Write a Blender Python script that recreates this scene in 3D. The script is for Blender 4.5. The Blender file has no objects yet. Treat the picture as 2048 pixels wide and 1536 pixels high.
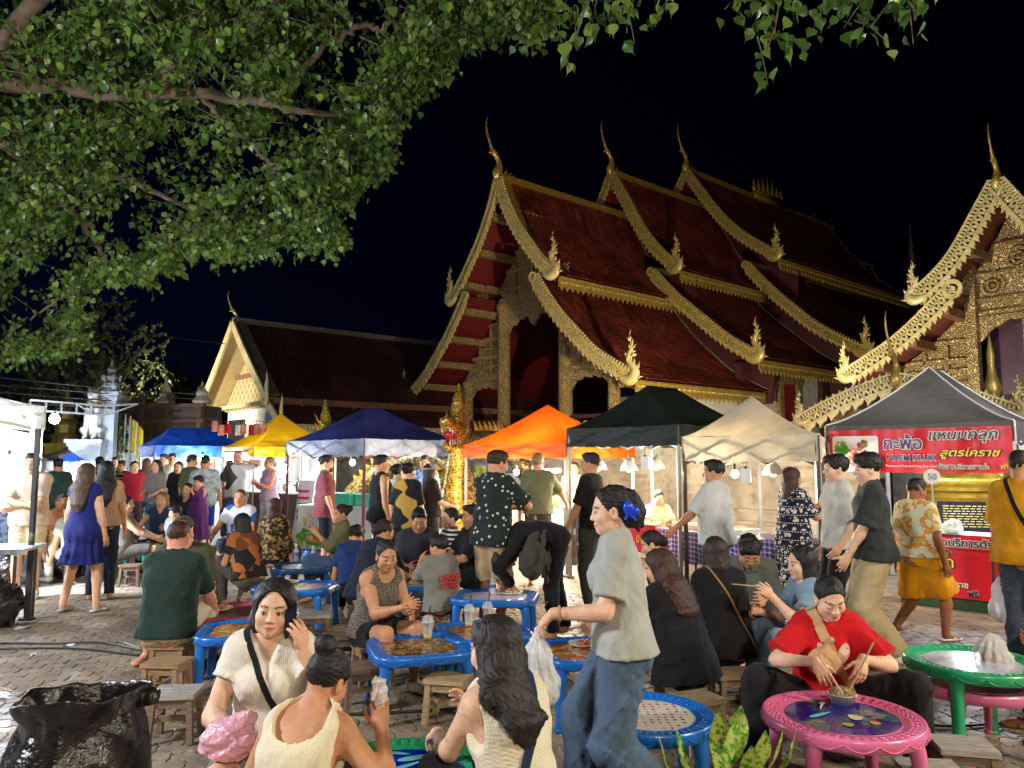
import bpy,bmesh,math,random
import numpy as np
import openvdb
from mathutils import Vector,Matrix
from mathutils.bvhtree import BVHTree
# ------------------------------------------------------------------ camera, sky, moon, exposure
SC=bpy.context.scene
COL=SC.collection
FPX=1500.0 # focal length in pixels of a 2048 px wide frame
PITCH=math.atan(147/FPX)
CAMZ=1.7
cam_d=bpy.data.cameras.new('camera')
cam_d.sensor_fit='HORIZONTAL';cam_d.sensor_width=36.0
cam_d.lens=36.0*FPX/2048
cam_d.clip_start=0.05;cam_d.clip_end=900
cam=bpy.data.objects.new('camera',cam_d);COL.objects.link(cam)
cam.location=(0,0,CAMZ);cam.rotation_euler=(math.pi/2+PITCH,0,0)
SC.camera=cam
W=bpy.data.worlds.new('World');SC.world=W;W.use_nodes=True
wn=W.node_tree;wbg=wn.nodes['Background']
sky=wn.nodes.new('ShaderNodeTexSky');sky.sky_type='NISHITA';sky.sun_disc=False
sky.sun_elevation=math.radians(-4.0);sky.sun_rotation=math.radians(300)
sky.air_density=1.0;sky.dust_density=0.3;sky.ozone_density=6.0
wn.links.new(sky.outputs[0],wbg.inputs['Color']);wbg.inputs['Strength'].default_value=0.042
moon_d=bpy.data.lights.new('moon','SUN');moon_d.energy=0.03;moon_d.angle=math.radians(0.5);moon_d.color=(0.8,0.88,1.0)
moon=bpy.data.objects.new('moon',moon_d);COL.objects.link(moon);moon.rotation_euler=(math.radians(38),0,math.radians(-30))
SC.view_settings.view_transform='Standard';SC.view_settings.look='None'
SC.view_settings.gamma=1.0;SC.view_settings.exposure=0.72;SC.view_settings.use_curve_mapping=False
SC.render.engine='CYCLES'
cy=SC.cycles
cy.use_denoising=True;cy.max_bounces=5;cy.diffuse_bounces=3;cy.glossy_bounces=3
cy.transmission_bounces=6;cy.transparent_max_bounces=8;cy.sample_clamp_indirect=4.0
cy.caustics_reflective=False;cy.caustics_refractive=False;cy.use_light_tree=True
cy.light_sampling_threshold=0.01
try:cy.denoiser='OPENIMAGEDENOISE'
except Exception:pass
RNG=random.Random(7)
NP=np.random.default_rng(11)
CP,SP=math.cos(PITCH),math.sin(PITCH)
def ray(px,py):
 a=(px-1024)/FPX;b=(768-py)/FPX
 return np.array([a,CP-b*SP,SP+b*CP])
def at(px,py,D):
 v=ray(px,py);t=D/v[1]
 return np.array([0,0,CAMZ])+t*v
def gnd(px,py,z=0.0):
 v=ray(px,py);t=(z-CAMZ)/v[2]
 return np.array([0,0,CAMZ])+t*v
 # ------------------------------------------------------------------ objects
def obj(name,me,parent=None,loc=None,rotz=0.0):
 o=bpy.data.objects.new(name,me);COL.objects.link(o)
 if parent is not None:o.parent=parent
 if loc is not None:o.location=tuple(float(v)for v in loc)
 if rotz:o.rotation_euler=(0,0,rotz)
 return o
def tag(o,label=None,cat=None,group=None,kind=None):
 if label:o['label']=label
 if cat:o['category']=cat
 if group:o['group']=group
 if kind:o['kind']=kind
 return o
def thing(name,label,cat,loc=(0,0,0),rotz=0.0,group=None):
 o=bpy.data.objects.new(name,None);COL.objects.link(o)
 o.location=tuple(float(v)for v in loc);o.rotation_euler=(0,0,rotz);o.empty_display_size=0.1
 return tag(o,label,cat,group)
def copy_tree(o,parent=None):
 c=o.copy();COL.objects.link(c);c.parent=parent
 for ch in list(o.children):copy_tree(ch,c)
 return c
class MB:
 """collects faces for one mesh"""
 def __init__(s):s.v=[];s.f=[];s.m=[];s.mi=0
 def add(s,vs,fs):
  n=len(s.v);s.v.extend([tuple(float(c)for c in v)for v in vs])
  for f in fs:s.f.append(tuple(n+i for i in f));s.m.append(s.mi)
  return s
 def box(s,c,d,R=None,taper=1.0):
  hx,hy,hz=d[0]/2,d[1]/2,d[2]/2
  P=np.array([[-hx,-hy,-hz],[hx,-hy,-hz],[hx,hy,-hz],[-hx,hy,-hz],[-hx*taper,-hy*taper,hz],[hx*taper,-hy*taper,hz],[hx*taper,hy*taper,hz],[-hx*taper,hy*taper,hz]])
  if R is not None:P=P@np.asarray(R).T
  P=P+np.asarray(c)
  return s.add(P,[(0,3,2,1),(4,5,6,7),(0,1,5,4),(1,2,6,5),(2,3,7,6),(3,0,4,7)])
 def bar(s,a,b,w,h=None,up=(0,0,1)):
  a=np.asarray(a,float);b=np.asarray(b,float);h=h or w
  d=b-a;L=np.linalg.norm(d);d=d/(L+1e-9)
  up=np.asarray(up,float)
  if abs(d@up)>.98:up=np.array([1.,0,0])
  x=np.cross(d,up);x/=np.linalg.norm(x);z=np.cross(x,d)
  return s.box((a+b)/2,(w,L,h),np.stack([x,d,z],1))
 def tube(s,pts,r,n=8,cap=True,flat=1.0,flatdir=None):
  pts=np.asarray(pts,float);m=len(pts)
  rs=np.broadcast_to(np.asarray(r,float),(m,))
  tan=np.gradient(pts,axis=0);tan/=np.linalg.norm(tan,axis=1,keepdims=True)+1e-9
  x=None;V=[]
  for i in range(m):
   t=tan[i]
   if x is None:
    x=np.cross(t,(0,0,1.)if abs(t[2])<.9 else(1.,0,0))
   x=x-t*(x@t);x/=np.linalg.norm(x)+1e-9
   y=np.cross(t,x)
   if flatdir is not None:
    y=np.asarray(flatdir,float)-t*(np.asarray(flatdir,float)@t);y/=np.linalg.norm(y)+1e-9;x=np.cross(y,t)
   for k in range(n):
    a=2*math.pi*k/n
    V.append(pts[i]+rs[i]*(math.cos(a)*x+math.sin(a)*y*flat))
  F=[(i*n+k,i*n+(k+1)%n,(i+1)*n+(k+1)%n,(i+1)*n+k)for i in range(m-1)for k in range(n)]
  if cap:F+=[tuple(range(n-1,-1,-1)),tuple((m-1)*n+k for k in range(n))]
  return s.add(V,F)
 def lathe(s,prof,c=(0,0,0),n=20,sx=1.0,sy=1.0):
  c=np.asarray(c,float);V=[]
  for r,z in prof:
   for k in range(n):
    a=2*math.pi*k/n
    V.append(c+np.array([r*math.cos(a)*sx,r*math.sin(a)*sy,z]))
  m=len(prof)
  F=[(i*n+k,i*n+(k+1)%n,(i+1)*n+(k+1)%n,(i+1)*n+k)for i in range(m-1)for k in range(n)]
  if prof[0][0]>1e-6:F.append(tuple(range(n-1,-1,-1)))
  if prof[-1][0]>1e-6:F.append(tuple((m-1)*n+k for k in range(n)))
  return s.add(V,F)
 def grid(s,P):
  """P: (n,m,3)"""
  P=np.asarray(P,float);n,m=P.shape[:2]
  return s.add(P.reshape(-1,3),[(i*m+j,(i+1)*m+j,(i+1)*m+j+1,i*m+j+1)for i in range(n-1)for j in range(m-1)])
 def prism(s,poly,a,b):
  """poly: 2D points; a,b: functions mapping (u,v)->3D for the two faces"""
  n=len(poly);V=[a(*p)for p in poly]+[b(*p)for p in poly]
  F=[tuple(range(n-1,-1,-1)),tuple(range(n,2*n))]+[(i,(i+1)%n,n+(i+1)%n,n+i)for i in range(n)]
  return s.add(V,F)
 def mesh(s,name,mats,smooth=False):
  me=bpy.data.meshes.new(name);me.from_pydata(s.v,[],s.f)
  for m in(mats if isinstance(mats,(list,tuple))else[mats]):me.materials.append(m)
  if any(s.m):me.polygons.foreach_set('material_index',s.m)
  if smooth:me.polygons.foreach_set('use_smooth',[True]*len(s.f))
  me.update();return me
 def build(s,name,mats,parent=None,smooth=False,loc=None,rotz=0.0):
  return obj(name,s.mesh(name,mats,smooth),parent,loc,rotz)
def np_mesh(name,V,F,mats,smooth=True,col=None):
 me=bpy.data.meshes.new(name)
 V=np.asarray(V,np.float32);F=np.asarray(F,np.int32);k=F.shape[1]
 me.vertices.add(len(V));me.vertices.foreach_set('co',V.ravel())
 me.loops.add(F.size);me.loops.foreach_set('vertex_index',F.ravel())
 me.polygons.add(len(F));me.polygons.foreach_set('loop_start',np.arange(0,F.size,k,dtype=np.int32))
 if smooth:me.polygons.foreach_set('use_smooth',np.ones(len(F),bool))
 for m in(mats if isinstance(mats,(list,tuple))else[mats]):me.materials.append(m)
 if col is not None:
  at_=me.color_attributes.new('Col','FLOAT_COLOR','POINT')
  c4=np.ones((len(V),4),np.float32);c4[:,:3]=col;at_.data.foreach_set('color',c4.ravel())
 me.update(calc_edges=True);me.validate();return me
 # ------------------------------------------------------------------ materials
MATS={}
def srgb(h):
 """'#rrggbb' or (r,g,b 0..255) to linear"""
 if isinstance(h,str):h=tuple(int(h[i:i+2],16)for i in(1,3,5))
 return tuple(((c/255)/12.92 if c/255<=.04045 else((c/255+.055)/1.055)**2.4)for c in h)
def nmat(name):
 m=bpy.data.materials.new(name);m.use_nodes=True
 return m,m.node_tree,m.node_tree.nodes,m.node_tree.links,m.node_tree.nodes['Principled BSDF']
def objco(N,L,scale=(1,1,1),gen=False,rot=(0,0,0)):
 tc=N.new('ShaderNodeTexCoord');mp=N.new('ShaderNodeMapping');mp.inputs['Scale'].default_value=scale;mp.inputs['Rotation'].default_value=rot
 L.new(tc.outputs['Generated' if gen else 'Object'],mp.inputs['Vector']);return mp.outputs[0]
def ramp(N,L,fac,stops,interp='LINEAR'):
 r=N.new('ShaderNodeValToRGB');r.color_ramp.interpolation=interp
 while len(r.color_ramp.elements)<len(stops):r.color_ramp.elements.new(.5)
 for e,(p,c)in zip(r.color_ramp.elements,stops):e.position=p;e.color=(*c[:3],1)
 L.new(fac,r.inputs[0]);return r.outputs[0]
def noise(N,L,co,scale=5,detail=3,rough=.55):
 n=N.new('ShaderNodeTexNoise');n.inputs['Scale'].default_value=scale;n.inputs['Detail'].default_value=detail;n.inputs['Roughness'].default_value=rough
 L.new(co,n.inputs['Vector']);return n.outputs[0]
def bumpn(N,L,h,strength=.3,dist=.01,prev=None):
 b=N.new('ShaderNodeBump');b.inputs['Strength'].default_value=strength;b.inputs['Distance'].default_value=dist
 L.new(h,b.inputs['Height'])
 if prev is not None:L.new(prev,b.inputs['Normal'])
 return b.outputs[0]
def mixc(N,L,fac,a,b,mode='MIX'):
 m=N.new('ShaderNodeMix');m.data_type='RGBA';m.blend_type=mode
 for v,i in((fac,0),(a,6),(b,7)):
  if hasattr(v,'is_linked'):L.new(v,m.inputs[i])
  else:m.inputs[i].default_value=v if i==0 else(*v[:3],1)
 return m.outputs[2]
def mth(N,L,op,a,b=0.0,c=None):
 m=N.new('ShaderNodeMath');m.operation=op
 for v,i in((a,0),(b,1),(c,2)):
  if v is None:continue
  if hasattr(v,'is_linked'):L.new(v,m.inputs[i])
  else:m.inputs[i].default_value=v
 return m.outputs[0]
def sep(N,L,co):
 s=N.new('ShaderNodeSeparateXYZ');L.new(co,s.inputs[0]);return s.outputs
def M(name,col,rough=.6,metal=0.0,var=.18,vs=4.0,bump=0.0,bs=30.0,bd=.01,spec=None,scale=(1,1,1),emis=None,es=0.0,trans=0.0,dirt=0.0,coat=0.0):
 if name in MATS:return MATS[name]
 if isinstance(col,str):col=srgb(col)
 m,T,N,L,P=nmat(name)
 co=objco(N,L,scale)
 if var>0:
  c0=tuple(c*(1-var)for c in col);c1=tuple(min(1,c*(1+var))for c in col)
  c=ramp(N,L,noise(N,L,co,vs,4),[(.3,c0),(.7,c1)])
  if dirt>0:
   d=ramp(N,L,noise(N,L,co,vs*2.3,5,.65),[(.5,(0,0,0)),(.72,(dirt,)*3)])
   c=mixc(N,L,d,c,tuple(x*.25 for x in col))
  L.new(c,P.inputs['Base Color'])
 else:P.inputs['Base Color'].default_value=(*col,1)
 P.inputs['Roughness'].default_value=rough;P.inputs['Metallic'].default_value=metal
 if spec is not None:P.inputs['Specular IOR Level'].default_value=spec
 if coat:P.inputs['Coat Weight'].default_value=coat;P.inputs['Coat Roughness'].default_value=.15
 if bump:L.new(bumpn(N,L,noise(N,L,co,bs,3),bump,bd),P.inputs['Normal'])
 if emis is not None:
  P.inputs['Emission Color'].default_value=(*emis,1);P.inputs['Emission Strength'].default_value=es
  m.cycles.emission_sampling='NONE' if es<40 else 'AUTO'
 if trans:P.inputs['Transmission Weight'].default_value=trans
 MATS[name]=m;return m
def fabric_canopy(name,col,col2=None,trans=.35,dirt=.25):
 """tent canvas: diffuse that also lets light through, with creases and grime"""
 if name in MATS:return MATS[name]
 if isinstance(col,str):col=srgb(col)
 m,T,N,L,P=nmat(name)
 co=objco(N,L)
 c=ramp(N,L,noise(N,L,co,2.5,5,.6),[(.28,tuple(x*(1-dirt)for x in col)),(.7,tuple(min(1,x*1.08)for x in col))])
 L.new(c,P.inputs['Base Color']);P.inputs['Roughness'].default_value=.55;P.inputs['Specular IOR Level'].default_value=.35
 co2=objco(N,L,(3,3,9))
 b=bumpn(N,L,noise(N,L,co2,2.2,4,.6),.5,.05);b=bumpn(N,L,noise(N,L,co,90,2),.12,.004,b)
 L.new(b,P.inputs['Normal'])
 tr=N.new('ShaderNodeBsdfTranslucent');L.new(c,tr.inputs['Color'])
 mx=N.new('ShaderNodeMixShader');mx.inputs[0].default_value=trans
 L.new(P.outputs[0],mx.inputs[1]);L.new(tr.outputs[0],mx.inputs[2]);L.new(mx.outputs[0],N['Material Output'].inputs[0])
 MATS[name]=m;return m
def emit(name,col,s,sample=False):
 if name in MATS:return MATS[name]
 m,T,N,L,P=nmat(name)
 P.inputs['Base Color'].default_value=(.8,.8,.8,1);P.inputs['Emission Color'].default_value=(*col,1);P.inputs['Emission Strength'].default_value=s
 if not sample:m.cycles.emission_sampling='NONE'
 MATS[name]=m;return m
def clear_plastic(name,col=(.95,.97,1),rough=.12,alpha=.35):
 """thin clear film: part see-through, part glossy and milky"""
 if name in MATS:return MATS[name]
 m,T,N,L,P=nmat(name)
 P.inputs['Base Color'].default_value=(*col,1);P.inputs['Roughness'].default_value=rough;P.inputs['Alpha'].default_value=alpha
 co=objco(N,L);L.new(bumpn(N,L,noise(N,L,co,26,3),.6,.02),P.inputs['Normal'])
 MATS[name]=m;return m
def lamp(name,loc,watts,col=(1,.85,.6),radius=.06,kind='POINT',target=None,spot=80,blend=.5,parent=None):
 d=bpy.data.lights.new(name,kind);d.energy=watts;d.color=col
 if kind in('POINT','SPOT'):d.shadow_soft_size=radius
 if kind=='SPOT':d.spot_size=math.radians(spot);d.spot_blend=blend
 o=bpy.data.objects.new(name,d);COL.objects.link(o);o.location=tuple(float(v)for v in loc)
 if target is not None:
  v=Vector(tuple(float(x)for x in target))-Vector(o.location);o.rotation_euler=v.to_track_quat('-Z','Y').to_euler()
 if parent is not None:
  o.parent=parent
 return o
 # ------------------------------------------------------------------ signed distance volumes -> meshes
class Vol:
 def __init__(s,lo,hi,h):
  s.h=h;s.lo=np.asarray(lo,np.float32)-3*h
  n=np.ceil((np.asarray(hi)+3*h-s.lo)/h).astype(int)+1
  s.ax=[s.lo[i]+h*np.arange(n[i],dtype=np.float32)for i in range(3)]
  s.d=np.full(tuple(n),1.0,np.float32)
 def blk(s,lo,hi,m):
  sl=[]
  for i in range(3):
   a=int(np.floor((lo[i]-m-s.lo[i])/s.h));b=int(np.ceil((hi[i]+m-s.lo[i])/s.h))+1
   a=max(a,0);b=min(b,len(s.ax[i]))
   if a>=b:return None,None
   sl.append(slice(a,b))
  x=s.ax[0][sl[0]][:,None,None];y=s.ax[1][sl[1]][None,:,None];z=s.ax[2][sl[2]][None,None,:]
  return tuple(sl),(x,y,z)
 def comb(s,sl,v,k,sub=False):
  d=s.d[sl]
  if sub:
   if k>0:
    hh=np.maximum(k-np.abs(d+v),0)/k;s.d[sl]=np.maximum(d,-v)+hh*hh*k*.25
   else:s.d[sl]=np.maximum(d,-v)
  else:
   if k>0:
    hh=np.maximum(k-np.abs(d-v),0)/k;s.d[sl]=np.minimum(d,v)-hh*hh*k*.25
   else:s.d[sl]=np.minimum(d,v)
 def cone(s,a,b,ra,rb,k=.02,sub=False,cuts=(),X=None,ax=1.0,bx=None):
  """round cone; X + ax,bx: cross-section widened by that factor along direction X"""
  a=np.asarray(a,np.float32);b=np.asarray(b,np.float32);bx=ax if bx is None else bx
  R=max(ra*max(ax,1),rb*max(bx,1));m=R+max(k,.03)+2*s.h
  sl,g=s.blk(np.minimum(a,b),np.maximum(a,b),m)
  if sl is None:return s
  ba=b-a;L2=float(ba@ba)+1e-9
  px,py,pz=g[0]-a[0],g[1]-a[1],g[2]-a[2]
  t=np.clip((px*ba[0]+py*ba[1]+pz*ba[2])/L2,0,1)
  qx,qy,qz=px-t*ba[0],py-t*ba[1],pz-t*ba[2]
  r=ra+(rb-ra)*t
  if X is None:
   v=np.sqrt(qx*qx+qy*qy+qz*qz)-r
  else:
   w=qx*X[0]+qy*X[1]+qz*X[2]
   f=ax+(bx-ax)*t
   rest=qx*qx+qy*qy+qz*qz-w*w
   l=np.sqrt((w/f)**2+np.maximum(rest,0))
   v=(l-r)*np.minimum(1,f)
  for p,n in cuts:
   v=np.maximum(v,(g[0]-p[0])*n[0]+(g[1]-p[1])*n[1]+(g[2]-p[2])*n[2])
  s.comb(sl,v,k,sub);return s
 def ell(s,c,r,R=None,k=.02,sub=False,cuts=()):
  c=np.asarray(c,np.float32);r=np.asarray(r,np.float32)
  m=max(k,.03)+2*s.h;e=np.full(3,r.max())
  if R is None:e=r
  sl,g=s.blk(c-e,c+e,m)
  if sl is None:return s
  x,y,z=g[0]-c[0],g[1]-c[1],g[2]-c[2]
  if R is not None:
   x,y,z=(R[0,0]*x+R[1,0]*y+R[2,0]*z,R[0,1]*x+R[1,1]*y+R[2,1]*z,R[0,2]*x+R[1,2]*y+R[2,2]*z)
  l=np.sqrt((x/r[0])**2+(y/r[1])**2+(z/r[2])**2)
  gd=np.sqrt((x/r[0]**2)**2+(y/r[1]**2)**2+(z/r[2]**2)**2)+1e-6
  v=l*(l-1)/gd
  for p,n in cuts:
   v=np.maximum(v,(g[0]-p[0])*n[0]+(g[1]-p[1])*n[1]+(g[2]-p[2])*n[2])
  s.comb(sl,v,k,sub);return s
 def cut(s,p,n):
  x,y,z=s.ax[0][:,None,None],s.ax[1][None,:,None],s.ax[2][None,None,:]
  s.d=np.maximum(s.d,(x-p[0])*n[0]+(y-p[1])*n[1]+(z-p[2])*n[2]);return s
 def fold(s,A,f=1.0,seed=0,dirn=None):
  """cloth creases"""
  r=np.random.default_rng(seed)
  x,y,z=s.ax[0][:,None,None],s.ax[1][None,:,None],s.ax[2][None,None,:]
  for i in range(4):
   k=r.normal(size=3);k/=np.linalg.norm(k);k2=r.normal(size=3)*9
   w=(22+16*i)*f;ph=r.uniform(0,6)
   q=np.sin(k2[0]*x+k2[1]*y+k2[2]*z+ph)
   v=np.sin((k[0]*x+k[1]*y+k[2]*z)*w+2.2*q)
   s.d=s.d+(A/(1+.5*i))*(.55*v*np.abs(v)-1.1*(1-np.abs(v))**3+.25).astype(np.float32)*.8
  return s
 def hem(s,p,n):
  """a stitched hem: a slightly thicker band beside the cut"""
  x,y,z=s.ax[0][:,None,None],s.ax[1][None,:,None],s.ax[2][None,None,:]
  t=np.abs((x-p[0])*n[0]+(y-p[1])*n[1]+(z-p[2])*n[2]);s.d=s.d-np.where(t<.018,np.float32(.003),np.float32(0));return s
 def mesh(s,adapt=.0):
  """surface as vertices and triangles; adapt merges faces where the surface is flat"""
  g=openvdb.FloatGrid();g.copyFromArray(s.d)
  p,t,q=g.convertToPolygons(isovalue=0.0,adaptivity=adapt)
  f=[x for x in(t,q[:,(0,1,2)]if len(q)else q,q[:,(0,2,3)]if len(q)else q)if len(x)]
  F=np.concatenate(f)[:,::-1].astype(np.int32)if f else np.zeros((0,3),np.int32)
  return p.astype(np.float32)*s.h+s.lo,F
def vol_obj(v,name,mat,parent=None,loc=None,col=None):
 p,q=v.mesh(.1)
 return obj(name,np_mesh(name,p,q,mat,True,col),parent,loc)
 # ------------------------------------------------------------------ people
def skin_mat(name,col):
 if name in MATS:return MATS[name]
 m,T,N,L,P=nmat(name)
 a=N.new('ShaderNodeVertexColor');a.layer_name='Col'
 co=objco(N,L)
 t=ramp(N,L,noise(N,L,co,22,6,.7),[(.3,(.90,.80,.77)),(.7,(1.07,1.04,1.0))])
 c=mixc(N,L,1.0,a.outputs[0],t,'MULTIPLY')
 L.new(c,P.inputs['Base Color']);P.inputs['Roughness'].default_value=.52;P.inputs['Specular IOR Level'].default_value=.35
 P.inputs['Subsurface Weight'].default_value=.12;P.inputs['Subsurface Radius'].default_value=(.012,.005,.003)
 L.new(bumpn(N,L,noise(N,L,co,260,3,.7),.25,.002),P.inputs['Normal'])
 MATS[name]=m;return m
def hair_mat(name,col,streak=1.5,rough=.62):
 if name in MATS:return MATS[name]
 if isinstance(col,str):col=srgb(col)
 m,T,N,L,P=nmat(name)
 co=objco(N,L,(1,1,.05));n=noise(N,L,co,300,2)
 L.new(ramp(N,L,n,[(.3,tuple(c*.55 for c in col)),(.75,tuple(c*streak for c in col))]),P.inputs['Base Color'])
 P.inputs['Roughness'].default_value=rough;P.inputs['Specular IOR Level'].default_value=.5
 L.new(bumpn(N,L,n,.35,.002),P.inputs['Normal'])
 MATS[name]=m;return m
def lock_mat(name,col):
 if name in MATS:return MATS[name]
 m,T,N,L,P=nmat(name);g=N.new('ShaderNodeNewGeometry');col=srgb(col)
 L.new(ramp(N,L,g.outputs['Random Per Island'],[(0,tuple(c*.5 for c in col)),(.6,tuple(c*1.6 for c in col)),(1,tuple(c*3.4+.006 for c in col))]),P.inputs['Base Color']);P.inputs['Roughness'].default_value=.38  # lighter lock colours stand in for highlights on single strands
 MATS[name]=m;return m
def cloth(name,col,pat=None,c2=None,rough=.85,s=1.0,c3=None,sheen=.2):
 if name in MATS:return MATS[name]
 if isinstance(col,str):col=srgb(col)
 if isinstance(c2,str):c2=srgb(c2)
 if isinstance(c3,str):c3=srgb(c3)
 m,T,N,L,P=nmat(name)
 co=objco(N,L);sx,sy,sz=sep(N,L,co)
 base=ramp(N,L,noise(N,L,co,5,4),[(.3,tuple(c*.86 for c in col)),(.7,tuple(min(1,c*1.08)for c in col))])
 c=base
 if pat=='dots':
  v=N.new('ShaderNodeTexVoronoi');v.inputs['Scale'].default_value=17*s;L.new(co,v.inputs['Vector'])
  c=mixc(N,L,mth(N,L,'LESS_THAN',v.outputs['Distance'],.23),base,c2)
 elif pat=='stripes':
  w=mth(N,L,'SINE',mth(N,L,'MULTIPLY',sz,150*s));c=mixc(N,L,mth(N,L,'GREATER_THAN',w,.1),base,c2)
 elif pat=='plaid':
  w1=mth(N,L,'GREATER_THAN',mth(N,L,'SINE',mth(N,L,'MULTIPLY',sz,120*s)),.55)
  w2=mth(N,L,'GREATER_THAN',mth(N,L,'SINE',mth(N,L,'MULTIPLY',mth(N,L,'ADD',sx,sy),120*s)),.55)
  c=mixc(N,L,mth(N,L,'MULTIPLY',mth(N,L,'ADD',w1,w2),.5),base,c2)
 elif pat=='patch':
  v=N.new('ShaderNodeTexVoronoi');v.inputs['Scale'].default_value=9*s;L.new(co,v.inputs['Vector'])
  r=N.new('ShaderNodeValToRGB');r.color_ramp.interpolation='CONSTANT';e=r.color_ramp.elements
  e[0].color=(*col,1);e[1].position=.45;e[1].color=(*c2,1);x=e.new(.72);x.color=(*(c3 or col),1)
  sp=sep(N,L,v.outputs['Color']);L.new(sp[0],r.inputs[0]);c=r.outputs[0]
 elif pat=='bands':
 # rows of pale blotches between thin lines
  row=mth(N,L,'FRACT',mth(N,L,'MULTIPLY',sz,7*s))
  v=N.new('ShaderNodeTexVoronoi');v.inputs['Scale'].default_value=13*s;L.new(co,v.inputs['Vector'])
  bl=mth(N,L,'MULTIPLY',mth(N,L,'LESS_THAN',v.outputs['Distance'],.42),mth(N,L,'GREATER_THAN',row,.35))
  ln=mth(N,L,'LESS_THAN',mth(N,L,'ABSOLUTE',mth(N,L,'SUBTRACT',row,.17)),.05)
  zz=mth(N,L,'GREATER_THAN',mth(N,L,'SINE',mth(N,L,'MULTIPLY',mth(N,L,'ADD',sx,sy),160)),-.2)
  c=mixc(N,L,mth(N,L,'MAXIMUM',bl,mth(N,L,'MULTIPLY',ln,zz)),base,c2)
 elif pat=='noise':
  c=ramp(N,L,noise(N,L,co,16*s,3),[(.40,col),(.50,c2),(.60,c3 or c2)],'CONSTANT')
 elif pat=='tweed':
  co2=objco(N,L,(1,1,3));c=ramp(N,L,noise(N,L,co2,60*s,4,.7),[(.38,col),(.62,c2)])
 L.new(c,P.inputs['Base Color']);P.inputs['Roughness'].default_value=rough;P.inputs['Specular IOR Level'].default_value=.25
 P.inputs['Sheen Weight'].default_value=sheen*.4
 b=bumpn(N,L,noise(N,L,objco(N,L,(1,1,.45)),11,4,.6),.45,.03)
 if pat=='rib':
  w=mth(N,L,'SINE',mth(N,L,'MULTIPLY',mth(N,L,'ADD',sx,mth(N,L,'MULTIPLY',noise(N,L,co,9,2),.05)),640));b=bumpn(N,L,w,.25,.0016,b)
 elif pat=='knit':
  w=mth(N,L,'MULTIPLY',mth(N,L,'SINE',mth(N,L,'MULTIPLY',sz,380)),mth(N,L,'SINE',mth(N,L,'MULTIPLY',mth(N,L,'ADD',sx,sy),300)));b=bumpn(N,L,w,.35,.0025,b)
 else:b=bumpn(N,L,noise(N,L,co,220,2),.15,.002,b)
 L.new(b,P.inputs['Normal'])
 MATS[name]=m;return m
SKINS=dict(fair='#e6c0a4',light='#dbb091',tan='#c4936f',brown='#96633f',dark='#6f452b',pink='#d79b80')
def rx(a):c,s=math.cos(a),math.sin(a);return np.array([[1,0,0],[0,c,-s],[0,s,c]])
def ry(a):c,s=math.cos(a),math.sin(a);return np.array([[c,0,s],[0,1,0],[-s,0,c]])
def rz(a):c,s=math.cos(a),math.sin(a);return np.array([[c,-s,0],[s,c,0],[0,0,1]])
def rad(d):return math.radians(d)
def unit(v):v=np.asarray(v,float);return v/(np.linalg.norm(v)+1e-9)
def ik(a,t,l1,l2,hint):
 a=np.asarray(a,float);t=np.asarray(t,float);d=t-a;L=np.linalg.norm(d);mx=(l1+l2)*.995
 if L>mx:t=a+d/L*mx;d=t-a;L=mx
 u=d/(L+1e-9);x=(l1*l1-l2*l2+L*L)/(2*L+1e-9);h=math.sqrt(max(l1*l1-x*x,0))
 hv=np.asarray(hint,float);hv=hv-u*(hv@u);hv=hv/(np.linalg.norm(hv)+1e-9)
 return a+u*x+hv*h,t
class Person:pass
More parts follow.
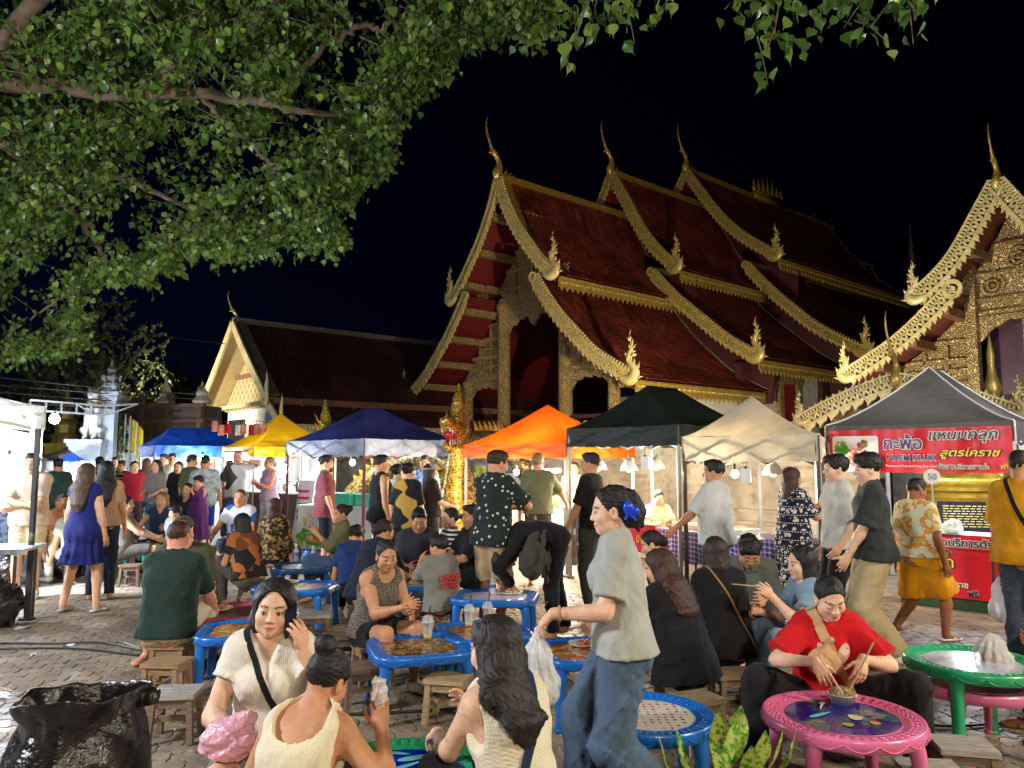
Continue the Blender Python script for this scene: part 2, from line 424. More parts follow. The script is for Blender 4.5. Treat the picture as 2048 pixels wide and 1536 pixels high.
def rig(H=1.7,sex='m',pose='stand',seat=.28,lean=0.,curl=0.,side=0.,twist=0.,head=(0,0,0),hl=None,hr=None,fl=None,fr=None,el=None,er=None,kl=None,kr=None,stride=0.,girth=1.0,pelvis=None,hipyaw=0.,footyaw=(8,-8),headup=0.0):
 p=Person();s=H/1.70;p.s=s;p.sex=sex;p.g=girth;p.H=H
 f=sex=='f'
 p.shw=(.146 if f else .172)*s*(1+.35*(girth-1));p.hipw=(.088 if f else .085)*s
 if pose=='sit':pz=seat+.095*s*girth**.5
 else:pz=.935*s-.5*abs(stride)*abs(stride)*.5
 P=np.array([0,0,pz])if pelvis is None else np.array(pelvis,float)
 p.P=P
 Rp=rz(rad(hipyaw))@ry(rad(side*.4))@rx(rad(-lean*.55));p.Rp=Rp
 Rw=rz(rad(hipyaw+twist*.5))@ry(rad(side*.8))@rx(rad(-lean));Rc=rz(rad(hipyaw+twist))@ry(rad(side))@rx(rad(-(lean+curl)));p.Rc=Rc;p.Rw=Rw
 up=np.array([0,0,1.])
 p.waist=P+Rp@up*.13*s
 p.chest=p.waist+Rw@up*.20*s
 p.neck=p.chest+Rc@up*.185*s
 p.sh={}
 for q,sg in(('l',-1),('r',1)):p.sh[q]=p.neck+Rc@np.array([sg*p.shw,0,-.055*s])
 Rh=rz(rad(head[0]+hipyaw*0))@ry(rad(head[2]))@rx(rad(-head[1]));p.Rh=Rh
 nd=unit(.5*(Rc@up)+.5*(Rh@up)+.12*(Rh@np.array([0,1.,0])))
 p.headc=p.neck+nd*(.085+headup)*s+Rh@up*.052*s # ear level centre
 p.hs=s*(1.05 if not f else 1.04)if H>1.45 else 1.0*(H/1.70)**.5
 p.hand={};p.elb={}
 for q,sg,t,e in(('l',-1,hl,el),('r',1,hr,er)):
  a=p.sh[q]
  if t is None:t=a+np.array([sg*.09*s,.05*s,-.52*s])
  e=np.array(e,float)if e is not None else np.array([sg*.5,-1.0,-.35])
  p.elb[q],p.hand[q]=ik(a,t,.285*s,.25*s,e)
 p.knee={};p.ank={};p.fdir={}
 dfl={'stand':((-.10,-stride/2 if stride else 0,0),(.10,stride/2 if stride else 0,0)),'sit':((-.14,.40,0),(.14,.40,0))}[pose]
 for q,sg,t,k,fy,i in(('l',-1,fl,kl,footyaw[0],0),('r',1,fr,kr,footyaw[1],1)):
  hip=P+Rp@np.array([sg*p.hipw,0,-.02*s])
  if t is None:t=np.array(dfl[i],float)*s
  t=np.asarray(t,float);an=t+np.array([0,-.02*s,.075*s+(.07*s if(pose=='stand' and stride and t[1]<0)else 0)])
  k=np.array(k,float)if k is not None else np.array([sg*.12,1.0,.15])
  p.knee[q],p.ank[q]=ik(hip,an,.43*s,.415*s,k)
  p.fdir[q]=rz(rad(fy))@np.array([0,1.,0])
  p.knee['h'+q]=hip
 return p
def torso_prims(v,p,off=0.0,k=.05,cuts=(),lo=True,drape=0.0):
 s,g,f=p.s,p.g,p.sex=='f'
 X0,X1,X2=p.Rp[:,0],p.Rw[:,0],p.Rc[:,0];up=np.array([0,0,1.])
 o=off
 P,Wt,C,Nk=p.P,p.waist,p.chest,p.neck
 rp=(.112 if f else .108)*s*g;rw=(.090 if f else .098)*s*g**1.3;rc=(.098 if f else .108)*s*g
 fp=1.48 if f else 1.42;fw=1.32 if f else 1.42;fc=1.36 if f else 1.45
 if lo:
  v.cone(P+p.Rp@up*-.045*s,P+p.Rp@up*.05*s,rp+o,rp+o,k,X=X0,ax=fp,cuts=cuts)
  for sg in(-1,1):v.ell(P+p.Rp@np.array([sg*.07,-.055,-.03])*s,np.full(3,.095*s*g+o),None,k,cuts=cuts)
 v.cone(P+p.Rp@up*.05*s,Wt+p.Rw@up*.05*s,rp*.93+o,rw+o,k,X=X1,ax=fp*.97,bx=fw,cuts=cuts)
 if g>1.08:v.ell(Wt+p.Rw@np.array([0,.05,.0])*s,np.array([.13,.10,.14])*s*g+o,p.Rw,k,cuts=cuts)
 v.cone(Wt+p.Rw@up*.04*s,C+p.Rc@up*.02*s,rw+o,rc+o,k,X=X2,ax=fw,bx=fc,cuts=cuts)
 v.cone(C+p.Rc@up*.02*s,C+p.Rc@np.array([0,-.012,.10])*s,rc+o,.078*s+o,k,X=X2,ax=fc,bx=1.7,cuts=cuts)
 if f:
  for sg in(-1,1):v.ell(C+p.Rc@np.array([sg*.062,.075,.005])*s,np.full(3,.056*s*g+o*.9),None,.04,cuts=cuts)
 else:
  for sg in(-1,1):v.ell(C+p.Rc@np.array([sg*.075,.055,.04])*s,np.array([.085,.05,.06])*s+o,p.Rc,.05,cuts=cuts)
 inn=.78
 a=p.neck+(p.sh['l']-p.neck)*inn;b=p.neck+(p.sh['r']-p.neck)*inn
 v.cone(a,b,.054*s+o*.9,.054*s+o*.9,k,cuts=cuts)
 for q in 'lr':v.cone(Nk+p.Rc@np.array([0,-.01,.02])*s,p.neck+(p.sh[q]-p.neck)*.8,.045*s+o*.6,.045*s+o*.7,.04,cuts=cuts)
def limb(v,a,b,r0,r1,k=.02,t0=0.,t1=1.,endcut=True,bulge=None):
 a=np.asarray(a,float);b=np.asarray(b,float);d=unit(b-a)
 A=a+(b-a)*t0;B=a+(b-a)*t1
 cuts=((B,d),)if endcut else()
 v.cone(A,B+(d*.04 if endcut else 0),r0+(r1-r0)*t0,r0+(r1-r0)*t1,k,cuts=cuts)
def head_prims(v,p,k=1.0):
 h=p.hs;R=p.Rh;c=p.headc;f=p.sex=='f'
 def Lc(x,y,z):return c+R@np.array([x,y,z])*h
 def E(x,y,z,a,b,d,kk,sub=False):v.ell(Lc(x,y,z),np.array([a,b,d])*h,R,kk*h,sub)
 E(0,-.014,.034,.072,.093,.084,.03)
 E(0,.022,-.034,.060 if not f else .056,.064,.078,.03)
 E(0,.055,-.090,.024 if not f else .018,.022,.020,.03)
 for sg in(-1,1):
  E(sg*.040,.050,-.028,.026,.028,.026,.025)
  E(sg*.046,.012,-.070,.018,.03,.026,.03)
 br=.012 if not f else .009
 v.cone(Lc(-.03,.073,.022),Lc(.03,.073,.022),br*h,br*h,.02*h)
 for sg in(-1,1):E(sg*.031,.098,-.003,.017,.016,.012,.014,True)
 v.cone(Lc(0,.080 if f else .082,.006),Lc(0,.096 if f else .101,-.030),.0065*h,(.0095 if f else .0115)*h,.014*h)
 for sg in(-1,1):E(sg*.0115,.093,-.034,.0085,.010,.0075,.006)
 for sg in(-1,1):E(sg*.031,.0735,-.003,.0135,.0125,.0115,.004)
 E(0,.0800,-.0590,.0215,.0105,.0058,.005);E(0,.0785,-.0690,.0185,.0105,.0068,.005)
 for sg in(-1,1):E(sg*.075,-.008,-.010,.009,.019,.030,.012)
 for sg in(-1,1):E(sg*.079,-.004,-.006,.006,.010,.017,.006,True)
 nr=(.046 if f else .058)*h*(1+.5*(p.g-1))
 v.cone(Lc(0,-.022,-.055),p.neck+p.Rc@np.array([0,.0,-.02])*p.s,nr,nr*1.12,.03*h)
def face_cols(V,p,base,lip,brow=(.012,.009,.008),eyes='open',makeup=0.):
 L=(V-p.headc)@p.Rh/p.hs
 col=np.tile(np.array(base,np.float32),(len(V),1))
 x,y,z=np.abs(L[:,0]),L[:,1],L[:,2];fr=(y>.045)&(np.abs(z)<.14)&(x<.09)
 def mixin(w,c):col[:]=col*(1-w[:,None])+np.array(c,np.float32)*w[:,None]
 ck=np.exp(-(((x-.042)/.02)**2+((z+.032)/.02)**2))*fr;mixin(.25*ck,(base[0],base[1]*.72,base[2]*.68))
 lw=((x/.024)**2+((z+.064)/.0105)**2<1)&(y>.068);mixin(lw*.8,lip)
 ln=(x<.021)&(np.abs(z+.0638)<.0018)&(y>.06);mixin(ln*.75,tuple(c*.25 for c in lip))
 bz=.021+.006*np.clip((x-.012)/.02,0,1)-.010*np.clip((x-.034)/.02,0,1)
 bw=(np.abs(z-bz)<.0042)&(x>.012)&(x<.052)&fr;mixin(bw*.85,brow)
 ex=x-.031
 if eyes=='open':
  ew=((ex/.0145)**2+((z+.003)/.0062)**2<1)&(y>.06);mixin(ew*1.,(.40,.36,.33))
  iw=(ex**2+(z+.0025)**2<.0060**2)&(y>.06);mixin(iw*1.,(.012,.008,.006))
  lid=(np.abs(z-(.0045-.0035*(ex/.0145)**2))<.0019)&(np.abs(ex)<.016)&(y>.055);mixin(lid*.85,(.02,.013,.01))
 else:
  lid=(np.abs(z+.007-.003*(ex/.0145)**2)<.0020)&(np.abs(ex)<.0155)&(y>.055);mixin(lid*.85,(.02,.013,.01))
 nw=((x-.009)**2+(z+.0405)**2<.0042**2)&(y>.08);mixin(nw*.7,(.08,.03,.02))
 return col
def hand_prims(v,p,q,curl=.5,d=None,n=None,spread=1.0,k=.006):
 s=p.s*(.95 if p.sex=='f' else 1.03);w=p.hand[q];sg=-1 if q=='l' else 1
 fd=unit(w-p.elb[q]);d=fd if d is None else unit(d)
 if n is None:n=np.array([-sg,.15,-.1])-.0
 n=np.asarray(n,float);n=unit(n-d*(n@d));sv=np.cross(d,n);th=-1 if q=='l' else 1
 v.cone(w-d*.01,w+d*.05*s,.021*s,.020*s,k*2,X=sv,ax=1.25,bx=1.75)
 v.cone(w+d*.045*s,w+d*.080*s,.017*s,.0135*s,k*2,X=sv,ax=2.0,bx=2.9)
 for i,L in enumerate((.072,.080,.075,.060)):
  off=(-.030+.020*i)*(-th)*-1
  off=th*(.030-.020*i)
  b=w+d*(.084-.004*abs(i-1.2))*s+sv*off*s
  ang=curl*(.35+.06*i);dd=d+sv*th*(.12-.08*i)*spread;dd=unit(dd);c=b
  for j,fr in enumerate((.45,.32,.23)):
   ang2=ang*(1.0 if j==0 else 1.25)
   dd=unit(dd*math.cos(ang2)+n*math.sin(ang2));n2=n
   e=c+dd*L*fr*s;v.cone(c,e,(.0092-.0008*j)*s,(.0088-.0009*j)*s,k*.6);c=e
 b=w+d*.022*s+sv*th*.020*s;dd=unit(d*.75+sv*th*.75+n*.35)
 for L,r in((.038,.0125),(.03,.0105),(.026,.009)):
  e=b+dd*L*s;v.cone(b,e,r*s,r*.9*s,k);b=e;dd=unit(dd+d*.25+n*curl*.35)
HAIRC=dict(black='#120e0d',brown='#2c1a10',dark='#1b1310',auburn='#3d2014',light='#6b4a30',grey='#4a4440',blond='#8a6a45',ombre='#4a3524')
def make_hair(p,style,res,strand=0.0,seed=0):
 h=p.hs;R=p.Rh;c=p.headc
 def Lc(x,y,z):return c+R@np.array([x,y,z])*h
 lo=c-.20;hi=c+.22
 if style in('long','longside'):lo=c-np.array([.3,.36,.62]);hi=c+np.array([.3,.3,.22])
 if style in('pony','shoulder','mid','claw'):lo=c-np.array([.26,.30,.40]);hi=c+np.array([.26,.26,.22])
 v=Vol(lo,hi,res)
 fy,fz,ny,nz=.074,.082,.86,-.51
 X=R[:,0]
 def front(dy=0.,dz=0.,ny=ny,nz=nz):return(Lc(0,fy+dy,fz+dz),R@np.array([0,ny,nz]))
 if style=='short':
  v.ell(Lc(0,-.016,.042),np.array([.079,.102,.088])*h,R,.0,cuts=(front(),(Lc(0,-.05,-.062),R@np.array([0,.25,-1.]))))
  v.ell(Lc(0,.02,.092),np.array([.062,.075,.036])*h,R,.02,cuts=(front(.012,0,.9,-.3),))
 elif style=='crop':
  v.ell(Lc(0,-.016,.040),np.array([.0755,.098,.083])*h,R,.0,cuts=(front(-.008,.006),(Lc(0,-.05,-.05),R@np.array([0,.35,-1.]))))
 elif style=='fade':
  v.ell(Lc(0,-.016,.040),np.array([.0745,.0965,.082])*h,R,.0,cuts=(front(-.006,.0),(Lc(0,-.05,-.05),R@np.array([0,.35,-1.]))))
  v.ell(Lc(0,.0,.085),np.array([.064,.088,.045])*h,R,.015,cuts=(front(.01,0,.9,-.35),))
 elif style=='mop':
  v.ell(Lc(0,-.014,.046),np.array([.087,.108,.092])*h,R,.0,cuts=(front(.012,-.016),(Lc(0,-.05,-.07),R@np.array([0,.2,-1.]))))
  v.ell(Lc(.01,.05,.080),np.array([.066,.05,.038])*h,R,.02,cuts=(front(.03,-.01,.95,-.3),))
 elif style=='bob':
  v.ell(Lc(0,-.018,.040),np.array([.088,.106,.094])*h,R,.0,cuts=(front(.0,.0),))
  v.cone(Lc(0,-.03,.03),Lc(0,-.028,-.085),.088*h,.082*h,.02,X=X,ax=1.06,bx=1.2,cuts=(front(-.012,-.01,.97,-.22),(Lc(0,0,-.115),R@np.array([0,.15,-1.]))))
 elif style in('tied','bun','pony','claw','topbun'):
  v.ell(Lc(0,-.016,.038),np.array([.0785,.101,.088])*h,R,.0,cuts=(front(-.004,.0),(Lc(0,-.05,-.070),R@np.array([0,.35,-1.]))))
  if style=='bun':v.ell(Lc(0,-.118,.055),np.array([.045,.040,.042])*h,R,.02)
  if style=='topbun':v.ell(Lc(0,-.095,.115),np.array([.046,.046,.042])*h,R,.02)
  if style=='tied':v.ell(Lc(0,-.108,-.01),np.array([.05,.04,.05])*h,R,.03)
  if style=='pony':
   b=Lc(0,-.105,.03);e=b+R@np.array([0,-.07,-.02])*h;e2=e+np.array([0,0,-.13])+R@np.array([0,-.02,0])
   v.cone(b,e,.026*h,.030*h,.02).cone(e,e2,.030*h,.014*h,.02)
  if style=='claw':
   b=Lc(0,-.090,.0);v.ell(b,np.array([.066,.066,.092])*h,R,.03)
   e=Lc(.01,-.135,-.01);v.cone(Lc(0,-.10,.06),e,.034*h,.030*h,.02);v.cone(e,Lc(.02,-.145,-.085),.028*h,.010*h,.02)
   v.cone(Lc(.0,-.11,.0),Lc(-.01,-.12,-.10),.030*h,.008*h,.02)
 elif style in('mid','shoulder'):
  v.ell(Lc(0,-.018,.040),np.array([.086,.105,.093])*h,R,.0,cuts=(front(.0,.0),))
  v.cone(Lc(0,-.035,.03),Lc(0,-.03,-.06),.088*h,.080*h,.02,X=X,ax=1.04,bx=1.15,cuts=(front(-.018,-.01,.97,-.22),))
  e=p.neck+p.Rc@np.array([0,-.075,.0])*p.s
  v.cone(Lc(0,-.05,-.06),e+(np.array([0,0,-.06])if style=='shoulder' else 0),.068*h,.050*h,.03,X=X,ax=1.3,bx=1.75)
 elif style in('long','longside'):
  v.ell(Lc(0,-.018,.040),np.array([.087,.106,.094])*h,R,.0,cuts=(front(.0,.0),))
  v.cone(Lc(0,-.035,.03),Lc(0,-.03,-.07),.088*h,.080*h,.02,X=X,ax=1.04,bx=1.2,cuts=(front(-.018,-.01,.97,-.22),))
  a=Lc(0,-.055,-.05);b=p.neck+p.Rc@np.array([0,-.09,-.02])*p.s;e=p.chest+p.Rc@np.array([.0,-.135,-.02])*p.s
  Xc=p.Rc[:,0]
  if style=='longside':
   b=p.neck+p.Rc@np.array([-.05,-.085,-.03])*p.s;e=p.chest+p.Rc@np.array([-.03,-.155,.03])*p.s
   v.cone(Lc(-.05,-.02,-.02),p.sh['l']+p.Rc@np.array([.03,.02,-.10])*p.s,.05*h,.026*h,.03)
  v.cone(a,b,.075*h,.062*h,.03,X=X,ax=1.25,bx=1.75);v.cone(b,e,.062*h,.032*h,.03,X=Xc,ax=1.75,bx=2.6);v.cone(e,e+np.array([.01,0,-.09]),.030*h,.007*h,.02,X=Xc,ax=2.6,bx=4.0)
 if style in('bob','mid','shoulder','long','longside'):v.ell(Lc(.006,.10,.016),np.array([.056,.064,.092])*h,R,.006,sub=True)
 v.fold({'mop':.0065,'short':.006,'fade':.004,'crop':.003}.get(style,.0035),2.4,seed)
 if strand>0:
  x,y,z=v.ax[0][:,None,None]-c[0],v.ax[1][None,:,None]-c[1],v.ax[2][None,None,:]-c[2]
  lx=R[0,0]*x+R[1,0]*y+R[2,0]*z;ly=R[0,1]*x+R[1,1]*y+R[2,1]*z;lz=R[0,2]*x+R[1,2]*y+R[2,2]*z
  ph=np.arctan2(lx,-ly+.0*lz)
  if style in('long','longside','mid','shoulder'):
   w=np.clip((-.02-z)/.10,0,1);ph=ph*(1-w)+lx*11*w
  q=np.sin(ph*23+2.5*np.sin(z*13+ph*3+seed))+.7*np.sin(ph*41+3*np.sin(z*9+1.7))+.5*np.sin(ph*67+z*30)
  if style in('tied','bun','topbun','pony','claw'):
   a2=np.arctan2(lz-.02,lx);q=np.sin(a2*25+4*np.sin(ly*18))+.7*np.sin(a2*47+ly*20)
  v.d=v.d+(strand*q).astype(np.float32)
 return v
def strands(p,V,F,style,mat,parent,seed,n=1300):
 """single locks lying on the hair, so that its outline and sheen break up"""
 B=BVHTree.FromPolygons(V.tolist(),F.tolist());r=np.random.default_rng(seed);c,R,h=p.headc,p.Rh,p.hs
 knot={'tied':(0,-.11,-.01),'bun':(0,-.12,.055),'topbun':(0,-.095,.115),'claw':(0,-.12,.0),'pony':(0,-.11,.03)}.get(style)
 q=V[r.choice(len(V),n)].astype(float);wob=r.normal(0,.25,(n,3));lift=.0006+.009*r.uniform(size=(n,1))**7;pts,nrm=[],[]
 un=lambda x:x/(np.linalg.norm(x,axis=1,keepdims=True)+1e-9)
 K=10 if n>999 else 6;stp=1. if n>999 else 1.7
 for k in range(K):
  hits=[B.find_nearest(Vector(x))for x in q];P=np.array([t[0]for t in hits]);nn=np.array([t[1]for t in hits]);pts.append(P+nn*lift*(k>0));nrm.append(nn)
  if knot is not None:d=un(c+R@np.array(knot)*h-P)+wob*.4
  else:
   d=np.array([0,0,-1.])+wob*.35;l=(P-c)@R;top=(l[:,2]>.05*h)[:,None]
   d=np.where(top,d*.4+un(np.stack([l[:,0],l[:,1]-.02,0*l[:,0]],1)@R.T),d)
  d=un(d-nn*(d*nn).sum(1,keepdims=True));q=P+d*(.014 if knot is None else .011)*stp
 P=np.array(pts);N_=np.array(nrm);T=un(np.gradient(P,axis=0).reshape(-1,3)).reshape(P.shape);X=np.cross(T,N_);w=np.array([.4]+[1.]*(K-2)+[.25])[:,None,None]*(.00125 if n>999 else .002)
 VV=np.stack([P-X*w,P+N_*w,P+X*w],2).transpose(1,0,2,3).reshape(-1,3);i=(np.arange(n)[:,None,None]*3*K+np.arange(K-1)[None,:,None]*3)
 FF=np.concatenate([(i+np.array([a,a+1,a+4,a+3])).reshape(-1,4)for a in(0,1)])
 tag(obj('hair_locks',np_mesh('hair_locks',VV,FF,mat),parent),kind='stuff')
def clothe_shirt(p,sp,res,seed):
 s=p.s;off=sp.get('loose',.012);sl=sp.get('sleeve',.6);nk=sp.get('neck','crew');hem=sp.get('hem',.02)
 allp=np.array([p.P,p.neck,p.sh['l'],p.sh['r'],p.elb['l'],p.elb['r']]+([p.hand['l'],p.hand['r']]if sl>1 else[])+([p.knee['l'],p.knee['r']]if sp.get('skirt')else[]))
 lo=allp.min(0)-.24;hi=allp.max(0)+.20
 v=Vol(lo,hi,res)
 up=p.Rp@np.array([0,0,1.]);hp=p.P+up*(-hem)*s
 torso_prims(v,p,off,.05)
 if sp.get('drape',0)>0:
  dr=sp['drape'];v.cone(p.chest+p.Rc@np.array([0,.0,-.02])*s,p.P+p.Rp@np.array([0,-.005,-.02-hem*.5])*s,.10*s*p.g+off,(.108*s*p.g+off)+dr,.06,X=p.Rp[:,0],ax=1.4,bx=1.42)
 if sp.get('skirt'):
  L=sp['skirt'];w0=.115*s*p.g+off;w1=sp.get('flare',.19)
  b=p.P+np.array([0,0,-L]);v.cone(p.waist,b+np.array([0,0,-.05]),w0*.95,w1,.05,X=p.Rp[:,0],ax=1.3,bx=1.25)
  x,y,z=v.ax[0][:,None,None]-p.P[0],v.ax[1][None,:,None]-p.P[1],v.ax[2][None,None,:]
  v.d=v.d+(.012*np.sin(np.arctan2(x,y)*14+1.5*np.sin(np.arctan2(x,y)*3))*np.clip((p.waist[2]-z)/.4,0,1)).astype(np.float32)
  hp=b;up=np.array([0,0,1.])
 v.fold(sp.get('crease',.0095),sp.get('cf',1.0),seed)
 torso_prims(v,p,.007,.05)
 v.hem(hp,up);v.cut(hp,-up)
 if nk in('tank','cami','halter'):
  for sg in(-1,1):
   q=p.sh['l' if sg<0 else 'r']
   v.cone(q+p.Rc@np.array([sg*.025,0,.05])*s,q+p.Rc@np.array([sg*.045,0,-.11])*s,.070*s,.058*s,.012,sub=True)
 else:
  for q in 'lr':
   v2=Vol(lo,hi,res)
   a,b,w=p.sh[q],p.elb[q],p.hand[q];o=off*1.1+.003
   ax=a+(p.neck-a)*.12
   r0=.052*s*p.g**.5+o;r1=.045*s*p.g**.5+o*1.5+sp.get('wide',0.)
   if sl<=1:limb(v2,ax,b,r0,r1,.05,0,sl,endcut=False)
   else:
    limb(v2,ax,b,r0,r1*.92,.05,0,1,endcut=False);limb(v2,b,w,r1*.9,.034*s+o,.03,0,sl-1,endcut=False)
   v2.fold(sp.get('crease',.0095)*.9,sp.get('cf',1.0)*1.2,seed+3)
   if sl<=1:v2.hem(ax+(b-ax)*sl,unit(b-ax))
   limb(v2,ax,b,.052*s*p.g**.5+.007,.043*s*p.g**.5+.007,.02,0,min(sl,1),endcut=False);v2.ell(a,np.full(3,.052*s*p.g**.5+.007),None,.02)
   if sl<=1:d=unit(b-ax);v2.cut(ax+(b-ax)*sl,d)
   elif sl<1.95:
    d=unit(w-b);c0=b+(w-b)*(sl-1)
    x,y,z=v2.ax[0][:,None,None],v2.ax[1][None,:,None],v2.ax[2][None,None,:]
    pl=(x-c0[0])*d[0]+(y-c0[1])*d[1]+(z-c0[2])*d[2]
    near=(np.abs(x-c0[0])+np.abs(y-c0[1])+np.abs(z-c0[2]))<.35
    v2.d=np.where(near,np.maximum(v2.d,pl),v2.d)
   hh=np.maximum(.03-np.abs(v.d-v2.d),0)/.03;v.d=np.minimum(v.d,v2.d)-hh*hh*.0075
 c=p.neck+p.Rc@np.array([0,.018,.05])*s
 if nk=='crew':v.ell(c,np.array([.074,.080,.060])*s,p.Rc,.0,sub=True)
 elif nk=='v':
  v.ell(c,np.array([.080,.080,.062])*s,p.Rc,.0,sub=True)
  b=p.chest+p.Rc@np.array([0,.135,.04])*s;v.cone(c+p.Rc@np.array([0,.06,-.03])*s,b,.055*s,.004,.0,sub=True)
 elif nk in('scoop','tank','halter'):v.ell(c+p.Rc@np.array([0,.02,-.03])*s,np.array([.086,.12,.085])*s,p.Rc,.0,sub=True)
 elif nk=='boat':v.ell(c,np.array([.11,.085,.062])*s,p.Rc,.0,sub=True)
 elif nk=='cami':
  v.ell(p.neck+p.Rc@np.array([0,-.07,-.035])*s,np.array([.112,.13,.125])*s,p.Rc,.0,sub=True)
  v.ell(p.neck+p.Rc@np.array([0,.06,-.03])*s,np.array([.10,.12,.10])*s,p.Rc,.0,sub=True)
 if sp.get('collar'):
  for sg in(-1,1):v.cone(c+p.Rc@np.array([sg*.066,-.035,-.005])*s,c+p.Rc@np.array([sg*.038,.070,-.040])*s,.013*s,.013*s,.004)
  v.cone(c+p.Rc@np.array([-.066,-.035,-.005])*s,c+p.Rc@np.array([.066,-.035,-.005])*s,.013*s,.013*s,.004)
 return v
def clothe_pants(p,sp,res,seed):
 s=p.s;off=sp.get('loose',.012);kind=sp.get('kind','long');t=sp.get('len',1.0)
 allp=np.array([p.P,p.waist,p.knee['l'],p.knee['r']]+([p.ank['l'],p.ank['r']]if kind=='long' else[]))
 v=Vol(allp.min(0)-.24,allp.max(0)+.22,res)
 up=np.array([0,0,1.]);f=p.sex=='f';o=off;X0=p.Rp[:,0]
 rp=(.112 if f else .108)*s*p.g;fp=1.48 if f else 1.42
 wc=((p.P+p.Rp@up*.10*s,p.Rp@up),)
 op=min(o,sp.get('pel',o));v.cone(p.P+p.Rp@up*-.045*s,p.P+p.Rp@up*.075*s,rp+op,rp*.95+op,.04,X=X0,ax=fp,cuts=wc)
 for sg in(-1,1):v.ell(p.P+p.Rp@np.array([sg*.07,-.055,-.03])*s,np.full(3,.095*s*p.g+op),None,.04)
 fl=sp.get('flare',0.)
 for q in 'lr':
  a,b,c=p.knee['h'+q],p.knee[q],p.ank[q]
  r0=(.092 if f else .090)*s*p.g**.8+o;r1=.060*s*p.g**.5+o*1.2+fl*.4
  if kind=='shorts':limb(v,a,b,r0,r1+fl,.03,0,t)
  else:
   limb(v,a,b,r0,r1,.03,endcut=False);limb(v,b,c,r1,.042*s+o*1.3+fl,.02,0,t)
 v.fold(sp.get('crease',.009),sp.get('cf',1.0),seed+5)
 for q in 'lr':
  a,b,c=p.knee['h'+q],p.knee[q],p.ank[q];r0=(.090 if f else .086)*s*p.g**.8+.007;r1=.056*s*p.g**.5+.007
  if kind=='shorts':limb(v,a,b,r0,r1,.02,0,t)
  else:limb(v,a,b,r0,r1,.02,endcut=False)
 return v
def person(label,loc,face=180,tier=1,skin='light',hair=('short','black'),shirt=None,pants=None,shoe=None,fing=(.5,.5),hd=(None,None),hn=(None,None),eyes='open',lip=None,extra=None,beard=False,seed=None,cat='person',strand=None,locks=False,shirtname='shirt',pantsname='trousers',**k):
 """tier 0: nearest people (fine), 1: middle, 2: far"""
 seed=seed if seed is not None else abs(hash(label))%997 if False else sum(map(ord,label))%997
 p=rig(**k)
 rb=(.013,.020,.028)[tier];rh=(.004,.0068,.011)[tier];rhand=(.0045,.0085,.013)[tier];rc=(.0085,.014,.022)[tier]
 root=thing('person',label,cat,loc,rad(face))
 p.root=root;s,g,f=p.s,p.g,p.sex=='f'
 base=np.array(srgb(SKINS[skin]));lipc=lip or tuple(base*np.array([.82,.48,.46]))
 # body
 allp=np.array([p.P,p.neck,p.headc]+list(p.sh.values())+list(p.elb.values())+list(p.hand.values())+list(p.knee.values())+list(p.ank.values()))
 v=Vol(allp.min(0)-np.array([.18,.22,.12]),np.array([*(allp.max(0)[:2]+.2),p.neck[2]+.06 if p.neck[2]>allp[:,2].max()-.3 else allp[:,2].max()+.1]),rb)
 torso_prims(v,p)
 for q in 'lr':
  a,e,w=p.sh[q],p.elb[q],p.hand[q]
  m=.052*s*g**.5
  v.cone(a,e,m,.041*s*g**.5,.04);fm=e+(w-e)*.28
  v.cone(e,fm,.040*s*g**.5,.042*s*g**.5,.02).cone(fm,w,.042*s*g**.5,.026*s,.02)
  hp,kn,an=p.knee['h'+q],p.knee[q],p.ank[q]
  v.cone(hp,kn,(.090 if f else .086)*s*g**.8,.056*s*g**.5,.03)
  cm=kn+(an-kn)*.30+unit(np.cross(np.cross(kn-hp,an-kn),an-kn))*-.012*s
  v.cone(kn,cm,.053*s*g**.5,.058*s*g**.5,.02).cone(cm,an,.057*s*g**.5,.037*s,.02)
  fd=p.fdir[q];v.cone(an+np.array([0,0,-.03*s]),an+fd*.15*s+np.array([0,0,-.055*s]),.036*s,.024*s,.02,X=np.cross(fd,(0,0,1.)),ax=1.0,bx=1.6)
  if q and tier==2:hand_prims(v,p,q,fing[0 if q=='l' else 1],hd[0 if q=='l' else 1],hn[0 if q=='l' else 1])
 head_lo=p.headc-.17*p.hs/1.0;hv=Vol(p.headc-np.array([.15,.16,.20]),p.headc+np.array([.15,.16,.16]),rh)
 # neck continues in both volumes, they meet inside the neck
 head_prims(hv,p)
 nr=(.046 if f else .058)*p.hs*(1+.5*(g-1))
 v.cone(p.headc+p.Rh@np.array([0,-.022,-.045])*p.hs,p.neck+p.Rc@np.array([0,0,-.02])*s,nr,nr*1.12,.03)
 Vs,Fs,Cs=[],[],[];n=0
 bcol=base
 for vol,ishead in[(v,False),(hv,True)]:
  a,b=vol.mesh(.02 if ishead else .25)
  c=face_cols(a,p,base,lipc,eyes=eyes)if ishead else np.tile(bcol.astype(np.float32),(len(a),1))
  Vs.append(a);Fs.append(b+n);Cs.append(c);n+=len(a)
 if tier<2:
  for i,q in enumerate('lr'):
   w=p.hand[q];hv=Vol(w-.19*s,w+.19*s,rhand);e=p.elb[q]
   hv.cone(w-unit(w-e)*.06,w,.031*s,.026*s,.01);hand_prims(hv,p,q,fing[i],hd[i],hn[i])
   a,b=hv.mesh(.1);Vs.append(a);Fs.append(b+n);n+=len(a)
   Cs.append(np.tile((base*np.array([1.0,.93,.9])).astype(np.float32),(len(a),1)))
 V=np.concatenate(Vs);F=np.concatenate(Fs);Cc=np.concatenate(Cs)
 obj('body',np_mesh('body',V,F,skin_mat('skin',None),True,Cc),root)
 sv=None
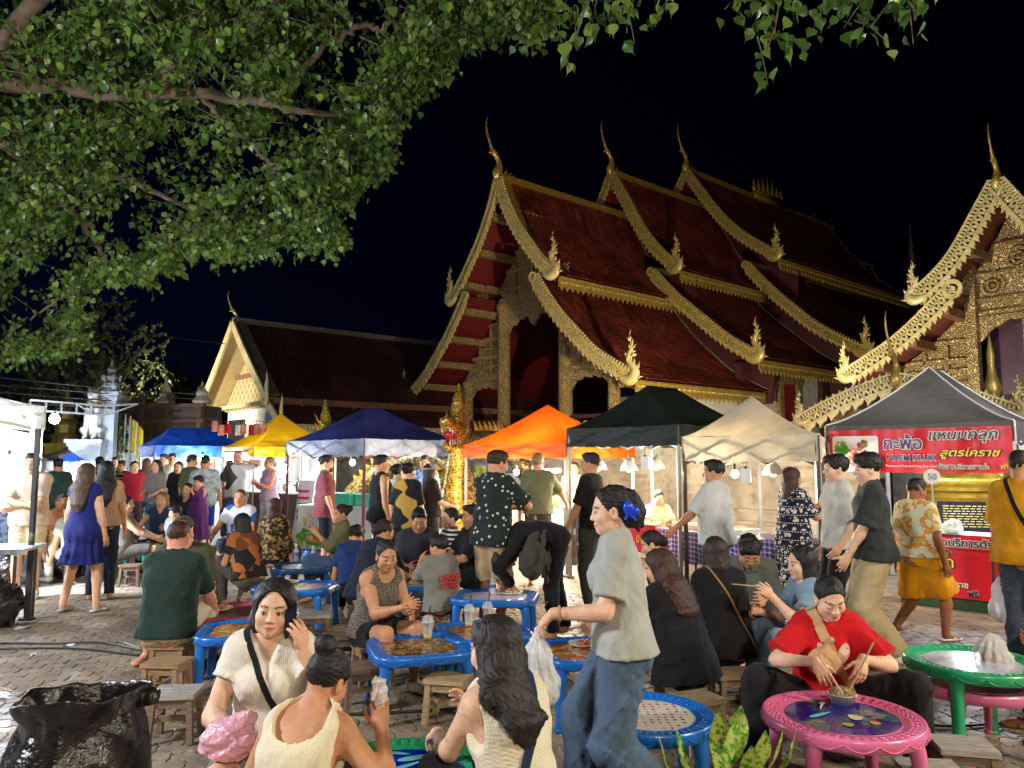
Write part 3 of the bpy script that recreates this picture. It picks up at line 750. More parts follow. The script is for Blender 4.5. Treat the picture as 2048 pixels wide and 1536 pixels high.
 if shirt:
  a,b=clothe_shirt(p,shirt,rc,seed).mesh(.12);sv=(a,b)
  so=obj(shirtname,np_mesh('shirt',a,b,shirt['mat']),root);p.shirt_obj=so
 if pants:
  if shirt:pants=dict(pants,pel=max(.004,shirt.get('loose',.012)-.008))
  a,b=clothe_pants(p,pants,rc,seed).mesh(.25);obj(pantsname,np_mesh('trousers',a,b,pants['mat']),root)
  if sv is None:sv=(a,b)
 if hair:
  st,hc=hair[0],hair[1]
  hvv=make_hair(p,st,rh*1.05,(strand if strand is not None else(.0007,.001,0)[tier]),seed)
  a,b=hvv.mesh(.06);ho=obj('hair',np_mesh('hair',a,b,hair_mat('hair_'+hc,HAIRC[hc])),root)
  if locks or tier<2:strands(p,a,b,st,lock_mat('locks_'+hc,HAIRC[hc]),ho,seed,1000 if locks else 220)
 if beard:
  bv=Vol(p.headc-.15,p.headc+.12,rh);R,c,h=p.Rh,p.headc,p.hs
  def Lc(x,y,z):return c+R@np.array([x,y,z])*h
  bv.ell(Lc(0,.026,-.066),np.array([.063,.066,.062])*h,R,.01,cuts=((Lc(0,0,-.045),R@np.array([0,-.15,1.])),(Lc(0,.0,0),R@np.array([0,-1.,0]))))
  bv.ell(Lc(0,.082,-.066),np.array([.022,.03,.010])*h,R,.0,sub=True)
  a,b=bv.mesh(.1);obj('beard',np_mesh('beard',a,b,hair_mat('hair_beard','#2a1a12')),root)
 if shoe:
  for q in 'lr':
   an,fd=p.ank[q],p.fdir[q];X=np.cross(fd,(0,0,1.));z0=an[2]-.075*s
   sv2=Vol(an-.24,an+.24,(.0075,.011,.018)[tier])
   if shoe[0]=='sneaker':
    sv2.cone(an+np.array([0,0,-.028*s])-fd*.02*s,an+fd*.155*s+np.array([0,0,-.046*s]),.047*s,.035*s,.02,X=X,ax=1.,bx=1.5)
    sv2.cone(an+np.array([0,0,.01]),an+np.array([0,0,-.03*s]),.044*s,.046*s,.02);sv2.cut((0,0,z0+.004),(0,0,-1.));sv2.cut(an+np.array([0,0,.012]),(0,0,1.))
   else:
    sv2.cone(an-fd*.035*s+np.array([0,0,-.066*s]),an+fd*.165*s+np.array([0,0,-.066*s]),.040*s,.034*s,.01,X=X,ax=1.,bx=1.35,cuts=((np.array([0,0,z0+.022]),(0,0,1.)),));sv2.cut((0,0,z0+.002),(0,0,-1.))
    sv2.cone(an+fd*.09*s-X*.052*s+np.array([0,0,-.06*s]),an+fd*.085*s+np.array([0,0,-.022*s]),.012*s,.013*s,.01);sv2.cone(an+fd*.09*s+X*.052*s+np.array([0,0,-.06*s]),an+fd*.085*s+np.array([0,0,-.022*s]),.012*s,.013*s,.01)
   a,b=sv2.mesh(.15)
   if len(b):obj('shoe',np_mesh('shoe',a,b,shoe[1]),root)
 p.bv=None
 if sv is not None:
  Vall=np.concatenate([V,sv[0]]);Fall=np.concatenate([F,sv[1]+len(V)])
  p._bvdata=(Vall,Fall)
 p.Vb,p.Fb=V,F
 return p
def bvh(p):
 if p.bv is None:p.bv=BVHTree.FromPolygons(p._bvdata[0].tolist(),p._bvdata[1].tolist())
 return p.bv
def strap(p,shoulder='l',mat=None,width=.022,drop=-.05,side=None,name='bag_strap',lift=.006,wdt=None,n=56,frm=0.,to=1.):
 """a band lying on the clothes from one shoulder to the opposite hip, right round the body"""
 B=bvh(p);s=p.s;sg=-1 if shoulder=='l' else 1
 A=p.neck+p.Rc@np.array([sg*.095,0,.03])*s;E=p.P+p.Rp@np.array([-sg*.17,0,drop])*s
 c=(A+E)/2;u=unit(A-E);f=unit(p.Rw[:,1]-u*(p.Rw[:,1]@u));pts=[]
 L=np.linalg.norm(A-E)/2
 for i in range(n+1):
  a=2*math.pi*(frm+(to-frm)*i/n);d=u*math.cos(a)*L*1.0+f*math.sin(a)*.16
  o=c+d*2.2;h=B.ray_cast(Vector(o),Vector(c-o))
  if h[0]is None:continue
  pts.append(np.array(h[0])+np.array(unit(d))*lift)
 if len(pts)<4:return None
 pts=np.array(pts)
 if frm==0 and to==1:pts=np.concatenate([pts,pts[:2]])
 mb=MB();nrm=unit(np.cross(u,f));V=[]
 for q in pts:V+=[q-nrm*width/2,q+nrm*width/2]
 mb.add(V,[(2*i,2*i+1,2*i+3,2*i+2)for i in range(len(pts)-1)])
 o=mb.build(name,mat,p.root);md=o.modifiers.new('thick','SOLIDIFY');md.thickness=.006;md.offset=1
 return o
 # ------------------------------------------------------------------ ground with interlocking pavers
def paver_outline(L=.25,Wd=.125,a=.036,n=2):
 """side curves repeat every half length so that rows shifted by half a paver still interlock"""
 def side(x): # trapezoid wave, period L/2
  t=(x/(L/2))%1.0
  w=[(0,-1),(.30,-1),(.45,1),(.80,1),(.95,-1),(1,-1)]
  for(t0,v0),(t1,v1)in zip(w,w[1:]):
   if t0<=t<=t1:return a*(v0+(v1-v0)*(t-t0)/(t1-t0+1e-9))*.5
  return 0
 ks=sorted({round((i+f)*L/2,6)for i in range(2)for f in(0,.30,.45,.80,.95)}|{L})
 bot=[(x,side(x))for x in ks];top=[(x,Wd+side(x))for x in ks]
 def endx(y):return .010*(1 if .3<y/Wd<.7 else-1)*.5
 right=[(L+.006,Wd*.35),(L-.006,Wd*.65)];left=[(.006*1,Wd*.35),(-.006,Wd*.65)]
 return bot+right+top[::-1]+left[::-1],L,Wd
PO,PL,PW=paver_outline()
def paver_mesh(name,mat):
 P=np.array(PO);c=P.mean(0);g=.0035
 def inset(P,d):
  v=P-c;return c+v*(1-d/np.array([PL/2,PW/2]))
 a=inset(P,g);b=inset(P,g+.006);n=len(P)
 V=[(x-c[0],y-c[1],-.014)for x,y in a]+[(x-c[0],y-c[1],-.004)for x,y in a]+[(x-c[0],y-c[1],0)for x,y in b]
 F=[(i,(i+1)%n,n+(i+1)%n,n+i)for i in range(n)]+[(n+i,n+(i+1)%n,2*n+(i+1)%n,2*n+i)for i in range(n)]+[tuple(range(2*n,3*n))]
 me=bpy.data.meshes.new(name);me.from_pydata(V,[],F);me.materials.append(mat);me.update();return me
def paver_mat():
 m,T,N,L,P=nmat('paver')
 tc=N.new('ShaderNodeNewGeometry');mp=N.new('ShaderNodeMapping');L.new(tc.outputs['Position'],mp.inputs[0]);co=mp.outputs[0]
 v=N.new('ShaderNodeTexVoronoi');v.inputs['Scale'].default_value=6;L.new(co,v.inputs['Vector'])
 g=sep(N,L,v.outputs['Color'])[0]
 c1=ramp(N,L,g,[(0,(.225,.178,.130)),(.5,(.28,.222,.165)),(1,(.335,.268,.198))])
 st=ramp(N,L,noise(N,L,co,1.6,6,.65),[(.35,(.6,.57,.55)),(.6,(1.05,1.03,1.0))])
 c=mixc(N,L,1.0,c1,st,'MULTIPLY')
 sp=ramp(N,L,noise(N,L,co,90,2),[(.35,(.8,.8,.8)),(.65,(1.1,1.1,1.1))]);c=mixc(N,L,1.0,c,sp,'MULTIPLY')
 L.new(c,P.inputs['Base Color'])
 L.new(ramp(N,L,noise(N,L,co,2.2,4),[(.35,(.42,)*3),(.65,(.8,)*3)]),P.inputs['Roughness'])
 L.new(bumpn(N,L,noise(N,L,co,130,3),.5,.004),P.inputs['Normal'])
 return m
PAVER=paver_mat()
def ground_mat():
 m,T,N,L,P=nmat('ground')
 co=objco(N,L);br=N.new('ShaderNodeTexBrick');L.new(co,br.inputs['Vector'])
 br.inputs['Scale'].default_value=1.0;br.inputs['Brick Width'].default_value=PL;br.inputs['Row Height'].default_value=PW;br.inputs['Mortar Size'].default_value=.006
 br.inputs['Color1'].default_value=(.24,.21,.18,1);br.inputs['Color2'].default_value=(.30,.26,.22,1);br.inputs['Mortar'].default_value=(.05,.045,.04,1)
 st=ramp(N,L,noise(N,L,co,.7,6,.65),[(.35,(.5,.5,.5)),(.65,(1.05,1.03,1.0))])
 L.new(mixc(N,L,1.0,br.outputs['Color'],st,'MULTIPLY'),P.inputs['Base Color']);P.inputs['Roughness'].default_value=.75
 L.new(bumpn(N,L,br.outputs['Fac'],-.4,.01),P.inputs['Normal'])
 return m
mb=MB();mb.grid([[(-300,-60,-.012),(-300,600,-.012)],[(300,-60,-.012),(300,600,-.012)]])
ground=mb.build('ground',ground_mat());tag(ground,kind='structure')
pm=paver_mesh('paver',PAVER)
rot=rad(4);cR,sR=math.cos(rot),math.sin(rot)
slots=[]
for j in range(-10,130):
 for i in range(-60,70):
  x=(i+.5*(j%2))*PL;y=2.6+j*PW
  X,Y=x*cR-y*sR,x*sR+y*cR
  if 3.5<Y<10.4 and abs(X)<Y*.70+.3:slots.append((X,Y))
slots.sort(key=lambda q:q[0]**2*.3+(q[1]-4.3)**2 if q[1]>3.9 else 99+q[1])
far=MB();base_v=[v.co[:]for v in pm.vertices];base_f=[tuple(f.vertices)for f in pm.polygons]
FV,FF=[],[]
for k,(X,Y)in enumerate(slots):
 z=RNG.uniform(-.003,.002);a=rot+RNG.uniform(-.012,.012)
 if k<300:
  o=obj('paver',pm,ground);o.location=(X,Y,z);o.rotation_euler=(RNG.uniform(-.006,.006),RNG.uniform(-.006,.006),a)
 else:
  ca,sa=math.cos(a),math.sin(a);n=len(FV)
  FV.extend([(X+ca*v[0]-sa*v[1],Y+sa*v[0]+ca*v[1],z+v[2])for v in base_v]);FF.extend([tuple(n+q for q in f)for f in base_f])
far.v,far.f,far.m=FV,FF,[0]*len(FF)
o=far.build('pavers',PAVER,ground);tag(o,kind='stuff')
# ------------------------------------------------------------------ temple buildings
TH=rad(49.69)
G_MAIN=np.array([-.477,25.0,0])
def gold_mat(name,col=(.52,.36,.09),metal=.45,rough=.36,bs=22,bstr=.25):
 if name in MATS:return MATS[name]
 m,T,N,L,P=nmat(name);co=objco(N,L)
 c=ramp(N,L,noise(N,L,co,7,5,.65),[(.3,tuple(x*.62 for x in col)),(.62,col),(.8,tuple(min(1,x*1.25)for x in col))])
 L.new(c,P.inputs['Base Color']);P.inputs['Metallic'].default_value=metal;P.inputs['Roughness'].default_value=rough
 L.new(bumpn(N,L,noise(N,L,co,bs,4,.6),bstr,.02),P.inputs['Normal'])
 MATS[name]=m;return m
def carve_mat(name,hi=(.50,.36,.13),lo=(.09,.055,.02),sc=9.0,metal=.35):
 """carved and gilded wood: scrolls in relief, darker brown in the recesses"""
 if name in MATS:return MATS[name]
 m,T,N,L,P=nmat(name);co=objco(N,L)
 nz=N.new('ShaderNodeTexNoise');nz.inputs['Scale'].default_value=5;L.new(co,nz.inputs['Vector'])
 mx=N.new('ShaderNodeMix');mx.data_type='VECTOR';mx.inputs[0].default_value=.12;L.new(co,mx.inputs[4]);L.new(nz.outputs['Color'],mx.inputs[5])
 v=N.new('ShaderNodeTexVoronoi');v.feature='F1';v.inputs['Scale'].default_value=sc*1.35;L.new(mx.outputs[1],v.inputs['Vector'])
 w=mth(N,L,'SINE',mth(N,L,'MULTIPLY',v.outputs['Distance'],17.0))
 h=mth(N,L,'ADD',mth(N,L,'MULTIPLY',w,.42),mth(N,L,'MULTIPLY',noise(N,L,co,30,3),.9))
 L.new(ramp(N,L,h,[(.25,lo),(.62,hi),(.95,tuple(min(1,x*1.3)for x in hi))]),P.inputs['Base Color'])
 P.inputs['Metallic'].default_value=metal;P.inputs['Roughness'].default_value=.42
 L.new(bumpn(N,L,h,.8,.035),P.inputs['Normal'])
 MATS[name]=m;return m
def tile_mat(name,a=(.10,.022,.014),b=(.20,.05,.025),rough=.42):
 if name in MATS:return MATS[name]
 m,T,N,L,P=nmat(name);g=N.new('ShaderNodeNewGeometry');co=objco(N,L)
 c=ramp(N,L,g.outputs['Random Per Island'],[(0,a),(.8,tuple((x+y)/2 for x,y in zip(a,b))),(1,b)])
 st=ramp(N,L,noise(N,L,co,.8,5),[(.35,(.5,.5,.5)),(.65,(1.1,1.05,1))])
 L.new(mixc(N,L,1.0,c,st,'MULTIPLY'),P.inputs['Base Color']);P.inputs['Roughness'].default_value=rough
 L.new(bumpn(N,L,noise(N,L,co,30,3),.3,.01),P.inputs['Normal'])
 MATS[name]=m;return m
GOLD=gold_mat('gold_leaf');GOLDP=gold_mat('pale_gold',(.68,.54,.22),.25,.42);CARVE=carve_mat('carved_gilding',(.50,.35,.14),(.17,.10,.045));CARVEB=carve_mat('carved_gilding_bright',(.54,.40,.18),(.18,.11,.05),9.0,.3)
GOLDD=gold_mat('old_gold',(.40,.24,.05),.45,.35)
TILE=tile_mat('roof_tile_red',(.085,.013,.010),(.19,.036,.022));TILED=tile_mat('roof_tile_maroon',(.05,.014,.016),(.085,.025,.026),.6)
REDP=M('red_soffit',(.11,.006,.010),.5,var=.25,bump=.2,bs=12);MAROON=M('maroon_timber',(.055,.012,.014),.5,var=.25,bump=.2,bs=10)
REDB=M('red_brown_timber',(.17,.035,.02),.5,var=.25,bump=.2,bs=8)
WHITE=M('whitewash',(.62,.62,.60),.8,var=.12,vs=1.2,dirt=.5,bump=.25,bs=9);WHITEB=M('pale_plaster',(.56,.55,.50),.8,var=.15,vs=2,dirt=.6,bump=.3,bs=12)
BRONZE=M('dark_ridge_cement',(.12,.10,.07),.7,var=.3,bump=.3,bs=10)
def resample(prof,n):
 P=np.array(prof,float)
 # Catmull-Rom through the traced points, evenly spaced
 Q=np.vstack([2*P[0]-P[1],P,2*P[-1]-P[-2]]);out=[]
 for i in range(1,len(Q)-2):
  for t in np.linspace(0,1,24,endpoint=False):
   a,b,c,d=Q[i-1],Q[i],Q[i+1],Q[i+2]
   out.append(.5*((2*b)+(-a+c)*t+(2*a-5*b+4*c-d)*t*t+(-a+3*b-3*c+d)*t**3))
 out.append(P[-1]);out=np.array(out)
 s=np.concatenate([[0],np.cumsum(np.linalg.norm(np.diff(out,axis=0),axis=1))])
 t=np.linspace(0,s[-1],n);return np.stack([np.interp(t,s,out[:,0]),np.interp(t,s,out[:,1])],1),s[-1]
def normals2(P,mir):
 t=np.gradient(P,axis=0);t/=np.linalg.norm(t,axis=1,keepdims=True)
 n=np.stack([-t[:,1],t[:,0]],1)
 n[n[:,1]<0]*=-1
 return t,n
def barge(prof,w,d,parent,mat,mir=1,cell=.16,tooth=.13,flame=.30,thick=.07,style='diamond',curl=True):
 """openwork bargeboard in the gable plane at depth d: two rails, lattice between, crest teeth above and hooked flames below"""
 prof=[(mir*u,z)for u,z in prof]
 _,Ltot=resample(prof,10);n=max(int(Ltot/cell),8)+1
 P,_=resample(prof,n);T,Nn=normals2(P,mir);mb=MB()
 a=lambda u,z:(u,d-thick,z);b=lambda u,z:(u,d+thick*.3,z)
 def strip(o0,o1,dd=0.0):
  A=P+Nn*o0;B=P+Nn*o1
  for i in range(n-1):
   mb.prism([A[i],A[i+1],B[i+1],B[i]],lambda u,z:(u,d-thick-dd,z),lambda u,z:(u,d+thick*.3,z))
 strip(w*.40,w*.52,.02);strip(-w*.5,-w*.38,.02)
 e0,e1=-w*.38,w*.40
 def dbar(p,q,ww):
  v=(q-p)/(np.linalg.norm(q-p)+1e-9);m=np.array([-v[1],v[0]])*ww/2
  mb.prism([p-m,q-m,q+m,p+m],a,b)
 for i in range(n-1):
  lo0,lo1=P[i]+Nn[i]*e0,P[i+1]+Nn[i+1]*e0;hi0,hi1=P[i]+Nn[i]*e1,P[i+1]+Nn[i+1]*e1
  if style=='diamond':
   m0,m1=(lo0+hi0)/2,(lo1+hi1)/2
   dbar(lo0,m1,cell*.24);dbar(m0,lo1,cell*.24);dbar(m0,hi1,cell*.24);dbar(hi0,m1,cell*.24)
  else:
   c=(lo0+lo1)/2;mid=lambda f,x,y:x+(y-x)*f
   h0,h1=mid(.62,lo0,hi0),mid(.62,lo1,hi1)
   dbar(lo0,(h0+h1)/2,cell*.36);dbar((h0+h1)/2,lo1,cell*.36);dbar(h0,h1,cell*.26)
   dbar(h0,hi0,cell*.34);dbar((h0+h1)/2,(hi0+hi1)/2,cell*.30)
 k=max(int(.20/cell),1)
 for i in range(1,n-1,k):
  p=P[i]+Nn[i]*w*.52;t=T[i]*tooth*.45
  mb.prism([p-t,p+t,p+Nn[i]*tooth-T[i]*tooth*.35*(1 if T[i][1]<0 else-1)],a,b)
 kf=max(int(flame*1.15/cell),1)
 for i in range(1,n-kf,kf):
  p=P[i]-Nn[i]*w*.5;q=P[min(i+kf,n-1)]-Nn[min(i+kf,n-1)]*w*.5;v=q-p;nn=-Nn[i]
  pts=[p,p+v*.25+nn*flame*.30,p+v*.60+nn*flame*.36,p+v*.95+nn*flame*.62,p+v*.90+nn*flame*.30,q]
  mb.prism(pts,a,b)
 if curl:
  c=P[0]+Nn[0]*0;ring=[c+np.array([math.cos(x),math.sin(x)])*w*.62 for x in np.linspace(0,2*math.pi,14,endpoint=False)]
  rin=[c+np.array([math.cos(x),math.sin(x)])*w*.36 for x in np.linspace(0,2*math.pi,14,endpoint=False)]
  for i in range(14):mb.prism([ring[i],ring[(i+1)%14],rin[(i+1)%14],rin[i]],lambda u,z:(u,d-thick*1.4,z),b)
  mb.prism([c+np.array([math.cos(x),math.sin(x)])*w*.2 for x in np.linspace(0,2*math.pi,8,endpoint=False)],a,b)
 return mb.build('bargeboard',mat,parent)
def crom(pts,n=40):
 P=np.array(pts,float);Q=np.vstack([2*P[0]-P[1],P,2*P[-1]-P[-2]]);out=[]
 seg=len(P)-1
 for i in range(seg):
  for t in np.linspace(0,1,max(n//seg,3),endpoint=False):
   a,b,c,d=Q[i],Q[i+1],Q[i+2],Q[i+3]
   out.append(.5*((2*b)+(-a+c)*t+(2*a-5*b+4*c-d)*t*t+(-a+3*b-3*c+d)*t**3))
 out.append(P[-1]);return np.array(out)
def naga_finial(u,z,d,parent,mat,mir=1,s=1.0):
 path=[(-.42,.02,.10),(-.18,-.10,.17),(.06,-.08,.20),(.17,.10,.17),(.06,.30,.12),(-.06,.48,.11),(-.02,.66,.105),(.06,.80,.07),(.04,.98,.045),(-.02,1.16,.026),(.03,1.36,.006)]
 C=crom(path,44);mb=MB()
 pts=np.stack([u+mir*C[:,0]*s,np.full(len(C),d),z+C[:,1]*s],1)
 mb.tube(pts,np.maximum(C[:,2],.004)*s,8,flat=.55,flatdir=(0,1,0))
 for i in range(10,len(C)-6,3):
  c=C[i];t=C[i+1][:2]-C[i-1][:2];t/=np.linalg.norm(t)+1e-9;nn=np.array([t[1],-t[0]])
  for sg in((1,)if i%2 else(1,-1)):
   h=(.11+.05*(i%3))*s*(1.2-i/len(C));b0=c[:2]*s+nn*sg*c[2]*.8*s
   poly=[b0-t*.05*s,b0+t*.06*s,b0+t*.13*s+nn*sg*h]
   mb.prism([np.array([u+mir*q[0],z+q[1]])for q in poly],lambda a_,b_:(a_,d-.03,b_),lambda a_,b_:(a_,d+.03,b_))
   # open jaw below the crest
 j=np.array([-.02,.60])*s
 mb.prism([np.array([u+mir*q[0],z+q[1]])for q in[j+np.array([.06,.05])*s,j+np.array([.24,.02])*s,j+np.array([.20,-.05])*s,j+np.array([.05,-.03])*s]],lambda a_,b_:(a_,d-.04,b_),lambda a_,b_:(a_,d+.04,b_))
 return mb.build('naga_finial',mat,parent,True)
def chofa(d,z,parent,mat,s=1.0,u=0.0):
 path=[(.02,-.16,.10),(-.02,.02,.17),(.05,.22,.135),(.04,.42,.09),(-.05,.56,.085),(-.15,.66,.095),(-.24,.78,.06),(-.34,1.0,.042),(-.44,1.28,.032),(-.46,1.52,.024),(-.41,1.74,.008)]
 C=crom(path,48);mb=MB()
 pts=np.stack([np.full(len(C),u),d+C[:,0]*s,z+C[:,1]*s],1)
 mb.tube(pts,np.maximum(C[:,2],.004)*s,10,flat=.8,flatdir=(1,0,0))
 q=np.array([d-.20*s,z+.64*s])
 mb.prism([q+np.array([.03,.05])*s,q+np.array([-.16,-.01])*s,q+np.array([-.10,-.05])*s,q+np.array([.05,-.06])*s],lambda a,b:(u-.035*s,a,b),lambda a,b:(u+.035*s,a,b))
 # back crest flames along the ridge
 for i in range(3):
  q=np.array([d+(.22+.16*i)*s,z+.02*s]);mb.prism([q,q+np.array([.14,0])*s,q+np.array([.16,(.26-.06*i)])*s],lambda a,b:(u-.03,a,b),lambda a,b:(u+.03,a,b))
 return mb.build('ridge_finial',mat,parent,True)
def tiles(prof,d0,d1,parent,mat,tw=.20,th=.27,mir=1,lift=.035,name='roof_tiles'):
 """courses of small roof tiles, each a raised plate with its own lower lip"""
 P0,Ltot=resample(prof,60);rows=int(Ltot/th);P,_=resample(prof,rows+1)
 T=np.diff(P,axis=0);T/=np.linalg.norm(T,axis=1,keepdims=True);Nn=np.stack([-T[:,1],T[:,0]],1);Nn[Nn[:,1]<0]*=-1
 cols=int((d1-d0)/tw);V,F=[],[]
 for r in range(rows):
  for c in range(cols):
   x0=d0+c*tw+RNG.uniform(-.006,.006);x1=x0+tw*.94
   if x1>d1:continue
   a,b=P[r],P[r+1]+T[r]*th*.12;n=Nn[r];j=RNG.uniform(-.008,.008)
   k=len(V);A=a+n*.002;B=b+n*(lift*.4+j);Cc=b+n*0.0;xm=(x0+x1)/2;Am=A+n*lift;Bm=B+n*lift*1.2+T[r]*th*.08
   V+=[(mir*q[0],x,q[1])for q,x in((A,x0),(Am,xm),(A,x1),(B,x1),(Bm,xm),(B,x0),(Cc,x0),(Cc,x1))]
   F+=[(k,k+1,k+4,k+5),(k+1,k+2,k+3,k+4),(k+5,k+4,k+3,k+7,k+6)]
 mb=MB();mb.v,mb.f,mb.m=V,F,[0]*len(F)
 o=mb.build(name,mat,parent);tag(o,kind='stuff');return o
def slope(prof,d0,d1,parent,mats,mir=1,drop=.10,name='roof_slope'):
 P,_=resample(prof,14);mb=MB()
 mb.grid([[(mir*u,d0,z-.01),(mir*u,d1,z-.01)]for u,z in P])
 mb.mi=1;mb.grid([[(mir*u,d0,z-drop),(mir*u,d1,z-drop)]for u,z in P])
 return mb.build(name,mats,parent)
def frieze(u,z,d0,d1,parent,mat,mir=1,h=.26,step=.24,name='eave_frieze'):
 """gilded board under the eave with a row of leaf bosses"""
 mb=MB();mb.box((mir*u,(d0+d1)/2,z-h/2),(.06,d1-d0,h))
 x=d0+step/2;o=mir*.035
 mb.box((mir*u+o,(d0+d1)/2,z-.03),(.03,d1-d0,.05));mb.box((mir*u+o,(d0+d1)/2,z-h+.02),(.03,d1-d0,.04))
 while x<d1-step/2:
  for k,(dx,r)in enumerate(((0,.085),(step*.5,.05))):
   ring=[(x+dx+r*math.cos(a)*(1 if k else 1.1),z-h*.5+r*math.sin(a))for a in np.linspace(0,2*math.pi,7,endpoint=False)]
   c=len(mb.v);mb.add([(mir*u+o*.9,y,zz)for y,zz in ring]+[(mir*u+o*2.2,x+dx,z-h*.5)],[(i,(i+1)%7,7)for i in range(7)])
  mb.prism([(x-.07,z-h),(x+.07,z-h),(x,z-h-.12)],lambda a,b:(mir*u-.02,a,b),lambda a,b:(mir*u+.03,a,b))
  x+=step
 return mb.build(name,mat,parent)
def column(u,d,z0,z1,r,parent,mat):
 mb=MB();mb.lathe([(r*1.35,z0),(r*1.35,z0+.12),(r*1.1,z0+.2),(r,z0+.32),(r*.94,z1-.35),(r*1.05,z1-.28),(r*1.25,z1-.12),(r*1.3,z1)],(u,d,0),16)
 return mb.build('column',mat,parent,True)
def spire_row(parent,d0,d1,z,n=7,hmax=1.0,mat=None):
 mb=MB();mb.box((0,(d0+d1)/2,z+.12),(.35,d1-d0,.30));mb.box((0,(d0+d1)/2,z+.34),(.28,(d1-d0)*.86,.16))
 for i in range(n):
  t=i/(n-1);y=d0+(d1-d0)*(.06+.88*t);h=hmax*(1-.55*abs(2*t-1))*(1 if 0<i<n-1 else 1.25)
  mb.lathe([(.10,z+.38),(.07,z+.45),(.13,z+.5),(.06,z+.62),(.10,z+.68),(.05,z+.75+h*.1),(.03,z+.6+h*.5),(.004,z+.5+h)],(0,y,0),8)
 return mb.build('ridge_crown',mat or GOLDD,parent,True)
 # ---- main assembly hall
hall=thing('temple_hall','large temple hall with three stepped red tile roofs and gilded gable behind the orange stall','temple',G_MAIN,-TH)
S1U=[(0,11.25),(.37,10.34),(.98,9.31),(1.56,8.59),(2.12,7.95),(2.72,7.45)]
S1L=[(1.82,7.46),(2.39,6.71),(3.0,6.0),(3.75,5.3),(4.53,4.63),(5.80,3.92)]
S2U=[(0,12.85),(.76,11.54),(1.42,10.38),(2.14,9.39),(3.05,8.50)]
S2L=[(1.94,8.54),(2.89,7.5),(4.04,6.49),(5.1,5.61),(6.15,4.95)]
S3U=[(0,14.2),(.94,12.77),(1.81,11.59),(2.81,10.58),(4.15,9.58)]
S3L=[(2.82,9.45),(3.72,8.38),(4.76,7.35),(5.81,6.43),(7.45,5.40)]
def dn(prof,o):return[(u,z-o)for u,z in prof]
SECT=[(0.0,7.1,S1U,S1L),(5.76,12.5,S2U,S2L),(10.65,23.6,S3U,S3L),(22.2,28.3,S2U,S2L),(27.5,34.0,S1U,S1L)]
for i,(d0,d1,U,Lo)in enumerate(SECT):
 for mir in(1,-1):
  su,sl_=slope(U,d0+.05,d1,hall,[TILE,REDP],mir),slope(Lo,d0+.05,d1,hall,[TILE,REDP],mir)
  if mir>0:sU,sL=su,sl_
 if i<3:
  tiles(U,d0+.55,d1,sU,TILE);tiles(Lo,d0+.55,d1,sL,TILE)
 elif i==3:tiles(U,d0+.3,d1,sU,TILE,.3,.35);tiles(Lo,d0+.3,d1,sL,TILE,.3,.35)
 mb=MB();mb.bar((0,d0,U[0][1]+.06),(0,d1+.1,U[0][1]+.06),.26,.22);mb.build('ridge',GOLDD if i<3 else BRONZE,hall)
 # border bands beside the bargeboards and at the far end
 for prof in(U,Lo):
  P,_=resample(prof,12)
  mb=MB();mb.grid([[(u,d0+.1,z+.05),(u,d0+.56,z+.05)]for u,z in P]);mb.build('verge_band',GOLDD if prof is U else MAROON,hall)
  mb=MB()
  for k in range(11):mb.bar((P[k][0],d1-.1,P[k][1]+.03),(P[k+1][0],d1-.1,P[k+1][1]+.03),.2,.12)
  mb.build('verge_band',BRONZE,hall)
 frieze(U[-1][0]-.05,U[-1][1]-.06,d0+.3,d1-.2,hall,GOLD,1,.34 if i<3 else .2);frieze(Lo[-1][0]-.08,Lo[-1][1]-.06,d0+.3,d1-.2,hall,GOLD if i<2 else GOLDD,1,.34 if i<3 else .2)
 mb=MB();uu,zz=Lo[0];mb.bar((uu-.05,d0+.2,zz+.1),(uu-.05,d1,zz+.1),.12,.22);mb.build('flashing',BRONZE,hall)
 if i<3:
  mt=GOLDP if i==0 else gold_mat('mid_gold',(.56,.42,.14),.3,.4)
  for mir in(1,-1):
   if i and mir<0:
    barge(U,.27,d0,hall,mt,mir,.2,.09,.2);continue
   bU=barge(U,.27,d0,hall,mt,mir,.12,.09,.21,curl=False);bL_=barge(Lo,.28,d0,hall,mt,mir,.12,.09,.21)
   naga_finial(mir*(U[-1][0]+.02),U[-1][1]+.02,d0-.03,bU,mt,mir,.95);naga_finial(mir*(Lo[-1][0]+.02),Lo[-1][1]+.02,d0-.03,bL_,mt,mir,.95)
  chofa(d0-.02,U[0][1]+.16,hall,GOLD,1.10)
 else:chofa(d0+.2,U[0][1]+.2,hall,GOLDD,1.0)
 di=SECT[i-1][1]-.12 if 0<i<3 else d0+.5
 if i: # infill behind the bargeboards of the rear sections
  mb=MB();P,_=resample(U,10);Q,_=resample(Lo,10)
  mb.prism([(0,U[0][1]-.3)]+[(u,z-.25)for u,z in P[1:]]+[(P[-1][0]-.4,5),(0,5)],lambda a,b:(a,di,b),lambda a,b:(a,di+.08,b))
  mb.prism([(u-.1,z-.3)for u,z in Q]+[(Q[-1][0]-.3,3.5),(Q[0][0]-.1,3.5)],lambda a,b:(a,di+.1,b),lambda a,b:(a,di+.18,b));mb.build('gable_infill',MAROON,hall)
chofa(23.8,14.3,hall,GOLDD,-1.0)
spire_row(hall,15.9,18.7,14.25,7,.95)
# purlins under the overhang, their ends carved
DW=1.6
for mir in(1,-1):
 for prof,fr in((S1U,(.22,.50,.78)),(S1L,(.06,.28,.50,.72,.92))):
  P,_=resample(dn(prof,.28),101)
  for f in fr:
   u,z=P[int(f*100)];mb=MB();mb.box((mir*u,DW/2+.06,z),(.26,DW,.24));mb.build('purlin',CARVE,hall)
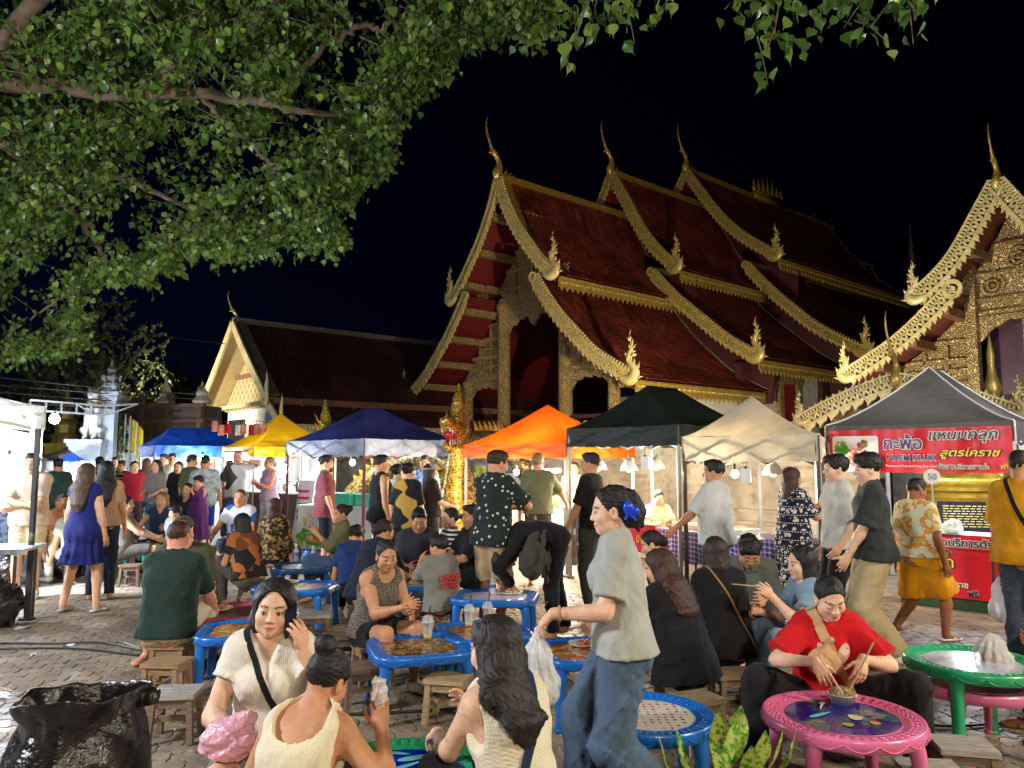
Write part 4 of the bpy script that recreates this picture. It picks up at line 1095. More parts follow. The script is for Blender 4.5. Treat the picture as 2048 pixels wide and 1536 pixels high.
   # gilded gable wall
def panel(poly,d,t,mat,name='gable_panel',par=None):
 mb=MB();mb.prism(poly,lambda a,b:(a,d,b),lambda a,b:(a,d+t,b));return mb.build(name,mat,par or hall)
PU,_=resample(dn(S1U,.34),14);PLo,_=resample(dn(S1L,.34),14)
for mir in(1,-1):
 panel([(0.0,7.45),(mir*1.6,7.45)]+[(mir*u,z)for u,z in PU[::-1]if z>7.6 and u<2.4][0:]+[(0,PU[0][1])],DW,.1,CARVE)
 panel([(mir*1.6,4.7),(mir*3.75,4.7)]+[(mir*u,z)for u,z in PLo[::-1]if u<3.9]+[(mir*1.6,7.3)],DW+.02,.1,CARVE)
 panel([(mir*3.75,3.9)]+[(mir*u,z)for u,z in PLo[::-1]if u>3.75]+[(mir*3.75,PLo[:,1][np.argmin(abs(PLo[:,0]-3.75))])],DW+.02,.08,CARVE)
 for z,h,w0,w1 in((4.62,.16,1.75,3.65),(5.05,.10,1.75,3.65),(5.42,.16,1.75,3.35),(5.75,.08,1.75,3.0),(6.1,.14,1.75,2.7),(6.6,.12,1.7,2.4)):
  mb=MB();mb.box((mir*(w0+w1)/2,DW-.05,z),(w1-w0,.12,h));mb.build('gable_beam',CARVEB if h>.12 else CARVE,hall)
 for u,z0,z1 in((2.3,4.8,6.5),(2.95,4.8,5.95)):
  mb=MB();mb.box((mir*u,DW-.03,(z0+z1)/2),(.12,.1,z1-z0));mb.build('gable_post',CARVE,hall)
  # scalloped valance over the side bay
 us=np.linspace(1.78,3.65,15);pl=[(mir*u,4.58)for u in us]+[(mir*u,4.30-.42*abs((u-2.72)/.94)**3-.05*math.sin(i*2.1))for i,u in reversed(list(enumerate(us)))]
 panel(pl,DW,.08,CARVEB,'carved_valance')
 column(mir*3.75,DW,2.2,4.6,.20,hall,CARVE);column(mir*1.6,DW,2.2,7.3,.24,hall,CARVE)
 mb=MB();mb.box((mir*5.0,DW+.1,3.6),(.5,.3,.18));mb.box((mir*5.0,DW,3.2),(.12,.2,.9),ry(rad(mir*35)));mb.build('eave_bracket',CARVE,hall)
 # balustrade
 mb=MB();mb.box((mir*2.68,DW,3.02),(1.8,.14,.12));mb.box((mir*2.68,DW,2.28),(1.8,.14,.12));mb.box((mir*1.86,DW,2.65),(.12,.12,.7));mb.box((mir*3.5,DW,2.65),(.12,.12,.7));rail_=mb.build('railing_frame',MAROON,hall)
 for k in range(4):
  for sg in(-1,1):
   cx=mir*(2.12+.37*k);C=[(cx+sg*.14*(1-t/11)*math.cos(t),DW,2.66+.24*(1-t/11)*math.sin(t)+sg*.02)for t in np.linspace(.4,9,26)]
   mb=MB();mb.tube(C,.022,5);mb.build('scroll',GOLD,rail_)
mb=MB()
for z,h in((7.38,.26),(7.78,.10),(8.45,.14),(9.1,.10),(9.7,.12)):
 w=float(np.interp(-z,-PU[:,1],PU[:,0]))*2-.1;m2=MB();m2.box((0,DW-.05,z),(max(w,.4)if z>7.5 else 3.5,.14,h));m2.build('gable_beam',CARVEB,hall)
for u in(-.9,0,.9):
 m2=MB();m2.box((u,DW-.04,8.1),(.12,.12,1.3));m2.build('gable_post',CARVE,hall)
 # lattice vents either side
for mir in(1,-1):
 m2=MB()
 for k in range(6):m2.box((mir*(1.75+.14*k),.9,7.72),(.04,.06,.5))
 for k in range(4):m2.box((mir*2.1,.9,7.52+.14*k),(.85,.06,.04))
 m2.build('lattice_vent',CARVE,hall)
us=np.linspace(-1.5,1.5,25);pl=[(u,7.30)for u in us]+[(u,6.72-.55*abs(u/1.5)**2.5-(.42*max(0,1-abs(u)/.32))-.05*math.sin(i*1.9))for i,u in reversed(list(enumerate(us)))]
panel(pl,DW,.1,CARVEB,'carved_valance')
# interior: back wall, ceiling with gilt coffers, inner door
mb=MB();mb.box((0,9.0,4.2),(6.4,.2,5));mb.build('inner_wall',MAROON,hall)
mb=MB();mb.box((0,5.2,7.2),(3.3,7.2,.12),rx(rad(-9)));ceil_=mb.build('ceiling',MAROON,hall)
for i in range(7):
 for j in range(9):
  if abs(i-3)<4:
   m2=MB();y=2.2+j*.72;m2.box(((i-3)*.48,y,7.08-(5.2-y)*-.158-.03),(.30,.34,.05),rx(rad(-9)));m2.build('ceiling_coffer',GOLDD,ceil_)
mb=MB();mb.box((2.9,5.2,3.2),(1.5,.15,2.6));mb.build('door_wall',WHITE,hall)
mb=MB();mb.box((2.35,5.05,3.2),(.3,.18,2.0));mb.box((3.5,5.05,3.2),(.3,.18,2.0));mb.box((2.92,5.05,4.2),(1.5,.2,.3));mb.build('door_surround',CARVEB,hall)
mb=MB();mb.box((2.92,5.05,3.1),(.85,.1,1.9));mb.build('door',M('lacquer_red',(.22,.01,.012),.3,var=.1),hall)
mb=MB();mb.box((1.3,4.6,3.0),(.9,.25,1.7));mb.build('white_pier',WHITE,hall)
# podium and side wall
mb=MB();mb.box((0,17.5,1.1),(10.4,32.5,2.2));mb.box((0,17.5,2.14),(10.8,32.9,.16));mb.box((0,17.5,.2),(11.0,33.1,.4));mb.build('podium',WHITEB,hall)
mb=MB();mb.box((4.9,4.6,3.1),(.3,5.6,1.9));mb.build('side_wall',WHITE,hall);mb=MB();mb.box((4.9,19.5,3.6),(.3,24,3.0));mb.build('side_wall',WHITE,hall)
for d_ in(9.5,14.2,17.0,20.0):
 mb=MB()
 for sg in(-1,1):mb.box((5.12,d_+sg*.6,3.5),(.2,.28,2.3))
 mb.box((5.12,d_,4.5),(.22,1.7,.3));mb.box((5.14,d_,2.55),(.26,1.8,.25))
 for k in range(5):mb.prism([(d_-.75+.3*k,4.6),(d_-.45+.3*k,4.6),(d_-.6+.3*k,4.95)],lambda a,b:(5.0,a,b),lambda a,b:(5.15,a,b))
 wn_=mb.build('window',CARVEB,hall);mb=MB();mb.box((5.1,d_,3.4),(.12,.9,1.9));mb.build('shutter',M('lacquer_red',(.22,.01,.012)),wn_)
for d_ in(6.6,12,22.5):
 mb=MB();mb.box((5.1,d_,3.4),(.3,.45,3.0));mb.build('side_pillar',MAROON,hall)
 # front steps between the nagas
for k in range(8):
 mb=MB();mb.box((0,.9-k*.34,2.05-.27*k-1.0),(2.6,.36,2.0));mb.build('step',WHITEB,hall)
 # ---- right hall: gilded gable seen from the front
G_R=np.array([10.67,16.0,0])
rhall=thing('temple_hall','smaller temple hall with bright openwork gold bargeboards and gilded front, cut by the frame edge','temple',G_R,-TH)
RU=[(0,7.72),(.42,7.02),(.84,6.35),(1.24,5.9),(1.78,5.48)]
RL=[(1.0,5.51),(1.4,5.15),(1.9,4.71),(2.51,4.28),(3.50,3.74)]
BR=gold_mat('bright_gold',(.60,.49,.22),.25,.42)
for mir in(1,-1):
 bU=barge(RU,.36,0,rhall,BR,mir,.155,.02,.22,.05,'tri',curl=False);bL_=barge(RL,.36,0,rhall,BR,mir,.155,.02,.22,.05,'tri')
 sU=slope(RU,.05,9,rhall,[TILE,REDB],mir);slope(RL,.05,9,rhall,[TILE,REDB],mir)
 tiles(RU,.3,9,sU,TILE,mir=mir)if mir>0 else None
 naga_finial(mir*(RU[-1][0]+.05),RU[-1][1]-.02,-.03,bU,BR,mir,.66);naga_finial(mir*(RL[-1][0]+.05),RL[-1][1],-.03,bL_,BR,mir,.66)
 for prof,fr in((RU,(.45,.92)),(RL,(.10,.42,.72))):
  P,_=resample(dn(prof,.26),101)
  for f in fr:u,z=P[int(f*100)];mb=MB();mb.box((mir*u,.62,z),(.24,1.2,.20));mb.build('purlin',M('brown_timber',(.16,.07,.035),.55,bump=.3),rhall)
chofa(0,7.72,rhall,GOLD,.74)
P1,_=resample(dn(RU,.20),12);P2,_=resample(dn(RL,.20),12)
for mir in(1,-1):
 panel([(0,4.95),(mir*1.0,4.95)]+[(mir*u,z)for u,z in P1[::-1]if u<1.75 and z>5.2]+[(0,P1[0][1])],1.2,.1,CARVEB,'gable_panel',rhall)
 panel([(mir*1.0,2.6),(mir*3.0,2.6)]+[(mir*u,z)for u,z in P2[::-1]if u<3.1]+[(mir*1.0,5.3)],1.2,.1,CARVE,'gable_panel',rhall)
 for z,w1 in((4.45,1.9),(4.0,2.5),(3.75,2.6),(3.45,2.8)):
  mb=MB();mb.box((mir*(1.0+w1)/2+mir*.03,1.14,z),(w1-1.0,.1,.10));mb.build('gable_beam',CARVEB,rhall)
 mb=MB();mb.box((mir*1.0,1.1,4.1),(.24,.24,4.4));mb.build('pillar',CARVEB,rhall)
 for u in(1.6,2.1):mb=MB();mb.box((mir*u,1.14,3.9),(.09,.1,1.1-(u-1.6)));mb.build('gable_post',CARVE,rhall)
 us=np.linspace(0,.88,9);panel([(mir*u,4.98)for u in us]+[(mir*u,4.86-.5*(u/.88)**2.2-.03*math.sin(i*2))for i,u in reversed(list(enumerate(us)))],1.1,.08,CARVEB,'carved_valance',rhall)
for z in(6.6,5.95,5.35,5.05):
 w=min(float(np.interp(-z,-P1[:,1],P1[:,0])),1.4)*2-.1;mb=MB();mb.box((0,1.14,z),(w,.1,.09));mb.build('gable_beam',CARVE,rhall)
for u,z in((-.55,5.7),(.55,5.7),(0,6.25)):
 mb=MB()
 for r0,r1 in((.26,.20),(.14,.10)):mb.lathe([(r0,0),(r0,.05),(r1,.05),(r1,0)],(0,0,0),16)
 mb.lathe([(.05,0),(.03,.06),(.0001,.06)],(0,0,0),10)
 V=np.array(mb.v);mb.v=[(u+x,1.19-zz,z+y)for x,y,zz in V];mb.build('rosette',CARVEB,rhall)
mb=MB();mb.box((0,1.9,3.9),(1.9,.1,2.4));mb.build('shuttered_doorway',M('plum_timber',(.045,.014,.03),.4,var=.15),rhall)
mb=MB();mb.box((0.0,1.3,3.8),(.07,.08,2.2));mb.build('mullion',CARVE,rhall)
mb=MB();mb.box((0,5.0,1.3),(6.0,7.8,2.6));mb.build('podium',WHITEB,rhall)
frieze(0,0,-2.8,2.8,rhall,CARVEB,1,.3,.3,'sill_frieze');rhall.children[-1].location=(0,1.0,2.85);rhall.children[-1].rotation_euler=(0,0,-math.pi/2)
for k in range(6):
 mb=MB();mb.box((1.9*0-2.35,.5+0*k,3.0),(.1,.1,.1))if False else None
 # white eave boards glimpsed under the lower slope
 # ---- porch gable in front of it
pt=at(1795,785,12.5);G_P=np.array([pt[0],pt[1],0])
porch=thing('porch_roof','low porch roof with golden openwork bargeboard and horned finial behind the grey tent','roof',G_P,-TH)
PP=[(0,2.99),(.34,2.90),(.72,2.78),(1.12,2.63),(1.70,2.36)]
for mir in(1,-1):
 barge(PP,.26,0,porch,BR,mir,.12,.05,.22,.04,'tri',curl=False)
 slope(dn(PP,-.03),.05,1.6,porch,[TILE,MAROON],mir,.12)
 naga_finial(mir*1.74,2.38,-.02,porch,BR,mir,.42)
 for d_ in(.3,1.4):mb=MB();mb.box((mir*1.2,d_,1.25),(.16,.16,2.5));mb.build('post',CARVE,porch)
chofa(-.03,2.98,porch,GOLD,.66)
mb=MB();mb.lathe([(.03,0),(.10,.1),(.14,.25),(.08,.42),(.055,.6),(.06,.8),(.02,1.05),(.004,1.2)],(0,0,0),12)
fin=mb.build('golden_spike_finial',GOLD,None,True,at(1985,780,12.6));tag(fin,'golden horn-shaped roof finial rising just behind the grey tent peak','finial')
fin.location.z-=.2
mb=MB();q=at(1985,800,12.6);mb.box((q[0],q[1],(q[2]-.1)/2),(.16,.16,q[2]-.1));fp_=mb.build('post',CARVE,None);fp_.parent=fin;fp_.matrix_parent_inverse=Matrix.Translation(fin.location).inverted()
# ---- tiered spire far behind
q=at(1830,640,60);sp_=thing('spire','dark ringed temple spire far behind the right hall bargeboard','spire',(q[0],q[1],0))
mb=MB();pr=[(3.0,0),(3.0,6),(2.2,8)];z=8.0;r=1.5
for k in range(16):pr+=[(r,z),(r,z+.35),(r*.72,z+.45)];z+=.72;r*=.88
pr+=[(.05,z+1.2)]
mb.lathe(pr,(0,0,0),14);mb.build('ringed_spire',M('spire_gilding',(.30,.24,.12),.4,.4),sp_,True)
# ---- left hall with pale gable
G_L=np.array([-10.13,27.0,0])
lh=thing('temple_building','low hall with woven cream gable and long maroon roof, left of the main temple','building',G_L,-TH)
CREAM=M('cream_timber',(.52,.42,.22),.55,var=.12,bump=.2,bs=14);
def weave_mat():
 m,T,N,L,P=nmat('woven_bamboo');co=objco(N,L);x,y,z=sep(N,L,co)
 a=mth(N,L,'SINE',mth(N,L,'MULTIPLY',mth(N,L,'ADD',x,z),15));b=mth(N,L,'SINE',mth(N,L,'MULTIPLY',mth(N,L,'SUBTRACT',x,z),15))
 h=mth(N,L,'MAXIMUM',a,b);L.new(ramp(N,L,mth(N,L,'ADD',h,mth(N,L,'MULTIPLY',noise(N,L,co,20,3),.5)),[(.6,(.26,.19,.09)),(1.0,(.42,.33,.17))]),P.inputs['Base Color']);P.inputs['Roughness'].default_value=.7
 L.new(bumpn(N,L,h,.4,.03),P.inputs['Normal']);return m
WEAVE=weave_mat()
LU=[(0,6.62),(1.0,5.66),(2.1,4.68),(3.25,3.70)];LL=[(2.6,3.88),(3.4,3.32),(4.15,2.80)]
for mir in(1,-1):
 sU=slope(LU,.0,22,lh,[TILED,CREAM],mir,.1)if mir>0 else(slope(LU,.0,22,lh,[TILED,CREAM],mir,.1),sU)[1]
 mb=MB();P,_=resample(LU,8)
 for k in range(7):mb.bar((mir*P[k][0],-.06,P[k][1]-.05),(mir*P[k+1][0],-.06,P[k+1][1]-.05),.08,.30,(0,0,1))
 mb.build('bargeboard',CREAM,lh)
 mb=MB();C=crom([(-.1,-.05,.12),(.1,-.1,.14),(.16,.15,.1),(.1,.4,.12),(.14,.65,.07),(.08,.9,.01)],20)
 mb.tube(np.stack([mir*(3.2+C[:,0]),np.full(len(C),-.06),3.62+C[:,1]],1),C[:,2],7,flat=.5,flatdir=(0,1,0));mb.build('flame_finial',CREAM,lh,True)
sL=slope(LL,.2,22,lh,[TILED,CREAM],1,.1);tiles(LU,.35,13,sU,TILED,.24,.26,1,.025);tiles(LL,.3,13,sL,TILED,.24,.26,1,.025)
mb=MB();P,_=resample(LL,5)
for k in range(4):mb.bar((P[k][0],.1,P[k][1]-.05),(P[k+1][0],.1,P[k+1][1]-.05),.08,.26)
mb.build('bargeboard',CREAM,lh)
mb=MB();C=crom([(0,-.1,.1),(.08,.15,.1),(.05,.4,.11),(.1,.7,.06),(.06,.9,.01)],16);mb.tube(np.stack([4.1+C[:,0],np.full(len(C),.1),2.85+C[:,1]],1),C[:,2],7,flat=.5,flatdir=(0,1,0));mb.build('flame_finial',GOLDP,lh,True)
P,_=resample(dn(LU,.15),8)
panel([(u,z)for u,z in P]+[(3.1,3.5),(-3.1,3.5)]+[(-u,z)for u,z in P[::-1]],.9,.08,WEAVE,'woven_gable',lh)
mb=MB();mb.box((-.9,.8,4.75),(1.9,.06,.16));mb.build('gable_beam',M('brown_timber',(.16,.07,.035)),lh)
mb=MB();mb.box((0,.7,3.62),(6.4,.3,.14));mb.build('tie_beam',CREAM,lh)
mb=MB();mb.box((0,11.5,1.75),(6.2,21,3.5));mb.build('wall',WHITE,lh)
mb=MB();mb.box((3.7,11.5,1.3),(1.0,21,2.6));mb.build('aisle_wall',WHITEB,lh)
mb=MB();mb.box((-2.0,.95,2.6),(1.5,.1,1.1));mb.build('dark_window',M('dark_glass',(.02,.022,.028),.2,var=0),lh)
mb=MB();mb.box((1.65,.93,3.0),(1.25,.06,.5));sgn=mb.build('sign_board',M('sign_blue',(.25,.32,.55),.5),lh)
mb=MB();mb.box((1.65,.92,3.29),(1.4,.06,.06));mb.box((1.65,.92,2.71),(1.4,.06,.06));mb.box((.98,.92,3.0),(.06,.06,.5));mb.box((2.32,.92,3.0),(.06,.06,.5));mb.build('sign_frame',GOLDP,sgn)
mb=MB();mb.bar((0,-.05,6.68),(0,22,6.68),.22,.2);mb.build('ridge',BRONZE,lh)
mb=MB()
for k in range(7):mb.bar((P[k][0],.25,P[k][1]+.2),(P[k+1][0],.25,P[k+1][1]+.2),.34,.1)
mb.build('verge_band',BRONZE,lh)
frieze(4.15,2.78,.2,12,lh,GOLDP,1,.22,.3);frieze(3.25,3.66,.2,13,lh,M('brown_timber',(.16,.07,.035)),1,.2,2.0)
chofa(.05,6.60,lh,GOLDP,.66)
# pierced gold fence panels beneath its eave
for k in range(7):
 m2=MB()
 for j in range(5):
  for i in range(4):
   ring=[(.14*math.cos(a),.14*math.sin(a))for a in np.linspace(0,2*math.pi,9)]
   m2.tube([(4.3,1.2+k*1.35+j*.26+x,1.7+i*.26+z)for x,z in ring],.03,4,False)
 m2.build('pierced_panel',GOLDP,lh)
 # ------------------------------------------------------------------ walls, gate, statues
gv=np.array([math.cos(TH),-math.sin(TH)]);rv=np.array([math.sin(TH),math.cos(TH)])
def moulded_wall(name,label,a,b,prof,mat,cat='wall',th=.5):
 a=np.array(a);b=np.array(b);L=np.linalg.norm(b-a);ang=math.atan2(b[1]-a[1],b[0]-a[0])
 t=thing(name,label,cat,(*a,0),ang);mb=MB()
 for z0,z1,o in prof:mb.box((L/2,th/2+0,(z0+z1)/2),(L+2*o,th+2*o,z1-z0))
 mb.build('moulded_courses',mat,t);return t
STAINED=M('stained_plaster',(.50,.43,.32),.8,var=.28,vs=1.6,dirt=.7,bump=.4,bs=8,scale=(1,1,.5))
PROF=[(0,.26,.30),(.26,.31,.20),(.31,.50,.24),(.50,.56,.14),(.56,.72,.04),(.72,.77,.10),(.77,1.0,.0),(1.0,1.05,.10),(1.05,1.2,.03),(1.2,1.27,.14),(1.27,1.36,.08),(1.36,1.50,.22),(1.50,1.56,.14),(1.56,1.66,.30),(1.66,1.74,.22)]
c0=np.array([3.66,14.6])
moulded_wall('terrace_wall','stained moulded masonry terrace wall behind the black and cream stalls',c0-gv*5.2,c0+gv*3.0,PROF,STAINED)
moulded_wall('terrace_wall','pale blue-white terrace wall under the naga body behind the navy stall',c0-gv*9.5+rv*.4,c0-gv*5.25+rv*.4,[(0,.2,.06),(.2,1.2,0),(1.2,1.3,.08)],WHITE)
moulded_wall('boundary_wall','low whitewashed boundary wall behind the left crowd',at(205,940,23)[:2],at(640,940,21)[:2],[(0,.25,.06),(.25,1.75,0),(1.75,1.85,.06)],WHITE,th=.3)
moulded_wall('boundary_wall','white wall left of the gate pillar, mostly behind the white tent',at(-140,940,24.2)[:2],at(160,940,23.4)[:2],[(0,.25,.06),(.25,1.6,0),(1.6,1.7,.06)],WHITE,th=.3)
WHITEG=M('grey_whitewash',(.36,.39,.43),.8,var=.2,vs=1.5,dirt=.6,bump=.3)
# gate pillar with pedestal
q=at(213,940,22.0);gp=thing('gate_pillar','tall white gate pillar with stepped capital and carved finial','pillar',(q[0],q[1],0),rad(12))
mb=MB();mb.box((0,0,1.65),(.38,.38,3.3));mb.box((0,0,.25),(.6,.6,.5));mb.build('shaft',WHITEG,gp)
mb=MB()
for z,w,h in((3.32,.44,.1),(3.43,.50,.12),(3.56,.58,.12),(3.70,.40,.18)):mb.box((0,0,z),(w,w,h))
mb.build('capital',WHITEG,gp)
mb=MB();mb.lathe([(.22,3.78),(.26,3.86),(.15,3.96),(.2,4.06),(.1,4.2),(.13,4.28),(.05,4.42),(.01,4.6)],(0,0,0),10)
for k in range(6):a=k*math.pi/3;mb.bar((.2*math.cos(a),.2*math.sin(a),3.8),(.26*math.cos(a),.26*math.sin(a),4.1),.06)
mb.build('finial',M('mossy_plaster',(.16,.15,.13),.8,var=.4,bump=.4),gp)
q=at(182,940,21.6);pd=thing('pedestal','stepped white pedestal carrying the lion statue beside the gate pillar','pedestal',(q[0],q[1],0),rad(12));mb=MB()
mb.box((0,0,.8),(.62,.7,1.6))
for k in range(6):mb.box((-.02*k,0,1.66+.1*k),(.62+.07*k,.7+.06*k,.10))
mb.build('stepped_block',WHITEG,pd)
li=thing('lion_statue','white and gold guardian lion statue sitting upright on the pedestal','statue',(q[0]-.02,q[1],2.21),rad(190))
v=Vol((-.35,-.35,0),(.35,.45,1.65),.022)
v.cone((0,-.1,.25),(0,.02,.8),.2,.2,.06).cone((0,.02,.8),(0,.05,1.15),.19,.14,.06).ell((0,.12,1.28),(.14,.17,.15),None,.04).cone((0,.2,1.25),(0,.3,1.22),.08,.06,.03)
for sg in(-1,1):
 v.cone((sg*.12,.12,.85),(sg*.12,.2,.08),.075,.06,.03).cone((sg*.12,.2,.07),(sg*.12,.33,.05),.06,.05,.02).cone((sg*.17,-.1,.3),(sg*.2,.15,.28),.12,.09,.04).cone((sg*.2,.15,.28),(sg*.18,.0,.06),.08,.06,.02).cone((sg*.1,.05,1.38),(sg*.13,.03,1.5),.04,.015,.02)
v.cone((0,-.28,.1),(0,-.32,.75),.05,.03,.03);v.cut((0,0,.01),(0,0,-1))
vol_obj(v,'body',M('statue_white',(.62,.62,.58),.5,var=.2,dirt=.4,bump=.3),li)
v=Vol((-.3,-.25,.8),(.3,.3,1.7),.022);
for k in range(10):a=k*.628;v.cone((.1*math.cos(a),.02+.06*math.sin(a),1.2),(.2*math.cos(a),.02+.12*math.sin(a),.92),.07,.03,.02)
v.ell((0,.06,1.36),(.155,.16,.13),None,.03);vol_obj(v,'mane',GOLDP,li)
q=at(126,940,24.5);gs=thing('shrine_finial','small tiered yellow-gold shrine lantern on a square post','shrine',(q[0],q[1],0))
mb=MB();mb.box((0,0,1.05),(.8,.8,2.1));mb.box((0,0,2.1),(.95,.95,.12));mb.build('post',M('yellow_paint',(.55,.42,.04),.5),gs)
mb=MB();mb.lathe([(.42,2.16),(.36,2.3),(.44,2.4),(.3,2.5),(.34,2.75),(.42,2.85),(.24,2.95),(.22,3.2),(.34,3.3),(.16,3.42),(.2,3.55),(.08,3.68),(.02,4.0)],(0,0,0),8);mb.build('tiers',GOLD,gs)
# wooden pavilion top with posts and ornaments behind the wall
q=at(330,940,25.5);pv=thing('wooden_pavilion','weathered brown timber pavilion top behind the boundary wall','pavilion',(q[0],q[1],0),-TH*.35)
BROWN=M('weathered_timber',(.16,.085,.05),.75,var=.35,bump=.5,bs=6,scale=(1,1,.3))
mb=MB();mb.box((0,0,2.4),(3.6,1.0,2.0));mb.build('panel',M('grimy_brown_panel',(.10,.065,.05),.8,var=.5,vs=2.5,bump=.4),pv)
for x in(-1.8,-.6,.6,1.8):mb=MB();mb.box((x,-.55,2.0),(.16,.16,4.0 if abs(x)>1 else 3.6));mb.build('post',BROWN,pv)
for z in(2.9,3.4):mb=MB();mb.box((0,-.58,z),(4.0,.14,.12));mb.build('beam',BROWN,pv)
for x,h in((-1.3,.55),(.35,.75),(1.8,.6)):mb=MB();mb.lathe([(.26,3.46),(.3,3.55),(.16,3.7),(.2,3.8),(.05,3.46+h),(.01,3.6+h)],(x,-.5,0),8);mb.build('finial',GOLDP if x<0 else STAINED,pv)
# flags on poles
def flag(label,px,py0,py1,D,cols,w=.55,h=.85,yaw=.4):
 q=at(px,940,D);zt=at(px,py0,D)[2];t=thing('flag',label,'flag',(q[0],q[1],0),yaw)
 mb=MB();mb.tube([(0,0,0),(0,0,zt)],.025,6);mb.build('pole',M('pole_steel',(.4,.4,.4),.4,.6),t)
 n=len(cols)
 for i,c in enumerate(cols):
  mb=MB();z1=zt-.1-h*i/n;z0=zt-.1-h*(i+1)/n
  mb.grid([[(.03+w*s,.06*math.sin(s*5)+.03*math.sin(s*9),z-.18*s*s)for z in(z0+.001,z1)]for s in np.linspace(0,1,9)]);mb.build('cloth',fabric_canopy('flag_'+c[1],c[0],trans=.3),t)
Y_=((.70,.52,.02),'yellow')
flag('yellow flag on a thin pole by the gate pillar',256,832,0,22.5,[Y_],.2,.95);flag('narrow yellow flag with small emblem, nearer the blue tent',270,845,0,22.3,[Y_],.15,1.0)
flag('drooping striped flag in red, white and blue behind the pillar',246,828,0,22.8,[((.5,.02,.03),'red'),((.7,.7,.7),'white'),((.03,.04,.22),'blue'),((.7,.7,.7),'white'),((.5,.02,.03),'red')],.38,1.2,.9)
# steel truss with cool lamp beyond the white tent
q0,q1=at(60,800,20),at(212,812,21.6);tr=thing('steel_truss','thin horizontal steel truss running from the white tent to the pillar','truss',(0,0,0));mb=MB()
q0b,q1b=q0-np.array([0,0,.27]),q1-np.array([0,0,.27])
mb.bar(q0,q1,.05);mb.bar(q0b,q1b,.05)
for t in np.linspace(0,1,6):mb.bar(q0+(q1-q0)*t,q0b+(q1b-q0b)*t,.04)
mb.bar(q0+(q1-q0)*.6,q0b+(q1b-q0b)*.8,.04);e=at(276,808,22.2);mb.bar(q1,e,.04);mb.bar(q1b,e,.04);mb.build('bars',M('pole_steel',(.4,.4,.4)),tr)
def bulb_lamp(label,p,watts,col,size=.06,es=30.,cord=.25,shade=False,name='hanging_bulb',group=None,light=True,r=.05):
 t=thing(name,label,'lamp',p,0,group)
 mb=MB();mb.tube([(0,0,size),(0,0,size+cord)],.008,5);mb.lathe([(.028,size*.9),(.03,size+.06),(.012,size+.07)],(0,0,0),8);mb.build('cord',M('black_plastic',(.02,.02,.02),.4,var=0),t)
 mb=MB();mb.lathe([(.0001,-size),(size*.6,-size*.8),(size,-size*.1),(size*.75,size*.6),(size*.4,size)],(0,0,0),12);mb.build('bulb',emit('bulb_%d_%d'%(es,round(col[2]*10)),col,es),t,True)
 if shade:mb=MB();mb.lathe([(.035,.14),(.07,.10),(.115,.03),(.13,-.02),(.125,-.02),(.105,.025),(.06,.09),(.03,.125)],(0,0,0),16);mb.build('shade',M('white_enamel',(.7,.7,.68),.35,var=0),t,True)
 if light:lamp('bulb_light',(0,0,-size-.07),watts*1.55,col,r,parent=t)
 return t
COOL=(.78,.88,1.0);WARM=(1.0,.74,.42);NEU=(1.0,.90,.72)
bulb_lamp('glaring cool white bulb hanging below the steel truss',at(109,838,19.5),75,COOL,.13,60)
# ------------------------------------------------------------------ naga statues
def scale_mat(name,col,lo,sc=13):
 if name in MATS:return MATS[name]
 m,T,N,L,P=nmat(name);co=objco(N,L,(1,1,1.25));v=N.new('ShaderNodeTexVoronoi');v.inputs['Scale'].default_value=sc;L.new(co,v.inputs['Vector'])
 L.new(ramp(N,L,v.outputs['Distance'],[(.15,tuple(min(1,c*1.2)for c in col)),(.45,col),(.62,lo)]),P.inputs['Base Color']);P.inputs['Metallic'].default_value=.35;P.inputs['Roughness'].default_value=.33
 L.new(bumpn(N,L,v.outputs['Distance'],-.9,.04),P.inputs['Normal']);MATS[name]=m;return m
SCALE=scale_mat('naga_scales',(.60,.40,.06),(.14,.07,.01),30);SCALED=scale_mat('naga_body_scales',(.30,.20,.07),(.06,.04,.015),17);SCALEG=scale_mat('naga_scales_green',(.60,.50,.05),(.16,.15,.02),30)
IVORY=M('ivory_teeth',(.75,.72,.62),.35,var=.05);MOUTH=M('red_mouth',(.42,.02,.02),.35,var=.15)
